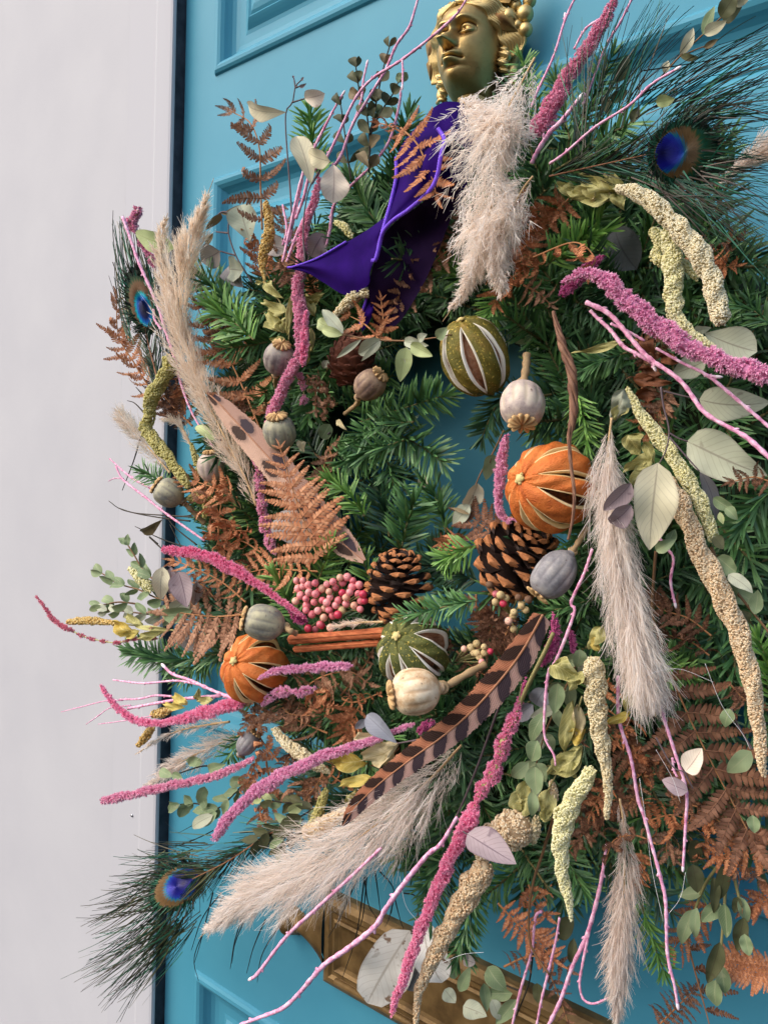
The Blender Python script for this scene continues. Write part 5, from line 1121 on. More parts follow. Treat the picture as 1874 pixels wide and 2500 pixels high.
SCRAPS = [(450, 930, 80, .1), (500, 1250, 70, .112), (560, 1290, 30, .112), (600, 1380, 160, .108), (480, 1440, 20, .106), (640, 1180, 110, .104), (520, 830, 60, .104), (600, 980, 80, .1), (700, 660, 70, .1), (760, 700, 120, .1),
 (660, 1640, 150, .112), (720, 1730, 20, .112), (790, 1700, 60, .11), (860, 1760, 100, .108), (640, 1760, 170, .108), (700, 1850, 140, .106), (760, 1930, 120, .106), (820, 1900, 50, .106), (620, 1900, 100, .104), (880, 1700, 10, .11), (940, 1830, 60, .1),
 (1480, 1700, 90, .108), (1520, 1780, 120, .108), (1560, 1860, 80, .106), (1460, 1940, 100, .104), (1620, 1900, 20, .108), (1680, 1960, 40, .106), (1760, 2000, 10, .104), (1540, 1950, 140, .106), (1420, 2040, 120, .1), (1820, 1700, 20, .104), (1850, 1900, 60, .1), (1400, 1780, 60, .104), (1590, 1560, 40, .104), (1720, 2090, 40, .09), (1800, 2130, 10, .09), (1640, 2060, 80, .094), (1860, 2200, 150, .085), (1780, 1960, 160, .1), (1560, 2120, 70, .096),
 (1560, 860, 70, .106), (1620, 990, 120, .104), (1580, 1020, 90, .102), (1690, 620, 40, .094), (1760, 640, 10, .094), (1140, 560, 60, .11), (1280, 600, 90, .112), (1350, 520, 150, .112), (1110, 1320, 150, .1), (1180, 1480, 80, .102), (1240, 1560, 100, .102), (800, 1150, 90, .104), (760, 960, 60, .104), (1310, 720, 60, .104), (1150, 1620, 60, .108), (1060, 1560, 30, .106)]
LM = [(681, 876, 'purplish grey poppy head'), (683, 1057, 'grey-green poppy head'), (902, 940, 'brown poppy head'), (1275, 986, 'whitish poppy head'), (1352, 1402, 'blue-grey poppy head'), (645, 1520, 'grey poppy head on the orange'), (1014, 1688, 'cream poppy head'), (413, 1204, 'poppy head over the frame'),
 (1160, 872, 'whole green lime'), (1008, 1585, 'dark green lime'), (1343, 1190, 'large orange'), (622, 1632, 'left orange'), (972, 1432, 'upright pine cone'), (1262, 1362, 'wide pine cone'), (858, 880, 'closed cone'), (800, 1470, 'pink berries'), (850, 640, 'point of the purple ribbon'), (1200, 560, 'cream plume'), (450, 800, 'left pampas plume'),
 (370, 1000, 'yellow-green tassel'), (555, 1385, 'bright left tassel'), (590, 1700, 'bent pink tassel'), (745, 1866, 'mauve pink tassel'), (800, 2000, 'hooked beige tassel'), (1455, 1740, 'thick beige tassel'), (1370, 2080, 'yellowish pointed tassel'), (1590, 1690, 'foot of the broad plume'), (1520, 2000, 'top of the lowest plume'), (1645, 1860, 'second long pink twig'),
 (1690, 1100, 'large green-grey leaf'), (1590, 860, 'upper pink twigs'), (1700, 630, 'pale yellow tassel'), (1430, 670, 'root of the thick pink tassel'), (1840, 1750, 'long tan tassel'), (1770, 2060, 'drooping eucalyptus'), (1085, 1770, 'barred feather'), (655, 570, 'ochre tassel'), (1240, 2025, 'fat tan knot')]
SIDE = {(0, -1): 'above', (0, 1): 'below', (-1, 0): 'left of', (1, 0): 'right of'}; USED = set()
TONEW = {'orange': 'pale orange', 'brown': 'mid brown', 'dark': 'dark brown', 'rust': 'rust brown'}
def scrap_label(x, y, tone, curl):
    near = sorted(LM, key=lambda q: (q[0]-x)**2+(q[1]-y)**2)
    def rel(q):
        dx, dy = x-q[0], y-q[1]; return SIDE[(0, 1 if dy > 0 else -1) if abs(dy) > abs(dx) else (1 if dx > 0 else -1, 0)]+' the '+q[2]
    for t in (f"small {TONEW[tone]} bracken scrap just {rel(near[0])}", f"{'tightly curled' if curl > .55 else 'loose'} {TONEW[tone]} bracken scrap {rel(near[0])}", f"small bracken scrap {rel(near[0])} and {rel(near[1])}", f"{TONEW[tone]} bracken scrap {rel(near[0])} and {rel(near[2])}"):
        if t not in USED and len(t.split()) <= 16: USED.add(t); return t
    return t
for i, (x, y, a, d) in enumerate(SCRAPS):
    r = random.Random(i*31+5); a = math.radians(a+r.uniform(-25, 25)); l = r.uniform(60, 105); c, s = math.cos(a)*l, math.sin(a)*l; w = r.uniform(36, 58); k = r.uniform(-16, 16)
    tn = r.choice(['orange', 'brown', 'brown', 'dark', 'rust'] if x < 1000 else ['brown', 'dark', 'dark', 'rust']); cu = r.uniform(.2, .9)
    fern(scrap_label(x, y, tn, cu), [(x-c*.5, y-s*.5, w), (x+k, y-k, w*1.1), (x+c*.5, y+s*.5, w*.6)], d+.004, tn, n=r.randint(5, 8), curl=cu, messy=.2, group='small bracken scraps tucked among the fir')
# ------------------------------------------------------------------ amaranth
AM = [
 ('long pink amaranth tassel hanging left of the ribbon down to the upper poppy heads', [(779, 426, 26), (768, 490, 36), (746, 545, 38), (735, 640, 40), (728, 720, 42), (738, 830, 38), (712, 905, 36), (678, 972, 34), (650, 1050, 26)], .128, dict(tone='pink')),
 ('short magenta tassel beside the long pink one', [(747, 757, 20), (744, 810, 26), (740, 890, 26)], .134, dict(tone='hot', size=7.5)),
 ('small pink tassel tufts under the long pink one', [(728, 912, 24), (738, 930, 26), (742, 975, 28), (736, 985, 20)], .112, dict(tone='pink', clumps=[(.1, .16), (.4, .12), (.9, .2)])),
 ('clumpy pink tassel on a green stem left of the large flat fern', [(628, 1105, 30), (634, 1180, 34), (642, 1250, 34), (655, 1310, 34), (672, 1355, 26)], .124, dict(tone='pink', clumps=[(.05, .10), (.28, .12), (.50, .10), (.68, .12), (.86, .12)])),
 ('pink tassel with a pale thick tip pointing left over the black gap', [(396, 1341, 22), (440, 1346, 30), (500, 1356, 36), (556, 1382, 36), (634, 1429, 32), (707, 1482, 26), (742, 1508, 18)], .136, dict(tone='hot')),
 ('faded rose tassel curling up at the far left over the wall', [(90, 1456, 10), (108, 1480, 15), (130, 1512, 16), (152, 1527, 17), (170, 1538, 15)], .116, dict(tone='faded', size=6.5)),
 ('rose tassel strand with separate buds at the far left', [(166, 1533, 12), (200, 1552, 13), (240, 1563, 13), (285, 1569, 14), (330, 1560, 13), (380, 1558, 12)], .112, dict(tone='faded', size=7, clumps=[(.02, .05), (.16, .035), (.30, .035), (.43, .03), (.58, .04), (.75, .07), (.95, .05)])),
 ('bent pink tassel with its tip raised over the white frame', [(245, 1672, 20), (268, 1705, 26), (300, 1740, 27), (345, 1762, 26), (400, 1764, 24), (470, 1748, 34), (540, 1728, 42), (592, 1716, 30)], .122, dict(tone='hot')),
 ('pink tassel reaching left over the frame below the grey plume', [(247, 1955, 20), (285, 1948, 27), (340, 1936, 27), (422, 1917, 27), (512, 1898, 30), (580, 1872, 30), (620, 1850, 22)], .120, dict(tone='pink')),
 ('long mauve pink tassel arching below the barred feather to the lower left', [(520, 2050, 24), (548, 2012, 32), (582, 1970, 34), (654, 1913, 38), (745, 1866, 36), (817, 1836, 34), (890, 1815, 34), (962, 1786, 28), (1010, 1768, 18)], .140, dict(tone='mauve')),
 ('pink tassel lying across the left orange', [(628, 1658, 18), (668, 1640, 28), (709, 1634, 28), (781, 1629, 28), (853, 1626, 26)], .150, dict(tone='mauve', size=8)),
 ('pink tassel tufts below the left orange', [(640, 1720, 26), (680, 1690, 34), (730, 1690, 30), (770, 1680, 20)], .128, dict(tone='mauve', clumps=[(.15, .2), (.42, .14), (.8, .18)])),
 ('long hot pink tassel hanging over the letter plate', [(955, 2480, 26), (968, 2430, 38), (985, 2390, 38), (1010, 2312, 38), (1041, 2232, 38), (1078, 2142, 38), (1103, 2085, 40), (1131, 2030, 48), (1157, 1985, 48)], .148, dict(tone='hot')),
 ('pink tassel in tight clumps on a pale stem above the long hot pink one', [(1150, 1990, 40), (1172, 1935, 44), (1207, 1880, 48), (1237, 1790, 46), (1259, 1745, 40), (1272, 1670, 20)], .140, dict(tone='hot', clumps=[(.0, .10), (.20, .08), (.36, .08), (.55, .10), (.74, .12)])),
 ('magenta tassel right of the barred feather tip', [(1350, 1500, 24), (1356, 1540, 34), (1345, 1585, 36), (1322, 1620, 26)], .126, dict(tone='magenta')),
 ('small magenta tassel behind the pink painted twig', [(1392, 1540, 20), (1396, 1570, 26), (1400, 1600, 18)], .118, dict(tone='magenta')),
 ('narrow magenta tassel beside the green stem below the barred feather', [(1282, 1660, 16), (1272, 1700, 22), (1258, 1740, 22)], .126, dict(tone='magenta')),
 ('thick bright pink tassel sweeping to the right edge', [(1372, 690, 34), (1430, 664, 50), (1480, 688, 60), (1527, 732, 62), (1582, 778, 62), (1636, 818, 60), (1690, 852, 56), (1763, 884, 54), (1817, 902, 58), (1890, 922, 64)], .152, dict(tone='mauve', size=10)),
 ('dark magenta tuft at the root of the thick pink tassel', [(1370, 720, 30), (1400, 690, 40), (1440, 650, 40), (1470, 625, 26)], .132, dict(tone='magenta')),
 ('fluffy pink tassel rising past the brass head to the top edge', [(1296, 330, 40), (1325, 296, 52), (1361, 232, 50), (1393, 174, 46), (1433, 119, 46), (1474, 50, 44), (1512, -20, 40)], .116, dict(tone='pink')),
 ('pale pink tassel hanging in front of the blue opening', [(1236, 1062, 22), (1226, 1110, 32), (1220, 1165, 34), (1216, 1221, 32), (1228, 1264, 32), (1258, 1270, 20)], .124, dict(tone='mauve')),
 ('pink tassel tufts at the tip of the left peacock feather', [(344, 505, 24), (330, 530, 36), (318, 545, 36), (334, 570, 26), (352, 605, 24), (372, 635, 26), (380, 660, 16)], .104, dict(tone='pink', clumps=[(.05, .1), (.25, .16), (.62, .09), (.85, .14)])),
 ('pink tuft by the pine cone stem under the barred feather', [(1020, 1790, 22), (1040, 1770, 28), (1060, 1760, 20)], .126, dict(tone='magenta')),
 ('violet tufts at the end of the pink tassel beside the berries', [(700, 1480, 20), (722, 1502, 30), (745, 1520, 26)], .130, dict(tone='magenta', size=8)),
 # cream ones
 ('thick beige amaranth tassel hanging at the upper right', [(1500, 458, 34), (1563, 475, 56), (1621, 522, 58), (1665, 569, 56), (1701, 613, 54), (1730, 667, 54), (1748, 729, 54), (1758, 790, 50)], .146, dict(tone='beige')),
 ('pale yellow tassel with side tufts under the thick beige one', [(1625, 560, 40), (1636, 602, 44), (1643, 667, 48), (1643, 721, 50), (1650, 776, 48), (1690, 820, 42), (1745, 852, 30)], .140, dict(tone='cream')),
 ('small beige tuft on the left of the pale yellow tassel', [(1590, 560, 26), (1610, 590, 34), (1600, 632, 30), (1660, 640, 30), (1700, 680, 26)], .134, dict(tone='cream', lump=.4)),
 ('slim cream tassel beginning left of the upper pink twigs at the right', [(1530, 945, 18), (1545, 975, 30), (1563, 1011, 38), (1600, 1059, 42), (1636, 1106, 42), (1672, 1164, 42), (1708, 1225, 38), (1733, 1290, 34), (1738, 1322, 24)], .132, dict(tone='cream')),
 ('very long tan tassel running down the right side', [(1628, 1165, 34), (1640, 1205, 52), (1660, 1232, 56), (1683, 1287, 52), (1708, 1348, 56), (1741, 1413, 56), (1777, 1486, 60), (1806, 1560, 56), (1828, 1640, 54), (1843, 1720, 52), (1852, 1800, 46), (1862, 1892, 36)], .138, dict(tone='tan')),
 ('thick beige tassel hanging down left of the lowest pink twigs', [(1448, 1604, 44), (1450, 1650, 62), (1455, 1720, 54), (1464, 1800, 44), (1478, 1870, 34), (1484, 1930, 30), (1480, 1998, 22)], .142, dict(tone='beige')),
 ('yellowish tassel curving down to a point below the crumpled leaves', [(1446, 1876, 34), (1420, 1918, 44), (1384, 1979, 52), (1368, 2053, 50), (1373, 2140, 40), (1388, 2200, 30), (1393, 2248, 14)], .142, dict(tone='cream')),
 ('fat tan tassel knot above the grey-brown leaf at the bottom', [(1170, 2100, 60), (1195, 2060, 80), (1240, 2030, 96), (1285, 2012, 70)], .134, dict(tone='tan', lump=.3)),
 ('long beige tassel hanging across the letter plate beside the hot pink one', [(1185, 2110, 66), (1141, 2182, 62), (1098, 2258, 52), (1070, 2310, 46), (1048, 2358, 42), (1022, 2421, 30), (1014, 2500, 24)], .140, dict(tone='tan')),
 ('yellow-green tassel winding down over the white frame at the left', [(408, 868, 30), (413, 899, 38), (395, 930, 36), (372, 967, 36), (364, 1015, 36), (358, 1048, 36), (382, 1082, 38), (410, 1115, 38), (438, 1156, 36), (460, 1188, 28)], .122, dict(tone='olive', lump=.3)),
 ('ochre tassel standing upright against the blue panel', [(648, 492, 16), (656, 530, 26), (657, 570, 28), (648, 605, 30), (641, 642, 24), (646, 690, 12)], .122, dict(tone='ochre')),
 ('beige tassel stub below the purple ribbon', [(902, 712, 28), (872, 718, 32), (841, 748, 32), (815, 770, 22)], .134, dict(tone='beige')),
 ('tiny cream tassel above the point of the ribbon', [(818, 543, 14), (840, 553, 20), (852, 570, 20), (860, 580, 14)], .124, dict(tone='cream')),
 ('thin ochre tassel pointing left at the far left', [(165, 1519, 15), (212, 1515, 19), (277, 1521, 17), (300, 1526, 10)], .110, dict(tone='ochre')),
 ('beige tassel crossing under the mauve pink one', [(667, 1778, 20), (698, 1814, 30), (737, 1842, 34), (774, 1870, 32), (802, 1885, 20)], .128, dict(tone='beige')),
 ('beige tassel bent in a hook above the long pampas plume', [(846, 1978, 30), (795, 2010, 40), (756, 2032, 42), (750, 2015, 30)], .132, dict(tone='tan')),
 ('greenish cream tassel rising from the hooked beige one', [(755, 2035, 26), (774, 1993, 30), (788, 1950, 28), (798, 1925, 18)], .128, dict(tone='olive')),
 ('cream tassel behind the small leaves on the white frame', [(314, 1386, 16), (338, 1408, 26), (356, 1425, 26), (372, 1442, 20)], .104, dict(tone='cream')),
 ('small ochre tassel hanging from the bent pink one', [(372, 1775, 20), (355, 1800, 22), (336, 1822, 16)], .110, dict(tone='ochre')),
 ('small ochre tuft above the bent pink tassel', [(372, 1745, 18), (400, 1738, 24), (425, 1728, 14)], .108, dict(tone='ochre')),
 ('thin yellow-green tassel behind the cracked poppy head', [(466, 1082, 12), (478, 1120, 18), (488, 1160, 14)], .104, dict(tone='olive')),
 ('greenish tuft right of the round poppy head at the left', [(462, 1218, 24), (490, 1210, 34), (510, 1228, 36), (500, 1262, 22)], .112, dict(tone='olive', lump=.35)),
 ('short tan tassel beside the crumpled leaves above the tan knot', [(1345, 1905, 18), (1350, 1940, 26), (1345, 1975, 20)], .126, dict(tone='tan')),
 ('little tan tassel right of the fat tan knot', [(1308, 1995, 22), (1306, 2030, 28), (1300, 2058, 18)], .128, dict(tone='beige'))]
for l, p, d, kw in AM: amaranth(l, p, d, **kw)
# ------------------------------------------------------------------ poppy heads
poppy('purplish grey poppy head with its star crown turned up, left of the long pink tassel', (681, 876), .126, 38, (.15, .75, .62), 'grey', stem=[(672, 932, .11), (676, 950, .09)], seed=1, rcrown=.55)
poppy('grey-green poppy head above the large flat fern', (683, 1057), .126, 40, (-.15, .85, .45), 'sage', stem=[(700, 1100, .11)], seed=2, rcrown=.60)
poppy('brown poppy head tilted right on a curved stalk beside the closed cone', (902, 940), .126, 37, (.62, .62, .48), 'brown', stem=[(872, 985, .115), (842, 1010, .10)], seed=3, rcrown=.58)
poppy('large whitish poppy head hanging upside down beside the blue opening', (1275, 986), .136, 56, (-.02, -.80, .62), 'white', stem=[(1283, 900, .125), (1285, 866, .12)], stemw=20, seed=4, rcrown=.56)
poppy('blue-grey oval poppy head hanging beside the right-hand plume', (1352, 1402), .138, 48, (-.58, -.72, .12), 'blue', elong=1.35, stem=[(1408, 1328, .13), (1432, 1290, .12)], stemw=14, seed=5, rcrown=.60, crown=.6)
poppy('grey poppy head resting on the left orange', (645, 1520), .160, 44, (-.95, .20, .05), 'sage', elong=1.12, stem=[(708, 1540, .155), (722, 1546, .15)], stemw=14, seed=6, rcrown=.62)
poppy('large cream poppy head lying on the lower green lime', (1014, 1688), .166, 58, (-.96, -.14, .12), 'cream', elong=1.02, stem=[(1090, 1675, .15), (1140, 1645, .14), (1184, 1622, .13)], stemw=19, seed=7, rcrown=.55)
poppy('round yellowish grey poppy head over the white frame', (413, 1204), .124, 36, (-.80, .52, .05), 'sage', elong=1.0, stem=[(452, 1230, .115), (500, 1278, .10)], stemw=13, seed=8, rcrown=.60)
poppy('mottled poppy head tucked under the spotted feather', (515, 1141), .112, 32, (-.1, .90, .25), 'white', elong=1.15, stem=[(535, 1185, .10), (600, 1250, .09)], stemw=14, seed=9, rcrown=.45)
poppy('small grey poppy head half buried in bracken at the lower left', (604, 1815), .112, 25, (.55, .72, -.1), 'blue', elong=1.2, stem=[(595, 1850, .10)], stemw=8, seed=10)
# ------------------------------------------------------------------ fruit
citrus('whole dried green lime with white slits above the whitish poppy head', (1160, 872), .118, 80, 100, (-.34, .86, .26), 'lime', nslit=7, open_=.21, phase=.95, cat='dried lime', skin='gold', seed=2)
citrus('dried dark green lime with wide white slits under the pine cone', (1008, 1585), .132, 90, 84, (-.52, .42, .74), 'lime', nslit=9, open_=.24, phase=.3, cat='dried lime', seed=5)
citrus('large dried orange beside the right-hand pampas plume', (1343, 1190), .128, 108, 104, (-.78, .22, .58), 'orange', nslit=9, open_=.14, phase=.35, cat='dried orange', seed=3)
citrus('dried orange under the grey poppy head at the left', (622, 1632), .124, 82, 80, (-.62, .22, .75), 'orange', nslit=8, open_=.17, phase=.2, cat='dried orange', seed=8)
# ------------------------------------------------------------------ cones
pinecone('upright pine cone with tan-tipped scales in the middle of the wreath', (972, 1432), .118, 190, 175, (.04, .90, .22), n=74, seed=2)
pinecone('wide dark pine cone below the large orange', (1262, 1362), .104, 190, 220, (.42, .62, .42), n=78, seed=5)
roundcone('round closed brown cone half hidden under the ribbon tail', (858, 880), .096, 62, (.2, .8, .3))
# ------------------------------------------------------------------ berries, cinnamon
_raw = [(65, 1292), (110, 1292), (148, 1322), (192, 1308), (78, 1346), (150, 1372), (215, 1365, 'red'), (272, 1315), (312, 1300), (360, 1272, 'blush'), (408, 1268), (445, 1292), (488, 1322), (377, 1306), (285, 1366, 'blush'), (240, 1345, 'blush'), (95, 1392), (130, 1415), (195, 1382), (240, 1425), (292, 1405), (375, 1375, 'red'), (425, 1370), (484, 1382), (515, 1384, 'red'), (348, 1425), (400, 1448), (500, 1428), (135, 1460), (185, 1437), (170, 1520), (130, 1492), (210, 1495), (255, 1480, 'blush'), (285, 1490), (330, 1458), (372, 1490, 'beige'), (310, 1530), (250, 1542, 'blush'), (345, 1522, 'red'), (400, 1405, 'blush'), (495, 1485), (525, 1428, 'red'), (145, 1615, 'red'), (192, 1620), (235, 1595, 'red'), (295, 1610, 'blush'), (225, 1588), (270, 1440), (455, 1460, 'blush'), (110, 1330), (330, 1340), (440, 1335), (60, 1430, 'blush')]
berries('bunch of glossy pink pepper berries left of the pine cone', [(700+a[0]*.3619, 950+a[1]*.3619, a[2] if len(a) > 2 else 'pink') for a in _raw], .130, 9.8, (800, 1500), 'pink berries', 3, .006)
_raw = [(1365, 1320, 'brown'), (1410, 1382, 'pink'), (1440, 1390, 'beige'), (1405, 1437, 'beige'), (1458, 1447, 'red'), (1478, 1410, 'beige'), (1530, 1505, 'beige'), (1580, 1465, 'beige'), (1610, 1490, 'beige'), (1525, 1528, 'beige'), (1495, 1565, 'blush'), (1530, 1620, 'beige'), (1560, 1405, 'brown'), (1628, 1420, 'brown'), (1580, 1450, 'beige')]
berries('loose beige and red pepper berries below the right-hand pine cone', [(700+a[0]*.3619, 950+a[1]*.3619, a[2]) for a in _raw], .122, 9.5, (1245, 1500), 'dry berries', 4)
_raw = [(1470, 370, 'blush'), (1515, 362, 'beige'), (1555, 335, 'beige'), (1605, 357, 'beige'), (1560, 400, 'beige'), (1648, 388, 'red'), (1590, 460, 'pink'), (1535, 395, 'beige'), (1575, 425, 'beige'), (1610, 395, 'beige')]
berries('small cluster of cream and pink berries above the cream poppy stalk', [(600+a[0]*.3619, 1450+a[1]*.3619, a[2]) for a in _raw], .128, 9, (1110, 1615), 'dry berries', 5)
cinnamon('upper of the two cinnamon sticks beside the lower green lime', (711, 1563), (950, 1545), .136, 27)
cinnamon('lower and thinner of the two cinnamon sticks', (722, 1586), (930, 1570), .134, 19)
# ------------------------------------------------------------------ feathers
vane('long barred pheasant tail feather slanting down to the lower left', [(1325, 1500, 24), (1274, 1590, 37), (1218, 1664, 38), (1150, 1738, 36), (1080, 1798, 33), (1005, 1852, 30), (935, 1906, 26), (882, 1954, 21), (856, 1985, 15), (836, 2016, 3)], .150, mt_ph1, .95)
vane('broad beige pheasant feather with dark spots under the flat fern', [(505, 958, 4), (535, 985, 20), (590, 1045, 32), (660, 1122, 36), (730, 1210, 38), (800, 1290, 36), (850, 1338, 25), (888, 1370, 6)], .128, mt_ph2, 1.0)
peacock('peacock feather with a bright blue eye standing over the white frame at the left', [(395, 960), (378, 900), (358, 820), (348, 760)], .100, (346, 735), (36, 84), (-.25, -1), 1, tips=[(330, 740, 286, 540, .098, 9), (325, 720, 300, 535, .098, 9), (340, 700, 306, 540, .098, 10), (350, 700, 318, 560, .098, 10), (320, 790, 290, 600, .098, 9), (318, 830, 294, 660, .098, 8), (375, 700, 330, 560, .098, 9), (388, 740, 352, 600, .098, 9), (392, 790, 376, 650, .098, 9), (400, 860, 392, 720, .098, 9), (385, 940, 398, 800, .098, 9), (380, 930, 340, 830, .098, 8), (388, 960, 360, 880, .098, 8)], mat=mt_barb, eyemat=mt_eye2, nb=90, blen=70, bw=3.2, off=(0, .26))
_t = [(550, 330), (470, 402), (330, 530), (200, 660), (110, 810), (60, 950), (100, 1000), (80, 1260), (60, 1340), (140, 1450), (190, 1450), (260, 1500), (370, 1390), (460, 1250), (230, 700), (160, 900), (120, 1180), (300, 1380), (70, 1220), (290, 560)]
_r = [(900, 330), (800, 420), (720, 440), (640, 520), (580, 600), (540, 700), (540, 760), (600, 880), (620, 920), (660, 960), (690, 950), (740, 920), (780, 880), (820, 860), (560, 640), (540, 780), (600, 860), (680, 960), (580, 840), (640, 480)]
peacock('peacock feather with a deep blue eye fanning out at the lower left', [(735, 2000), (650, 2040), (560, 2100), (470, 2146)], .104, (432, 2164), (50, 76), (-.86, .50), 1, tips=[(200+a[0]*.3317, 1950+a[1]*.3317, 200+b[0]*.3317, 1950+b[1]*.3317, .100, 12) for a, b in zip(_r, _t)], mat=mt_barb, nb=260, blen=150, bw=2.8, off=(-.02, .24), es=.74, spread=.42, jit=(20, 26))
_t = [(860, 70), (935, 95), (940, 165), (1120, 205), (1570, 210), (1700, 220), (1700, 330), (1700, 400), (1700, 520), (1700, 590), (1700, 650), (1700, 740), (1580, 985), (1700, 1060), (1700, 1340), (1700, 1450), (1660, 1600), (1400, 1560), (600, 60), (360, 270), (1700, 800), (1700, 1180), (1250, 1480), (1500, 1640)]
_r = [(500, 800), (560, 760), (640, 760), (700, 700), (820, 700), (900, 720), (980, 740), (1050, 760), (1080, 780), (1120, 790), (1200, 800), (1250, 850), (1260, 960), (1280, 1100), (1200, 1200), (1150, 1250), (1000, 1250), (900, 1230), (430, 900), (390, 950), (1250, 830), (1260, 1150), (850, 1230), (1050, 1260)]
peacock('large dark peacock feather with its eye at the upper right', [(1340, 430), (1420, 412), (1520, 390), (1600, 372)], .134, (1668, 372), (74, 88), (1, -.02), 1, tips=[(1274+a[0]*.3619, a[1]*.3619, 1274+b[0]*.3619, b[1]*.3619, .130, 13) for a, b in zip(_r, _t)], mat=mt_barbgreen, nb=240, blen=170, bw=3.0, off=(0, .60), es=.78, spread=.62, jit=(22, 34))
# loose black barbs
o = thing('loose_feather_barbs', 'thin black feather barbs dangling below the long pampas plume', 'feather barbs', U(640, 2210, .09)); g = G()
_b = [[(540, 2180), (495, 2240), (467, 2320)], [(545, 2190), (500, 2270), (474, 2340), (485, 2395)], [(520, 2180), (490, 2300), (475, 2350)], [(600, 2225), (575, 2290), (562, 2366)], [(604, 2230), (575, 2300), (566, 2352)], [(648, 2245), (620, 2310), (602, 2376)], [(684, 2255), (640, 2330), (628, 2398)],
      [(895, 2140), (885, 2240), (868, 2280)], [(890, 2140), (870, 2280), (835, 2390)], [(915, 2125), (925, 2200), (928, 2240)], [(925, 2125), (960, 2170), (955, 2230)], [(960, 2180), (975, 2240), (985, 2270)], [(985, 2180), (1015, 2190), (1022, 2240)], [(890, 2150), (900, 2210), (925, 2250)], [(870, 2150), (830, 2240), (800, 2290)], [(960, 2200), (950, 2240), (940, 2262)]]
for ln in _b:
    P, W, T = px_path([(x, y, 4) for x, y in ln], 20, .090); v, f = tube(P, W*.5*np.linspace(1, .35, 20), 5); g.add(v, f)
g.build('barbs', mt_barbdark, o, kind='stuff')
o = thing('loose_feather_stalks', 'thin dark stalks pointing left from the wreath over the white frame', 'dry stalks', U(480, 1280, .09)); g = G()
for ln in [[(465, 1272), (380, 1262), (300, 1245), (266, 1223)], [(470, 1262), (400, 1258), (330, 1252), (290, 1240)], [(480, 1330), (430, 1290), (405, 1260)], [(470, 1340), (400, 1318), (330, 1285)], [(345, 1065), (325, 1130), (299, 1197)], [(358, 1015), (330, 985), (311, 978)], [(350, 965), (332, 945)], [(300, 700), (285, 665), (275, 640)], [(560, 1240), (450, 1260), (395, 1257)], [(480, 1400), (440, 1330), (415, 1280)]]:
    P, W, T = px_path([(x, y, 4.5) for x, y in ln], 20, .092); v, f = tube(P, W*.5*np.linspace(1, .4, 20), 5); g.add(v, f)
g.build('stalks', mt_twig['dark'], o, kind='stuff')
# ------------------------------------------------------------------ pampas
pampas('fluffy cream pampas plume hanging below the brass head', [(1305, 140, 60), (1276, 195, 130), (1232, 280, 190), (1200, 375, 120), (1204, 455, 175), (1190, 540, 130), (1168, 630, 84), (1138, 700, 44), (1080, 785, 14)], .150, 'cream', nb=430, nh=24, fuzz=.55, open_=.8, hl=.36, width=2.1, extra=([(1300, 430, 60), (1270, 470, 110), (1225, 560, 90), (1215, 640, 60), (1225, 730, 20)], [(1120, 240, 60), (1180, 290, 90), (1230, 330, 80)]))
pampas('tall beige pampas plume at the left over the frame and door', [(625, 1235, 30), (600, 1170, 66), (545, 1060, 84), (487, 940, 90), (452, 850, 100), (440, 740, 108), (455, 640, 96), (482, 545, 66), (522, 435, 18)], .126, 'tan', nb=420, nh=26, fuzz=.20, open_=.55, hl=.5, width=1.7, extra=([(470, 880, 60), (425, 760, 60), (395, 640, 48), (398, 560, 34), (410, 520, 10)],))
pampas('long beige pampas plume slanting to the lower left', [(1125, 1820, 110), (1040, 1912, 185), (950, 1990, 210), (850, 2062, 205), (750, 2124, 180), (650, 2168, 130), (560, 2230, 70), (484, 2292, 20)], .134, 'grey', nb=620, nh=26, fuzz=.26, open_=.6, hl=.5, width=1.7)
pampas('broad grey-beige pampas plume hanging down right of the large orange', [(1492, 1020, 80), (1484, 1100, 140), (1490, 1200, 150), (1500, 1300, 155), (1518, 1400, 165), (1540, 1500, 175), (1562, 1600, 150), (1585, 1690, 80), (1600, 1750, 20)], .142, 'grey', nb=480, nh=26, fuzz=.14, open_=.42, hl=.55, width=1.7)
pampas('lowest pampas plume hanging straight down at the bottom', [(1512, 1950, 18), (1522, 2020, 50), (1524, 2090, 110), (1520, 2190, 130), (1514, 2290, 115), (1508, 2390, 70), (1502, 2510, 30)], .122, 'grey', nb=280, nh=24, fuzz=.12, open_=.40, hl=.6, width=1.6)
pampas('greyish pampas plume behind the bent pink tassel, pointing left', [(600, 1790, 50), (520, 1822, 80), (440, 1862, 74), (385, 1905, 36), (350, 1918, 12)], .096, 'grey', nb=170, nh=22, fuzz=.20, open_=.5, hl=.55, width=1.6)
pampas('thin pampas wisp just under the bent pink tassel', [(560, 1762, 40), (470, 1776, 46), (400, 1798, 30), (330, 1842, 10)], .100, 'grey', nb=80, nh=16, fuzz=.16, open_=.4, hl=.7, width=1.5)
pampas('very pale pampas wisp against the frame left of the yellow-green tassel', [(415, 1155, 50), (362, 1092, 70), (318, 1042, 60), (288, 1000, 24)], .090, 'pale', nb=120, nh=18, fuzz=.18, open_=.5, hl=.6, width=1.5)
pampas('pale pampas plume at the right edge behind the peacock eye', [(1745, 455, 40), (1810, 405, 100), (1880, 375, 130), (1950, 360, 120)], .104, 'cream', nb=200, nh=22, fuzz=.15, open_=.45, hl=.6, width=1.6)
pampas('small pampas tuft above the cinnamon sticks', [(935, 1518, 12), (880, 1520, 28), (815, 1530, 18)], .142, 'tan', nb=40, nh=14, fuzz=.12, open_=.35, hl=1.0, width=1.4)
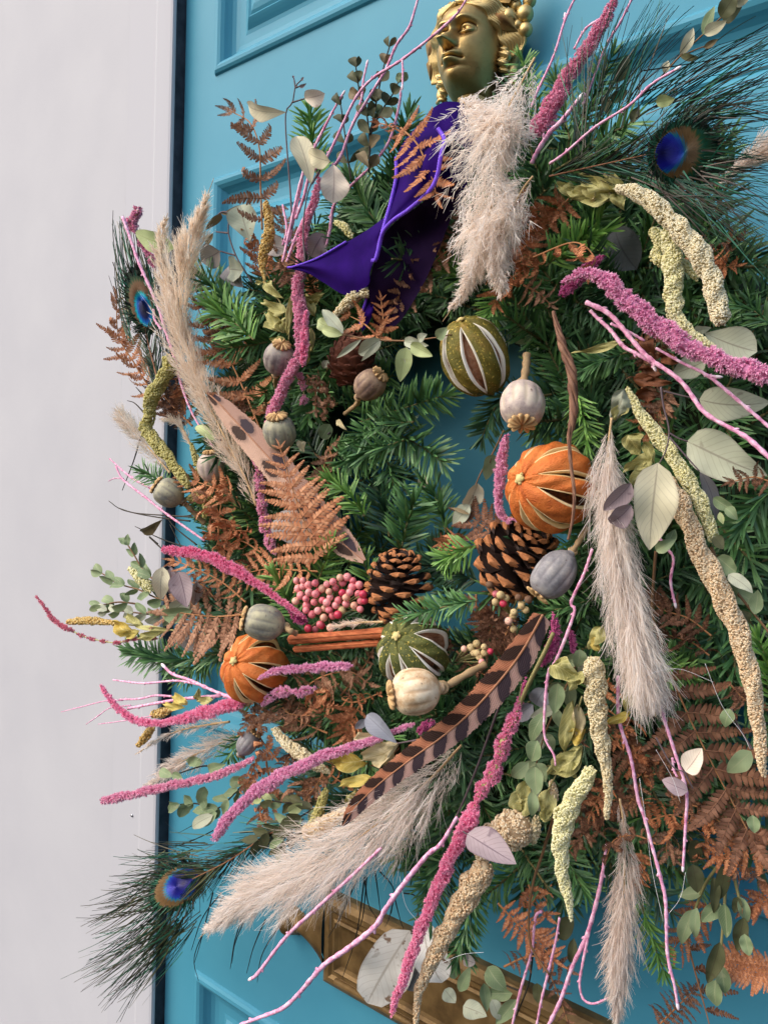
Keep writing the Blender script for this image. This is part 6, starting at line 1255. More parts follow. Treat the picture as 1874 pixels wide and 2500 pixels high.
pampas('dark grey pampas tip behind the left peacock feather stalk', [(470, 1095, 30), (440, 1040, 34), (395, 1022, 14)], .104, 'tan', nb=50, nh=14, fuzz=.2, open_=.4, hl=.8, width=1.4)
# ------------------------------------------------------------------ eucalyptus with big leaves
sprig('eucalyptus twig with two small beige leaves and a budded tip at the upper left', [[(712, 560), (710, 488), (698, 326), (699, 271), (714, 250), (721, 212), (735, 196)], [(714, 250), (746, 240)], [(721, 212), (717, 190)], [(722, 214), (738, 208)]],
      [(698, 274, 606, 256, 48, 'khaki', 'obov', {'roll': .5, 'bend': .25}), (744, 240, 792, 226, 42, 'beige', 'obov'), (730, 212, 748, 203, 9, 'mauve', 'lance'), (716, 192, 715, 184, 6, 'mauve', 'lance'), (735, 197, 742, 188, 6, 'mauve', 'lance')], .118, group='large-leaved eucalyptus')
sprig('eucalyptus twig with three large beige leaves beside the pink twigs', [[(745, 640), (740, 560), (752, 470), (783, 412), (806, 395)], [(783, 412), (762, 450)]],
      [(760, 452, 726, 332, 58, 'khaki', 'obov', {'roll': -.2}), (806, 394, 752, 374, 46, 'khaki', 'ovate', {'roll': .3, 'bend': .2}), (814, 402, 816, 497, 72, 'beige', 'obov', {'roll': .1, 'bend': .12})], .134, group='large-leaved eucalyptus')
sprig('curving eucalyptus twig with grey and dark leaves against the blue panel', [[(615, 690), (600, 665), (576, 624), (558, 569), (562, 526), (572, 515)], [(576, 624), (537, 613)], [(558, 569), (528, 566)], [(560, 520), (538, 520), (505, 560)]],
      [(540, 522, 616, 498, 20, 'brown', 'lance', {'roll': .6}), (540, 522, 504, 562, 22, 'brown', 'ovate', {'roll': .5}), (537, 613, 492, 640, 62, 'grey', 'ovate'), (594, 660, 560, 660, 60, 'sage', 'round'), (610, 590, 588, 500, 74, 'sage', 'obov', {'roll': .2}), (520, 570, 500, 600, 16, 'brown', 'lance'), (560, 648, 596, 700, 58, 'grey', 'ovate'), (700, 612, 655, 596, 52, 'grey', 'round')], .094, group='large-leaved eucalyptus')
sprig('pinkish grey eucalyptus leaf half behind the long pink tassel', [[(800, 560), (796, 580)]], [(790, 570, 758, 626, 54, 'mauve', 'round')], .112, group='large-leaved eucalyptus')
sprig('pale green eucalyptus leaf over the frame beside the left pink tufts', [[(424, 612), (434, 640)]], [(426, 606, 331, 566, 52, 'lime', 'ovate', {'roll': .35, 'bend': .15}), (410, 600, 396, 650, 22, 'grey', 'lance', {'d': .1})], .112, group='large-leaved eucalyptus')
sprig('olive brown eucalyptus leaf on a thin stalk over the white frame', [[(470, 1345), (430, 1335), (405, 1345), (365, 1312)], [(385, 1328), (365, 1310)]], [(397, 1268, 346, 1298, 28, 'brown', 'obov', {'roll': .4})], .104, twig='dark', group='large-leaved eucalyptus')
sprig('pair of large grey-beige eucalyptus leaves below the left pink tassel', [[(460, 1480), (430, 1400), (410, 1380)]],
      [(398, 1384, 392, 1464, 44, 'khaki', 'ovate', {'d': .122}), (416, 1386, 418, 1450, 36, 'mauve', 'ovate', {'d': .114}), (436, 1396, 460, 1482, 58, 'mauve', 'ovate', {'d': .126}), (480, 1420, 474, 1478, 30, 'grey', 'ovate', {'d': .112})], .120, group='large-leaved eucalyptus')
sprig('blue-grey eucalyptus leaf below the cream poppy head', [[(1020, 1806), (970, 1815)]], [(968, 1814, 896, 1744, 48, 'blue', 'obov', {'roll': .2, 'bend': .2}), (890, 1755, 868, 1780, 22, 'blue', 'ovate', {'d': .12})], .146, group='large-leaved eucalyptus')
sprig('large eucalyptus twig hanging over the long cream tassels at the right', [[(1612, 945), (1618, 990), (1632, 1051), (1624, 1100), (1608, 1132)], [(1634, 1058), (1655, 1070), (1678, 1078)], [(1634, 1068), (1670, 1110), (1706, 1150)]],
      [(1605, 1130, 1580, 1342, 104, 'khaki', 'ovate', {'roll': .12, 'd': .158, 'bend': .1}), (1540, 1180, 1474, 1248, 48, 'mauve', 'ovate', {'d': .152}), (1540, 1232, 1490, 1278, 50, 'mauve', 'round', {'d': .150}), (1676, 1077, 1872, 1158, 108, 'sage', 'ovate', {'roll': -.15, 'd': .126}), (1708, 1150, 1746, 1270, 38, 'grey', 'lance', {'d': .118, 'roll': .5})], .148, group='large-leaved eucalyptus')
sprig('green-grey eucalyptus leaf at the right edge under the thick pink tassel', [[(1620, 955), (1660, 965), (1706, 975)]], [(1706, 975, 1880, 985, 84, 'sage', 'ovate', {'roll': -.25})], .118, group='large-leaved eucalyptus')
sprig('pale grey eucalyptus leaf under the end of the beige tassel', [[(1700, 800), (1719, 812)]], [(1719, 813, 1845, 862, 84, 'sage', 'obov', {'roll': .1}), (1690, 806, 1735, 798, 22, 'sage', 'lance'), (1722, 880, 1640, 918, 60, 'sage', 'ovate', {'d': .10})], .128, group='large-leaved eucalyptus')
sprig('beige and purple eucalyptus leaves on a twig over the dark bracken', [[(1600, 1800), (1640, 1870), (1670, 1884)], [(1670, 1884), (1690, 1925)]], [(1672, 1884, 1714, 1828, 52, 'beige', 'ovate', {'roll': .2}), (1678, 1932, 1614, 1906, 40, 'mauve', 'ovate')], .138, group='large-leaved eucalyptus')
sprig('green oval leaves between the dark bracken and the long tan tassel', [[(1835, 1830), (1800, 1770), (1785, 1730)]], [(1832, 1834, 1772, 1884, 46, 'green', 'ovate'), (1780, 1730, 1770, 1776, 34, 'green', 'ovate'), (1836, 1990, 1842, 2034, 30, 'green', 'ovate')], .126, group='small-leaved eucalyptus')
sprig('large grey-brown leaf lying over the fat tan tassel', [[(1130, 2030), (1145, 2040)]], [(1140, 2036, 1258, 2112, 74, 'mauve', 'ovate', {'roll': .25, 'bend': .12})], .160, group='large-leaved eucalyptus')
sprig('big pale papery leaf hanging over the letter plate', [[(1020, 2230), (1003, 2280)]], [(1000, 2272, 892, 2446, 122, 'pale', 'round', {'roll': .15, 'fold': .05, 'bend': .08})], .112, name='honesty_leaf', cat='pale leaf')
sprig('second papery leaf behind the long tassels over the letter plate', [[(1030, 2230), (1035, 2260)]], [(1032, 2250, 1075, 2400, 90, 'pale', 'round', {'roll': -.3}), (1040, 2300, 1000, 2420, 60, 'grey', 'round', {'d': .10})], .104, name='honesty_leaf', cat='pale leaf')
sprig('grey-green leaves behind the big upright fir in the opening', [[(1078, 1200), (1075, 1190)]], [(1030, 1190, 1036, 1160, 26, 'khaki', 'round', {'d': .09})], .088, group='large-leaved eucalyptus')
sprig('eucalyptus twig with folded leaves hanging in the blue opening', [[(1230, 1050), (1200, 1110), (1174, 1153), (1160, 1185)], [(1200, 1110), (1195, 1130)]], [(1205, 1110, 1184, 1172, 40, 'green', 'ovate', {'roll': .5}), (1166, 1180, 1140, 1240, 46, 'khaki', 'round', {'roll': .4}), (1146, 1232, 1106, 1286, 40, 'sage', 'ovate', {'roll': -.3}), (1146, 1256, 1100, 1240, 10, 'brown', 'lance')], .098, twig='brown', group='large-leaved eucalyptus')
sprig('grey-green leaf peeping out beside the grey-green poppy head', [[(800, 1060), (806, 1055)]], [(784, 1070, 806, 1036, 34, 'green', 'round'), (800, 880, 790, 900, 20, 'sage', 'ovate')], .098, group='large-leaved eucalyptus')
sprig('grey leaf under the orange pinnae of the flat fern', [[(690, 1270), (700, 1262)]], [(675, 1262, 760, 1330, 70, 'grey', 'round')], .124, group='large-leaved eucalyptus')
sprig('grey leaf under the brown bracken at the left', [[(440, 1560), (446, 1555)]], [(430, 1545, 486, 1590, 40, 'grey', 'round')], .100, group='large-leaved eucalyptus')
sprig('large grey leaf with shade put into its colour behind the pale yellow tassel', [[(1500, 600), (1506, 610)]], [(1500, 560, 1550, 660, 90, 'grey_shaded', 'round', {'d': .096}), (1330, 760, 1260, 840, 50, 'green', 'round', {'d': .09})], .096, group='large-leaved eucalyptus')
# ------------------------------------------------------------------ small-leaved sprigs
_s1 = [(857, 441), (848, 380), (839, 308), (832, 258)]; _s2 = [(900, 420), (902, 340), (893, 270), (876, 215), (868, 160)]; _s3 = [(905, 330), (918, 250), (936, 165), (950, 115)]; _s4 = [(905, 320), (935, 265), (958, 230), (972, 200)]
sprig('dark olive eucalyptus spray rising against the door left of the brass head', [_s1, _s2, _s3, _s4], leafpairs(_s1, 4, 38, 26, 'olive', .118, .25, 'obov', 45, 2)+leafpairs(_s2, 7, 42, 30, ['olive', 'olive', 'brown'], .120, .05, 'obov', 42, 3)+leafpairs(_s3, 5, 36, 24, ['olive', 'brown'], .120, .2, 'obov', 38, 4)+leafpairs(_s4, 4, 40, 28, ['olive', 'green'], .118, .3, 'obov', 45, 5)+[(896, 392, 880, 362, 36, 'olive', 'round'), (915, 250, 920, 216, 32, 'olive', 'round')], .118, twig='dark', group='small-leaved eucalyptus')
_s = [(1611, 190), (1658, 138), (1716, 83), (1759, 43), (1800, 10)]
sprig('olive sprig with long narrow leaves against the door at the top right', [_s, [(1660, 138), (1700, 120), (1722, 112)]], [(1658, 137, 1692, 68, 28, 'khaki', 'lance'), (1660, 137, 1708, 140, 18, 'olive', 'lance'), (1714, 85, 1742, 14, 26, 'green', 'lance'), (1718, 84, 1772, 50, 30, 'khaki', 'ovate'), (1757, 42, 1800, -16, 44, 'olive', 'ovate'), (1760, 43, 1810, 20, 40, 'olive', 'ovate'), (1620, 180, 1628, 148, 20, 'khaki', 'lance'), (1716, 117, 1752, 96, 16, 'brown', 'lance'), (1790, 10, 1830, -10, 26, 'khaki', 'ovate')], .128, twig='brown', group='small-leaved eucalyptus')
sprig('olive leaves between the top right fir and the peacock barbs', [[(1480, 290), (1500, 230), (1512, 170)]], [(1500, 200, 1534, 136, 34, 'olive', 'ovate'), (1490, 250, 1530, 218, 28, 'olive', 'lance'), (1486, 280, 1474, 230, 26, 'olive', 'lance'), (1600, 250, 1646, 240, 30, 'lime', 'ovate', {'d': .142}), (1540, 300, 1560, 260, 26, 'olive', 'lance')], .120, twig='dark', group='small-leaved eucalyptus')
_a = [(430, 1470), (388, 1462), (340, 1440), (290, 1425), (250, 1400)]; _b = [(440, 1500), (370, 1500), (300, 1492), (262, 1490)]; _c = [(400, 1440), (350, 1390), (325, 1350), (312, 1330)]; _d = [(340, 1475), (290, 1470), (246, 1478)]
sprig('grey-green small-leaved sprig spreading left over the white frame', [_a, _b, _c, _d], leafpairs(_a, 6, 42, 26, 'green', .104, .2, 'ovate', 45, 12)+leafpairs(_b, 6, 40, 24, ['green', 'sage'], .102, .1, 'ovate', 42, 13)+leafpairs(_c, 4, 40, 24, 'green', .100, .3, 'ovate', 45, 14)+leafpairs(_d, 3, 40, 24, 'green', .102, .3, 'ovate', 40, 15)+[(470, 1490, 395, 1500, 40, 'green', 'ovate'), (460, 1460, 420, 1490, 44, 'sage', 'ovate')], .102, twig='brown', group='small-leaved eucalyptus')
_a = [(640, 1880), (590, 1920), (550, 1960), (523, 1975), (480, 1962), (440, 1964)]; _b = [(620, 1850), (560, 1880), (500, 1870), (430, 1890)]; _c = [(560, 1900), (510, 1930), (470, 1990)]
sprig('green eucalyptus sprig below the pink tassel at the lower left', [_a, _b], leafpairs(_a, 7, 44, 28, 'green', .108, .2, 'ovate', 55, 21)+[(482, 1850, 400 + 60, 1866, 26, 'green', 'ovate'), (494, 1862, 454, 1856, 22, 'green', 'ovate'), (510, 1882, 552, 1866, 28, 'green', 'ovate'), (390, 1880, 420, 1898, 24, 'green', 'ovate'), (420, 1890, 446, 1902, 20, 'green', 'ovate'), (500, 1920, 484, 1962, 28, 'green', 'ovate'), (455, 1960, 440, 1996, 30, 'green', 'ovate'), (530, 1985, 480, 2012, 36, 'green', 'ovate'), (520, 1990, 470, 2020, 30, 'sage', 'ovate')], .106, twig='dark', group='small-leaved eucalyptus')
_a = [(800, 1950), (740, 1990), (680, 2020), (630, 2050)]; _b = [(760, 1960), (700, 1960), (640, 1950)]; _c = [(740, 2000), (700, 2040), (680, 2070)]
sprig('dark olive leaves above the lower left peacock feather', [_a, _b, _c], leafpairs(_a, 7, 50, 28, ['olive', 'green'], .110, .1, 'ovate', 60, 31)+leafpairs(_b, 5, 44, 26, ['olive', 'green', 'lime'], .108, .2, 'ovate', 50, 32)+leafpairs(_c, 4, 46, 28, ['green', 'olive'], .112, .2, 'ovate', 50, 33), .110, twig='dark', group='small-leaved eucalyptus')
_a = [(1420, 1590), (1370, 1700), (1330, 1790), (1300, 1900), (1280, 2000)]
sprig('grey-green eucalyptus sprig hanging beside the clumpy pink tassel', [_a], leafpairs(_a, 7, 66, 38, ['green', 'green', 'sage'], .120, .05, 'ovate', 50, 41)+[(1362, 1668, 1350, 1742, 40, 'green', 'ovate', {'d': .136}), (1330, 1740, 1296, 1812, 36, 'green', 'ovate', {'d': .134}), (1312, 1808, 1296, 1858, 42, 'green', 'ovate', {'d': .138}), (1306, 1872, 1306, 1940, 46, 'green', 'ovate', {'d': .138}), (1300, 1930, 1296, 1992, 28, 'green', 'ovate', {'d': .136}), (1290, 1862, 1248, 1896, 34, 'green', 'ovate', {'d': .13}), (1414, 1585, 1408, 1630, 34, 'green', 'ovate', {'d': .13}), (1330, 1680, 1306, 1720, 50, 'blue', 'round', {'d': .116}), (1300, 1720, 1260, 1750, 44, 'blue', 'round', {'d': .114})], .122, twig='brown', group='small-leaved eucalyptus')
_a = [(1772, 1990), (1772, 2100), (1768, 2200), (1760, 2300), (1752, 2400)]; _b = [(1770, 2090), (1720, 2160), (1690, 2240), (1680, 2290)]; _c = [(1780, 2100), (1800, 2180), (1818, 2260), (1830, 2310)]
sprig('drooping eucalyptus branch with long green leaves at the lower right', [_a, _b, _c], [(1712, 2180, 1656, 2186, 30, 'green', 'ovate'), (1692, 2220, 1664, 2306, 36, 'green', 'ovate'), (1700, 2216, 1698, 2290, 26, 'green', 'ovate'), (1758, 2206, 1712, 2252, 36, 'green', 'ovate'), (1768, 2206, 1772, 2290, 32, 'green', 'ovate'), (1806, 2190, 1820, 2254, 28, 'green', 'ovate'), (1800, 2190, 1792, 2230, 24, 'olive', 'ovate'), (1815, 2240, 1796, 2322, 34, 'olive', 'ovate'), (1816, 2280, 1828, 2334, 32, 'green', 'ovate'), (1756, 2300, 1728, 2402, 38, 'olive', 'ovate'), (1758, 2354, 1768, 2426, 36, 'green', 'ovate'), (1746, 2392, 1746, 2456, 40, 'green', 'ovate'), (1770, 2110, 1750, 2200, 34, 'olive', 'ovate'), (1740, 2140, 1742, 2230, 26, 'olive', 'ovate'), (1690, 2110, 1700, 2180, 40, 'olive', 'ovate'), (1860, 2070, 1852, 2130, 34, 'green', 'ovate'), (1700, 2050, 1690, 2110, 34, 'olive', 'ovate')], .094, twig='green', sw=9, group='small-leaved eucalyptus')
sprig('grey-green leaves over the right end of the letter plate', [[(1270, 2420), (1220, 2400), (1180, 2380)], [(1300, 2330), (1290, 2400), (1260, 2480)]], [(1190, 2360, 1235, 2420, 46, 'green', 'ovate'), (1250, 2425, 1170, 2430, 30, 'green', 'ovate'), (1180, 2400, 1190, 2470, 28, 'green', 'ovate'), (1200, 2440, 1220, 2490, 30, 'sage', 'ovate'), (1130, 2456, 1188, 2482, 42, 'sage', 'ovate'), (1085, 2415, 1110, 2450, 34, 'sage', 'ovate'), (1110, 2390, 1096, 2340, 24, 'lime', 'ovate'), (1120, 2420, 1150, 2360, 30, 'green', 'lance'), (1260, 2440, 1210, 2500, 34, 'green', 'ovate'), (1310, 2400, 1314, 2450, 28, 'olive', 'ovate'), (1400, 2240, 1360, 2290, 40, 'olive', 'ovate'), (1400, 2290, 1390, 2350, 24, 'olive', 'ovate'), (1130, 2340, 1160, 2350, 26, 'grey', 'round')], .096, twig='dark', group='small-leaved eucalyptus')
sprig('pale green eucalyptus twig stretched between the ribbon and the whole lime', [[(838, 817), (900, 828), (990, 832), (1050, 826), (1102, 817)], [(990, 832), (992, 850)]], [(992, 848, 975, 932, 42, 'lime', 'ovate', {'d': .146}), (986, 834, 1046, 842, 28, 'sage', 'ovate'), (1002, 842, 1056, 868, 34, 'lime', 'ovate', {'d': .148}), (994, 850, 1000, 900, 22, 'sage', 'lance'), (1020, 830, 1042, 816, 22, 'sage', 'ovate'), (930, 828, 874, 862, 40, 'sage', 'ovate'), (928, 832, 882, 882, 14, 'sage', 'lance'), (882, 828, 820, 874, 16, 'sage', 'lance'), (838, 814, 786, 756, 32, 'sage', 'ovate'), (836, 818, 786, 806, 26, 'lime', 'ovate'), (806, 800, 775, 782, 34, 'lime', 'ovate'), (1066, 826, 1092, 800, 28, 'green', 'ovate')], .138, twig='brown', group='small-leaved eucalyptus')
_a = [(1735, 1335), (1760, 1400), (1800, 1450), (1835, 1493), (1880, 1550)]
sprig('green eucalyptus sprig right of the long tan tassel', [_a], [(1740, 1215, 1796, 1250, 30, 'green', 'ovate'), (1770, 1240, 1800, 1268, 26, 'green', 'ovate'), (1756, 1250, 1765, 1280, 16, 'lime', 'lance'), (1750, 1360, 1796, 1396, 44, 'green', 'round'), (1776, 1402, 1836, 1448, 34, 'sage', 'ovate'), (1790, 1440, 1842, 1474, 46, 'green', 'ovate'), (1770, 1410, 1796, 1460, 34, 'green', 'ovate'), (1600, 1345, 1650, 1318, 30, 'green', 'ovate', {'d': .15}), (1630, 1322, 1646, 1292, 26, 'green', 'ovate', {'d': .15}), (1740, 1310, 1766, 1340, 30, 'olive', 'ovate'), (1810, 1490, 1826, 1520, 26, 'olive', 'lance'), (1840, 1500, 1850, 1440, 34, 'green', 'lance')], .128, twig='brown', sw=9, group='small-leaved eucalyptus')
sprig('small green leaf beside the tall left plume and the spotted feather', [[(540, 1075), (528, 1070)]], [(524, 1076, 478, 1042, 26, 'lime', 'ovate')], .130, group='small-leaved eucalyptus')
# ------------------------------------------------------------------ dried amaranth leaves
def dry(label, leaves, d, tone='dry', stems=()):
    return sprig(label, list(stems), [(a[0], a[1], a[2], a[3], a[4], a[5] if len(a) > 5 else tone, 'ovate', {'crumple': .4, 'wavy': .18, 'bend': .25, 'd': a[6] if len(a) > 6 else d}) for a in leaves], d, 'dried leaf', 'dried_leaf', 'green', 'crumpled dried leaves')
dry('crumpled olive dried leaves at the root of the thick beige tassel', [(1500, 470, 1410, 430, 56), (1490, 480, 1390, 480, 50), (1480, 450, 1440, 500, 44, 'cream'), (1520, 470, 1470, 425, 40), (1470, 470, 1380, 460, 36), (1500, 460, 1520, 510, 40), (1400, 470, 1360, 450, 34)], .128)
dry('curled pale green dried leaves between the ochre tassel and the grey poppy head', [(650, 690, 690, 728, 30), (700, 760, 642, 738, 34), (690, 810, 648, 772, 44), (690, 812, 702, 770, 40), (700, 820, 714, 706, 18), (640, 690, 625, 690, 14), (700, 830, 660, 830, 16)], .122, 'dry', [[(645, 660), (650, 700), (685, 740), (690, 812)], [(710, 730), (705, 830)]])
dry('twisted olive dried leaf right of the long pink tassel', [(768, 770, 745, 720, 26), (760, 830, 750, 890, 22), (758, 800, 764, 860, 14), (790, 720, 740, 740, 30)], .118)
dry('pair of pale dried leaves left of the slim cream tassel', [(1524, 950, 1496, 1032, 52, 'sage'), (1530, 985, 1496, 1025, 36), (1525, 830, 1395, 862, 20)], .126)
dry('crumpled green dried leaf beside the right-hand pampas plume', [(1535, 1060, 1560, 1110, 56, 'dry'), (1590, 1110, 1520, 1150, 40), (1580, 1130, 1540, 1190, 36), (1570, 1080, 1600, 1130, 30)], .124)
dry('folded yellow-green dried leaf above the thick beige tassel', [(1345, 1622, 1420, 1660, 60), (1425, 1640, 1392, 1686, 36)], .146)
dry('crumpled olive leaf against the lower end of the broad plume', [(1470, 1530, 1440, 1585, 40, 'dry'), (1440, 1560, 1465, 1590, 26, 'yellow'), (1530, 1685, 1532, 1740, 30, 'dry'), (1540, 1740, 1480, 1770, 26, 'yellow')], .132)
dry('large crumpled yellow-green leaf above the fat tan tassel', [(1420, 1830, 1340, 1890, 56), (1360, 1880, 1420, 1820, 50), (1345, 1860, 1410, 1895, 44), (1400, 1710, 1380, 1840, 40, 'dry'), (1410, 1720, 1410, 1800, 34, 'cream'), (1380, 1800, 1430, 1780, 40, 'yellow'), (1340, 1920, 1330, 2000, 46), (1300, 1950, 1262, 1990, 50), (1265, 1930, 1258, 1985, 40), (1320, 1980, 1344, 2000, 40), (1290, 1900, 1270, 1960, 36)], .128, 'dry', [[(1420, 1700), (1370, 1860), (1320, 1960)]])
dry('yellow dried leaf under the mauve pink tassel', [(890, 1862, 810, 1862, 46, 'yellow'), (905, 1895, 830, 1918, 30, 'yellow'), (970, 1820, 890, 1858, 56, 'cream'), (960, 1830, 940, 1870, 30, 'cream'), (870, 1930, 845, 1960, 34, 'dry'), (920, 1795, 866, 1800, 30, 'cream')], .130)
dry('small yellow leaves at the end of the thin ochre tassel', [(330, 1545, 280, 1520, 36, 'yellow'), (340, 1540, 296, 1552, 22, 'yellow'), (350, 1530, 305, 1510, 24, 'dry'), (400, 1545, 340, 1560, 26, 'dry'), (420, 1540, 330, 1530, 14, 'dry')], .112, 'yellow', [[(430, 1540), (360, 1530), (300, 1524)]])
dry('small yellow leaves above the bent pink tassel', [(480, 1710, 486, 1680, 20, 'dry'), (520, 1708, 484, 1712, 22, 'dry'), (455, 1720, 420, 1706, 30, 'yellow'), (450, 1730, 400, 1720, 20, 'yellow')], .118)
dry('pale dried leaf below the grey-green poppy head', [(730, 1075, 742, 1105, 24, 'cream'), (820, 1030, 846, 1050, 16, 'cream')], .116)
dry('brown rolled dry leaves behind the upper pink twigs at the right', [(1560, 830, 1600, 880, 50, 'rustleaf'), (1545, 930, 1640, 935, 34, 'rustleaf'), (1550, 965, 1610, 960, 36, 'rustleaf'), (1610, 870, 1660, 880, 34, 'rustleaf'), (1590, 1000, 1560, 1030, 40, 'rustleaf'), (1560, 900, 1620, 915, 40, 'rustleaf')], .110)
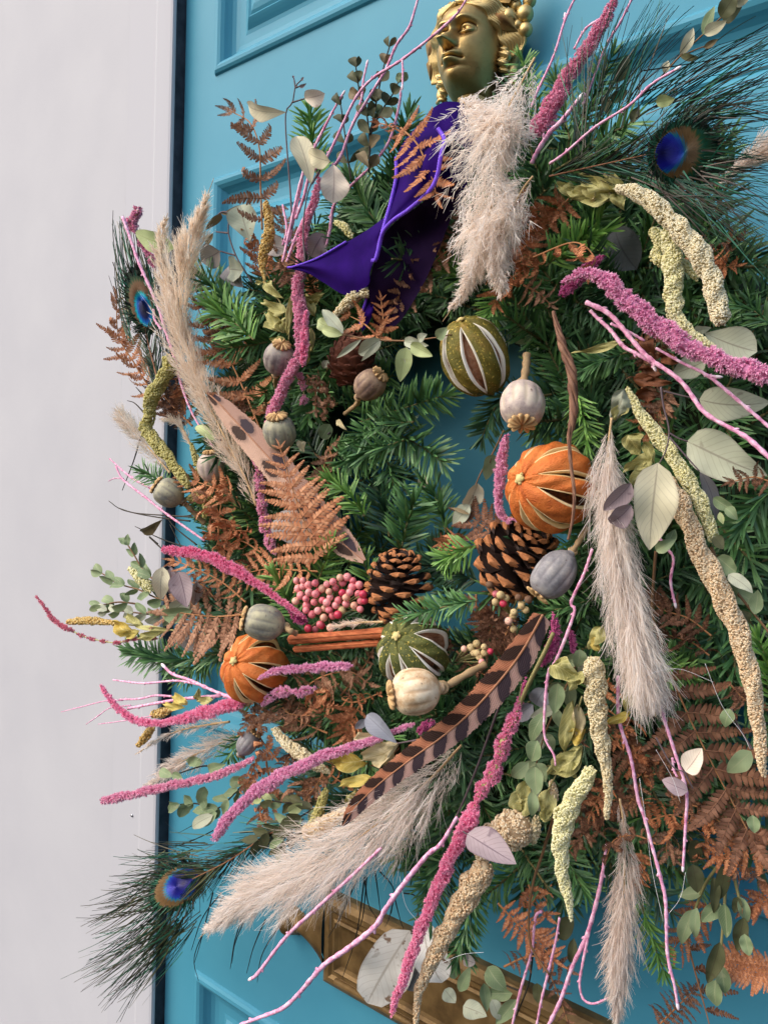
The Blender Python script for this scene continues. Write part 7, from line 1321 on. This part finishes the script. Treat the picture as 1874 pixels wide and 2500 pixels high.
# ------------------------------------------------------------------ pink painted twigs
TW = [
 ('long pink twig rising left of the brass head to the top edge', [[(700, 640, 8), (730, 560, 9), (790, 440, 9), (830, 384, 9), (859, 308, 8), (895, 246, 8), (939, 174, 8), (968, 109, 8), (997, 69, 8), (1012, 25, 7), (1024, -20, 7)]], .126, ()),
 ('pink twig crossing in front of the brass face', [[(783, 413, 8), (820, 340, 8), (856, 262, 8), (881, 221, 8), (914, 188, 8), (982, 145, 8), (1062, 83, 8), (1109, 40, 8), (1126, 18, 6), (1146, -16, 6)], [(982, 146, 6), (983, 180, 6), (982, 212, 5)]], .132, (1,)),
 ('pink twig with a white bud between the dark olive leaves', [[(850, 330, 6), (880, 250, 6), (886, 200, 6), (896, 154, 6)]], .124, 'all'),
 ('pink twig ending in a bud left of the dark olive spray', [[(690, 640, 8), (735, 440, 8), (769, 358, 8), (805, 286, 7), (822, 255, 6), (838, 228, 6)]], .122, 'all'),
 ('forked pink twigs below the three beige leaves', [[(705, 590, 9), (718, 528, 9), (738, 438, 9)], [(722, 535, 8), (742, 480, 9), (755, 430, 9), (783, 400, 9)], [(690, 600, 7), (700, 560, 7), (690, 500, 6)]], .116, ()),
 ('pale pink twig passing under the largest beige leaf', [[(797, 600, 8), (806, 560, 9), (816, 500, 9), (860, 450, 8), (906, 405, 8), (950, 344, 8), (975, 253, 8), (978, 215, 6)]], .112, ()),
 ('lilac twig running down beside the left peacock eye', [[(300, 530, 9), (318, 580, 9), (338, 638, 9), (370, 711, 9), (388, 752, 9), (402, 800, 9), (424, 866, 9), (440, 930, 8), (470, 1010, 6), (520, 1090, 5)], [(375, 755, 6), (378, 780, 6), (395, 805, 7)]], .116, ()),
 ('thin pink twigs reaching left over the white frame at mid height', [[(500, 1320, 6), (406, 1254, 7), (352, 1211, 7), (301, 1171, 6), (283, 1138, 5)], [(400, 1215, 6), (374, 1196, 6), (320, 1165, 6), (268, 1120, 3)], [(302, 1168, 3), (280, 1168, 3), (265, 1175, 2)]], .094, ()),
 ('pink twig with knobbly buds above the bent pink tassel', [[(592, 1712, 11), (530, 1690, 9), (462, 1660, 9), (422, 1646, 8), (400, 1626, 8)], [(490, 1672, 7), (430, 1662, 6), (350, 1668, 6), (277, 1660, 4)]], .118, (0,)),
 ('long thin pink twigs pointing left behind the bent pink tassel', [[(540, 1698, 9), (450, 1706, 9), (386, 1716, 8), (313, 1730, 7)], [(420, 1700, 6), (380, 1698, 6), (340, 1706, 6), (292, 1708, 5)], [(300, 1710, 4), (259, 1711, 3), (198, 1726, 3), (150, 1738, 2)], [(320, 1722, 4), (270, 1728, 3), (240, 1748, 3), (211, 1768, 2)], [(370, 1748, 3), (300, 1760, 3), (240, 1768, 2)]], .112, ()),
 ('pink twig ending in a white bud in front of the letter plate finial', [[(930, 2070, 8), (866, 2132, 9), (776, 2215, 10), (698, 2288, 10), (631, 2375, 10), (612, 2390, 8)]], .150, (0,)),
 ('thick knobbly pink twig slanting to the bottom edge at the left', [[(1115, 1995, 10), (1076, 2060, 12), (1041, 2089, 13), (982, 2162, 14), (940, 2220, 14), (915, 2262, 15), (850, 2315, 14), (789, 2358, 14), (730, 2425, 12), (691, 2461, 12), (640, 2482, 10), (586, 2502, 9)]], .158, ()),
 ('slender lilac twig hanging from beside the blue-grey poppy head', [[(1445, 1340, 8), (1425, 1400, 9), (1393, 1471, 9), (1402, 1490, 9), (1377, 1564, 9), (1350, 1625, 9), (1338, 1642, 9), (1329, 1729, 8), (1329, 1799, 7), (1351, 1843, 6), (1355, 1869, 5)]], .140, ()),
 ('long pink twig emerging from the broad plume towards the bottom', [[(1508, 1650, 10), (1510, 1756, 10), (1539, 1852, 10), (1556, 1950, 10), (1570, 1990, 10), (1587, 2053, 9), (1613, 2149, 10), (1624, 2206, 10), (1628, 2328, 9), (1645, 2405, 8), (1653, 2455, 8)]], .132, (0,)),
 ('second pink twig emerging from the plume further right', [[(1585, 1640, 14), (1600, 1700, 13), (1617, 1747, 10), (1648, 1843, 9), (1674, 1930, 9), (1672, 2018, 8), (1666, 2120, 7)], [(1640, 1850, 7), (1644, 1880, 7), (1652, 1897, 6)]], .136, (0,)),
 ('pink twigs bundled at the bottom with one bent into a hook', [[(1480, 2060, 8), (1464, 2162, 11), (1434, 2276, 12), (1395, 2363, 11), (1368, 2441, 11), (1335, 2510, 10)], [(1440, 2260, 8), (1420, 2360, 8), (1414, 2405, 7), (1424, 2440, 7), (1451, 2450, 6), (1499, 2428, 4)]], .116, ()),
 ('thin pink twig left of the hooked one at the bottom', [[(1365, 2240, 7), (1355, 2300, 7), (1338, 2372, 8), (1320, 2446, 7), (1308, 2510, 7)]], .110, ()),
 ('leftmost of the thin pink twigs at the bottom edge', [[(1300, 2310, 7), (1290, 2350, 7), (1268, 2424, 8), (1248, 2510, 7)], [(1322, 2224, 8), (1306, 2240, 8), (1300, 2310, 6)]], .108, ()),
 ('thick pink twig below the thick pink tassel at the right', [[(1430, 738, 14), (1488, 768, 14), (1542, 830, 13), (1582, 873, 13), (1661, 931, 12), (1719, 1007, 13), (1791, 1050, 12), (1828, 1073, 15), (1890, 1130, 12)]], .142, ()),
 ('knobbly pink twig running just left of the thick one', [[(1440, 758, 9), (1456, 775, 10), (1491, 808, 11), (1520, 845, 12), (1550, 862, 11), (1588, 884, 10)], [(1588, 880, 9), (1596, 898, 8)], [(1490, 790, 8), (1530, 808, 8), (1572, 832, 8)]], .138, (1,)),
 ('upper thin pink twig under the thick pink tassel at the right edge', [[(1600, 850, 7), (1668, 888, 8), (1726, 917, 9), (1810, 986, 10), (1885, 1050, 10)], [(1724, 918, 8), (1752, 920, 8)]], .136, (1,)),
 ('short pink twig hanging below the green leaves beside the hero leaf', [[(1605, 1310, 10), (1629, 1341, 9), (1643, 1366, 8), (1636, 1420, 8), (1647, 1476, 7)]], .122, (0,)),
 ('thin pink twig against the door right of the brass grapes', [[(1296, 262, 7), (1310, 225, 7), (1350, 138, 7), (1379, 47, 7), (1408, -16, 6)], [(1378, 50, 6), (1378, 38, 6)]], .108, (1,)),
 ('pink twigs beside the fluffy tassel at the top edge', [[(1420, 260, 7), (1480, 110, 8), (1510, 60, 7), (1545, -10, 7)], [(1400, 120, 6), (1430, 69, 7), (1477, 36, 7), (1500, -10, 6)]], .106, ()),
 ('pale pink twig slanting up under the olive sprig at the top right', [[(1340, 400, 7), (1379, 373, 8), (1451, 311, 8), (1535, 257, 8), (1589, 206, 8), (1652, 168, 8)], [(1445, 316, 7), (1456, 306, 8)]], .144, (0,)),
 ('stout pink twig at the foot of the fluffy tassel', [[(1296, 400, 10), (1310, 372, 13), (1340, 325, 14), (1368, 297, 13), (1415, 239, 11)]], .122, (0,))]
for l, lines, d, b in TW: twig(l, lines, d, b)
# ------------------------------------------------------------------ twisted brown stalk and thin bracken stalks
o = thing('twisted_stalk', 'brown twisted dry stalk hanging over the large orange', 'dry stalk', U(1354, 768, .14)); P, W, T = px_path([(1350, 760, 12), (1368, 830, 26), (1390, 895, 32), (1399, 957, 32), (1397, 1029, 26), (1388, 1075, 14), (1395, 1150, 12), (1401, 1215, 12), (1397, 1265, 10), (1386, 1318, 8)], 140, .152); S, N = frames(P, T); g = G(); t = np.linspace(0, 1, 140)
mt_stalkb = simple('dry_stalk_bark', [L(70, 46, 38), L(114, 80, 64), L(150, 114, 90)], 160, .7, isl=.4, bumpd=.0006)
for q in range(4):
    a = t*22+q*1.57; v, f = tube(P+S*(np.cos(a)*W*.2)[:, None]+N*(np.sin(a)*W*.2)[:, None], W*.24*(1+.25*np.sin(t*60+q*2)), 6, flat=.7); g.add(v, f)
g.build('strands', mt_stalkb, o)
o = thing('bare_stalk', 'thin bare brown stalk hanging between the tan and yellowish tassels', 'dry stalk', U(1354, 2000, .11)); g = G()
P, W, T = px_path([(1352, 1990, 8), (1325, 2080, 8), (1302, 2150, 7), (1290, 2230, 6), (1296, 2310, 6), (1340, 2380, 5)], 50, .112); v, f = tube(P, W*.5, 6); g.add(v, f); g.build('stem', mt_twig['brown'], o)
o = thing('bare_stalk', 'straight brown stalk behind the broad plume beside its right edge', 'dry stalk', U(1600, 1345, .11)); g = G(); P, W, T = px_path([(1600, 1345, 8), (1594, 1420, 8), (1592, 1500, 8), (1610, 1560, 6)], 30, .112); v, f = tube(P, W*.5, 6); g.add(v, f); g.build('stem', mt_twig['brown'], o)
o = thing('green_stem', 'pale green bare stem rising from the clumpy pink tassel', 'flower stem', U(1250, 1740, .13)); g = G(); P, W, T = px_path([(1255, 1750, 10), (1290, 1670, 11), (1325, 1600, 11), (1350, 1545, 10)], 30, .130); v, f = tube(P, W*.5, 7); g.add(v, f); g.build('stem', mt_twig['green'], o)
o = thing('grey_stem', 'thin grey stem between the barred feather and the clumpy pink tassel', 'flower stem', U(1215, 1700, .12)); g = G(); P, W, T = px_path([(1240, 1660, 7), (1205, 1760, 7), (1165, 1870, 6), (1120, 1980, 6), (1090, 2030, 5)], 30, .124); v, f = tube(P, W*.5, 6); g.add(v, f); g.build('stem', mt_twig['grey'], o)
# cobweb threads
mt_web = simple('cobweb_thread', [L(220, 220, 224), L(240, 240, 244)], 200, .6); o = thing('cobweb', 'fine pale cobweb threads across the lower right of the wreath', 'cobweb', U(1700, 1700, .14)); g = G()
for ln in [[(1560, 1660), (1600, 1640), (1660, 1634), (1740, 1665)], [(1720, 1620), (1760, 1720), (1810, 1790), (1830, 1830)], [(1560, 1900), (1575, 2000), (1590, 2120), (1618, 2250)], [(1672, 2130), (1660, 2190), (1632, 2230)], [(975, 2140), (990, 2210), (1020, 2250)], [(1080, 2350), (1130, 2330), (1180, 2325)], [(1600, 1830), (1640, 1900), (1660, 1960)]]:
    P, W, T = px_path([(x, y, 1.0) for x, y in ln], 24, .150); v, f = tube(P, W*.5, 3); g.add(v, f)
g.build('threads', mt_web, o, kind='stuff')
# ------------------------------------------------------------------ purple velvet ribbon
o = thing('velvet_ribbon', 'deep purple velvet ribbon with violet cord edges hanging from the door knocker', 'ribbon', U(1060, 260, .12))
LE = [(1027, 298, .132), (990, 340, .134), (967, 385, .136), (967, 434, .137), (955, 490, .138), (944, 530, .140), (932, 573, .142)]
RE = [(1030, 297, .128), (1069, 315, .142), (1084, 342, .148), (1075, 384, .150), (1066, 431, .150), (1047, 467, .150), (1000, 510, .149), (955, 542, .146), (932, 574, .143)]
sheet('ribbon_tail', LE, RE, .13, .14, mt_velvet, o, 60, 18, .006)
sheet('ribbon_flap', [(939, 530, .138), (895, 562, .136), (845, 592, .135), (775, 632, .137), (702, 652, .140)], [(934, 572, .142), (917, 625, .142), (904, 662, .140), (897, 697, .138), (845, 720, .136), (790, 690, .136), (752, 668, .138), (702, 655, .140)], .14, .14, mt_velvet, o, 60, 22, .004)
sheet('ribbon_underside', [(1060, 450, .134), (1030, 495, .136), (980, 530, .138), (940, 570, .141), (920, 625, .141), (906, 665, .139), (899, 700, .136), (903, 740, .132), (912, 790, .126)], [(1130, 440, .126), (1112, 500, .126), (1090, 560, .125), (1066, 620, .124), (1040, 680, .122), (1012, 730, .120), (980, 780, .118), (950, 805, .118), (918, 815, .120)], .14, .11, mt_velvetback, o, 60, 18, -.006)
sheet('ribbon_loop', [(1030, 300, .128), (1045, 275, .130), (1065, 258, .128), (1090, 248, .122), (1130, 250, .112)], [(1080, 330, .138), (1110, 345, .132), (1130, 360, .128), (1150, 380, .122), (1180, 400, .112)], .13, .13, mt_velvet, o, 40, 18, .008)
sheet('ribbon_back_tail', [(1080, 330, .126), (1110, 350, .120), (1150, 380, .114)], [(1050, 470, .124), (1090, 500, .116), (1130, 520, .108)], .12, .12, mt_velvet, o, 30, 14, .003)
sheet('ribbon_lower_tail', [(903, 690, .128), (890, 740, .128), (880, 790, .124)], [(912, 740, .130), (906, 775, .130), (884, 812, .124)], .12, .12, mt_velvet, o, 30, 10, .002)
cord('cord_edge', [(a, b, c+.0025) for a, b, c in LE[2:]]+[(918, 630, .144), (908, 637, .144)], .13, 10, o)
cord('cord_edge', [(a, b, c+.0025) for a, b, c in RE[1:]]+[(921, 622, .144)], .13, 10, o)
cord('cord_edge', [(702, 653, .141), (720, 650, .141), (775, 630, .138), (845, 590, .136)], .13, 5, o)
cord('cord_edge', [(900, 680, .132), (894, 730, .131), (882, 770, .128), (880, 800, .126)], .12, 7, o)
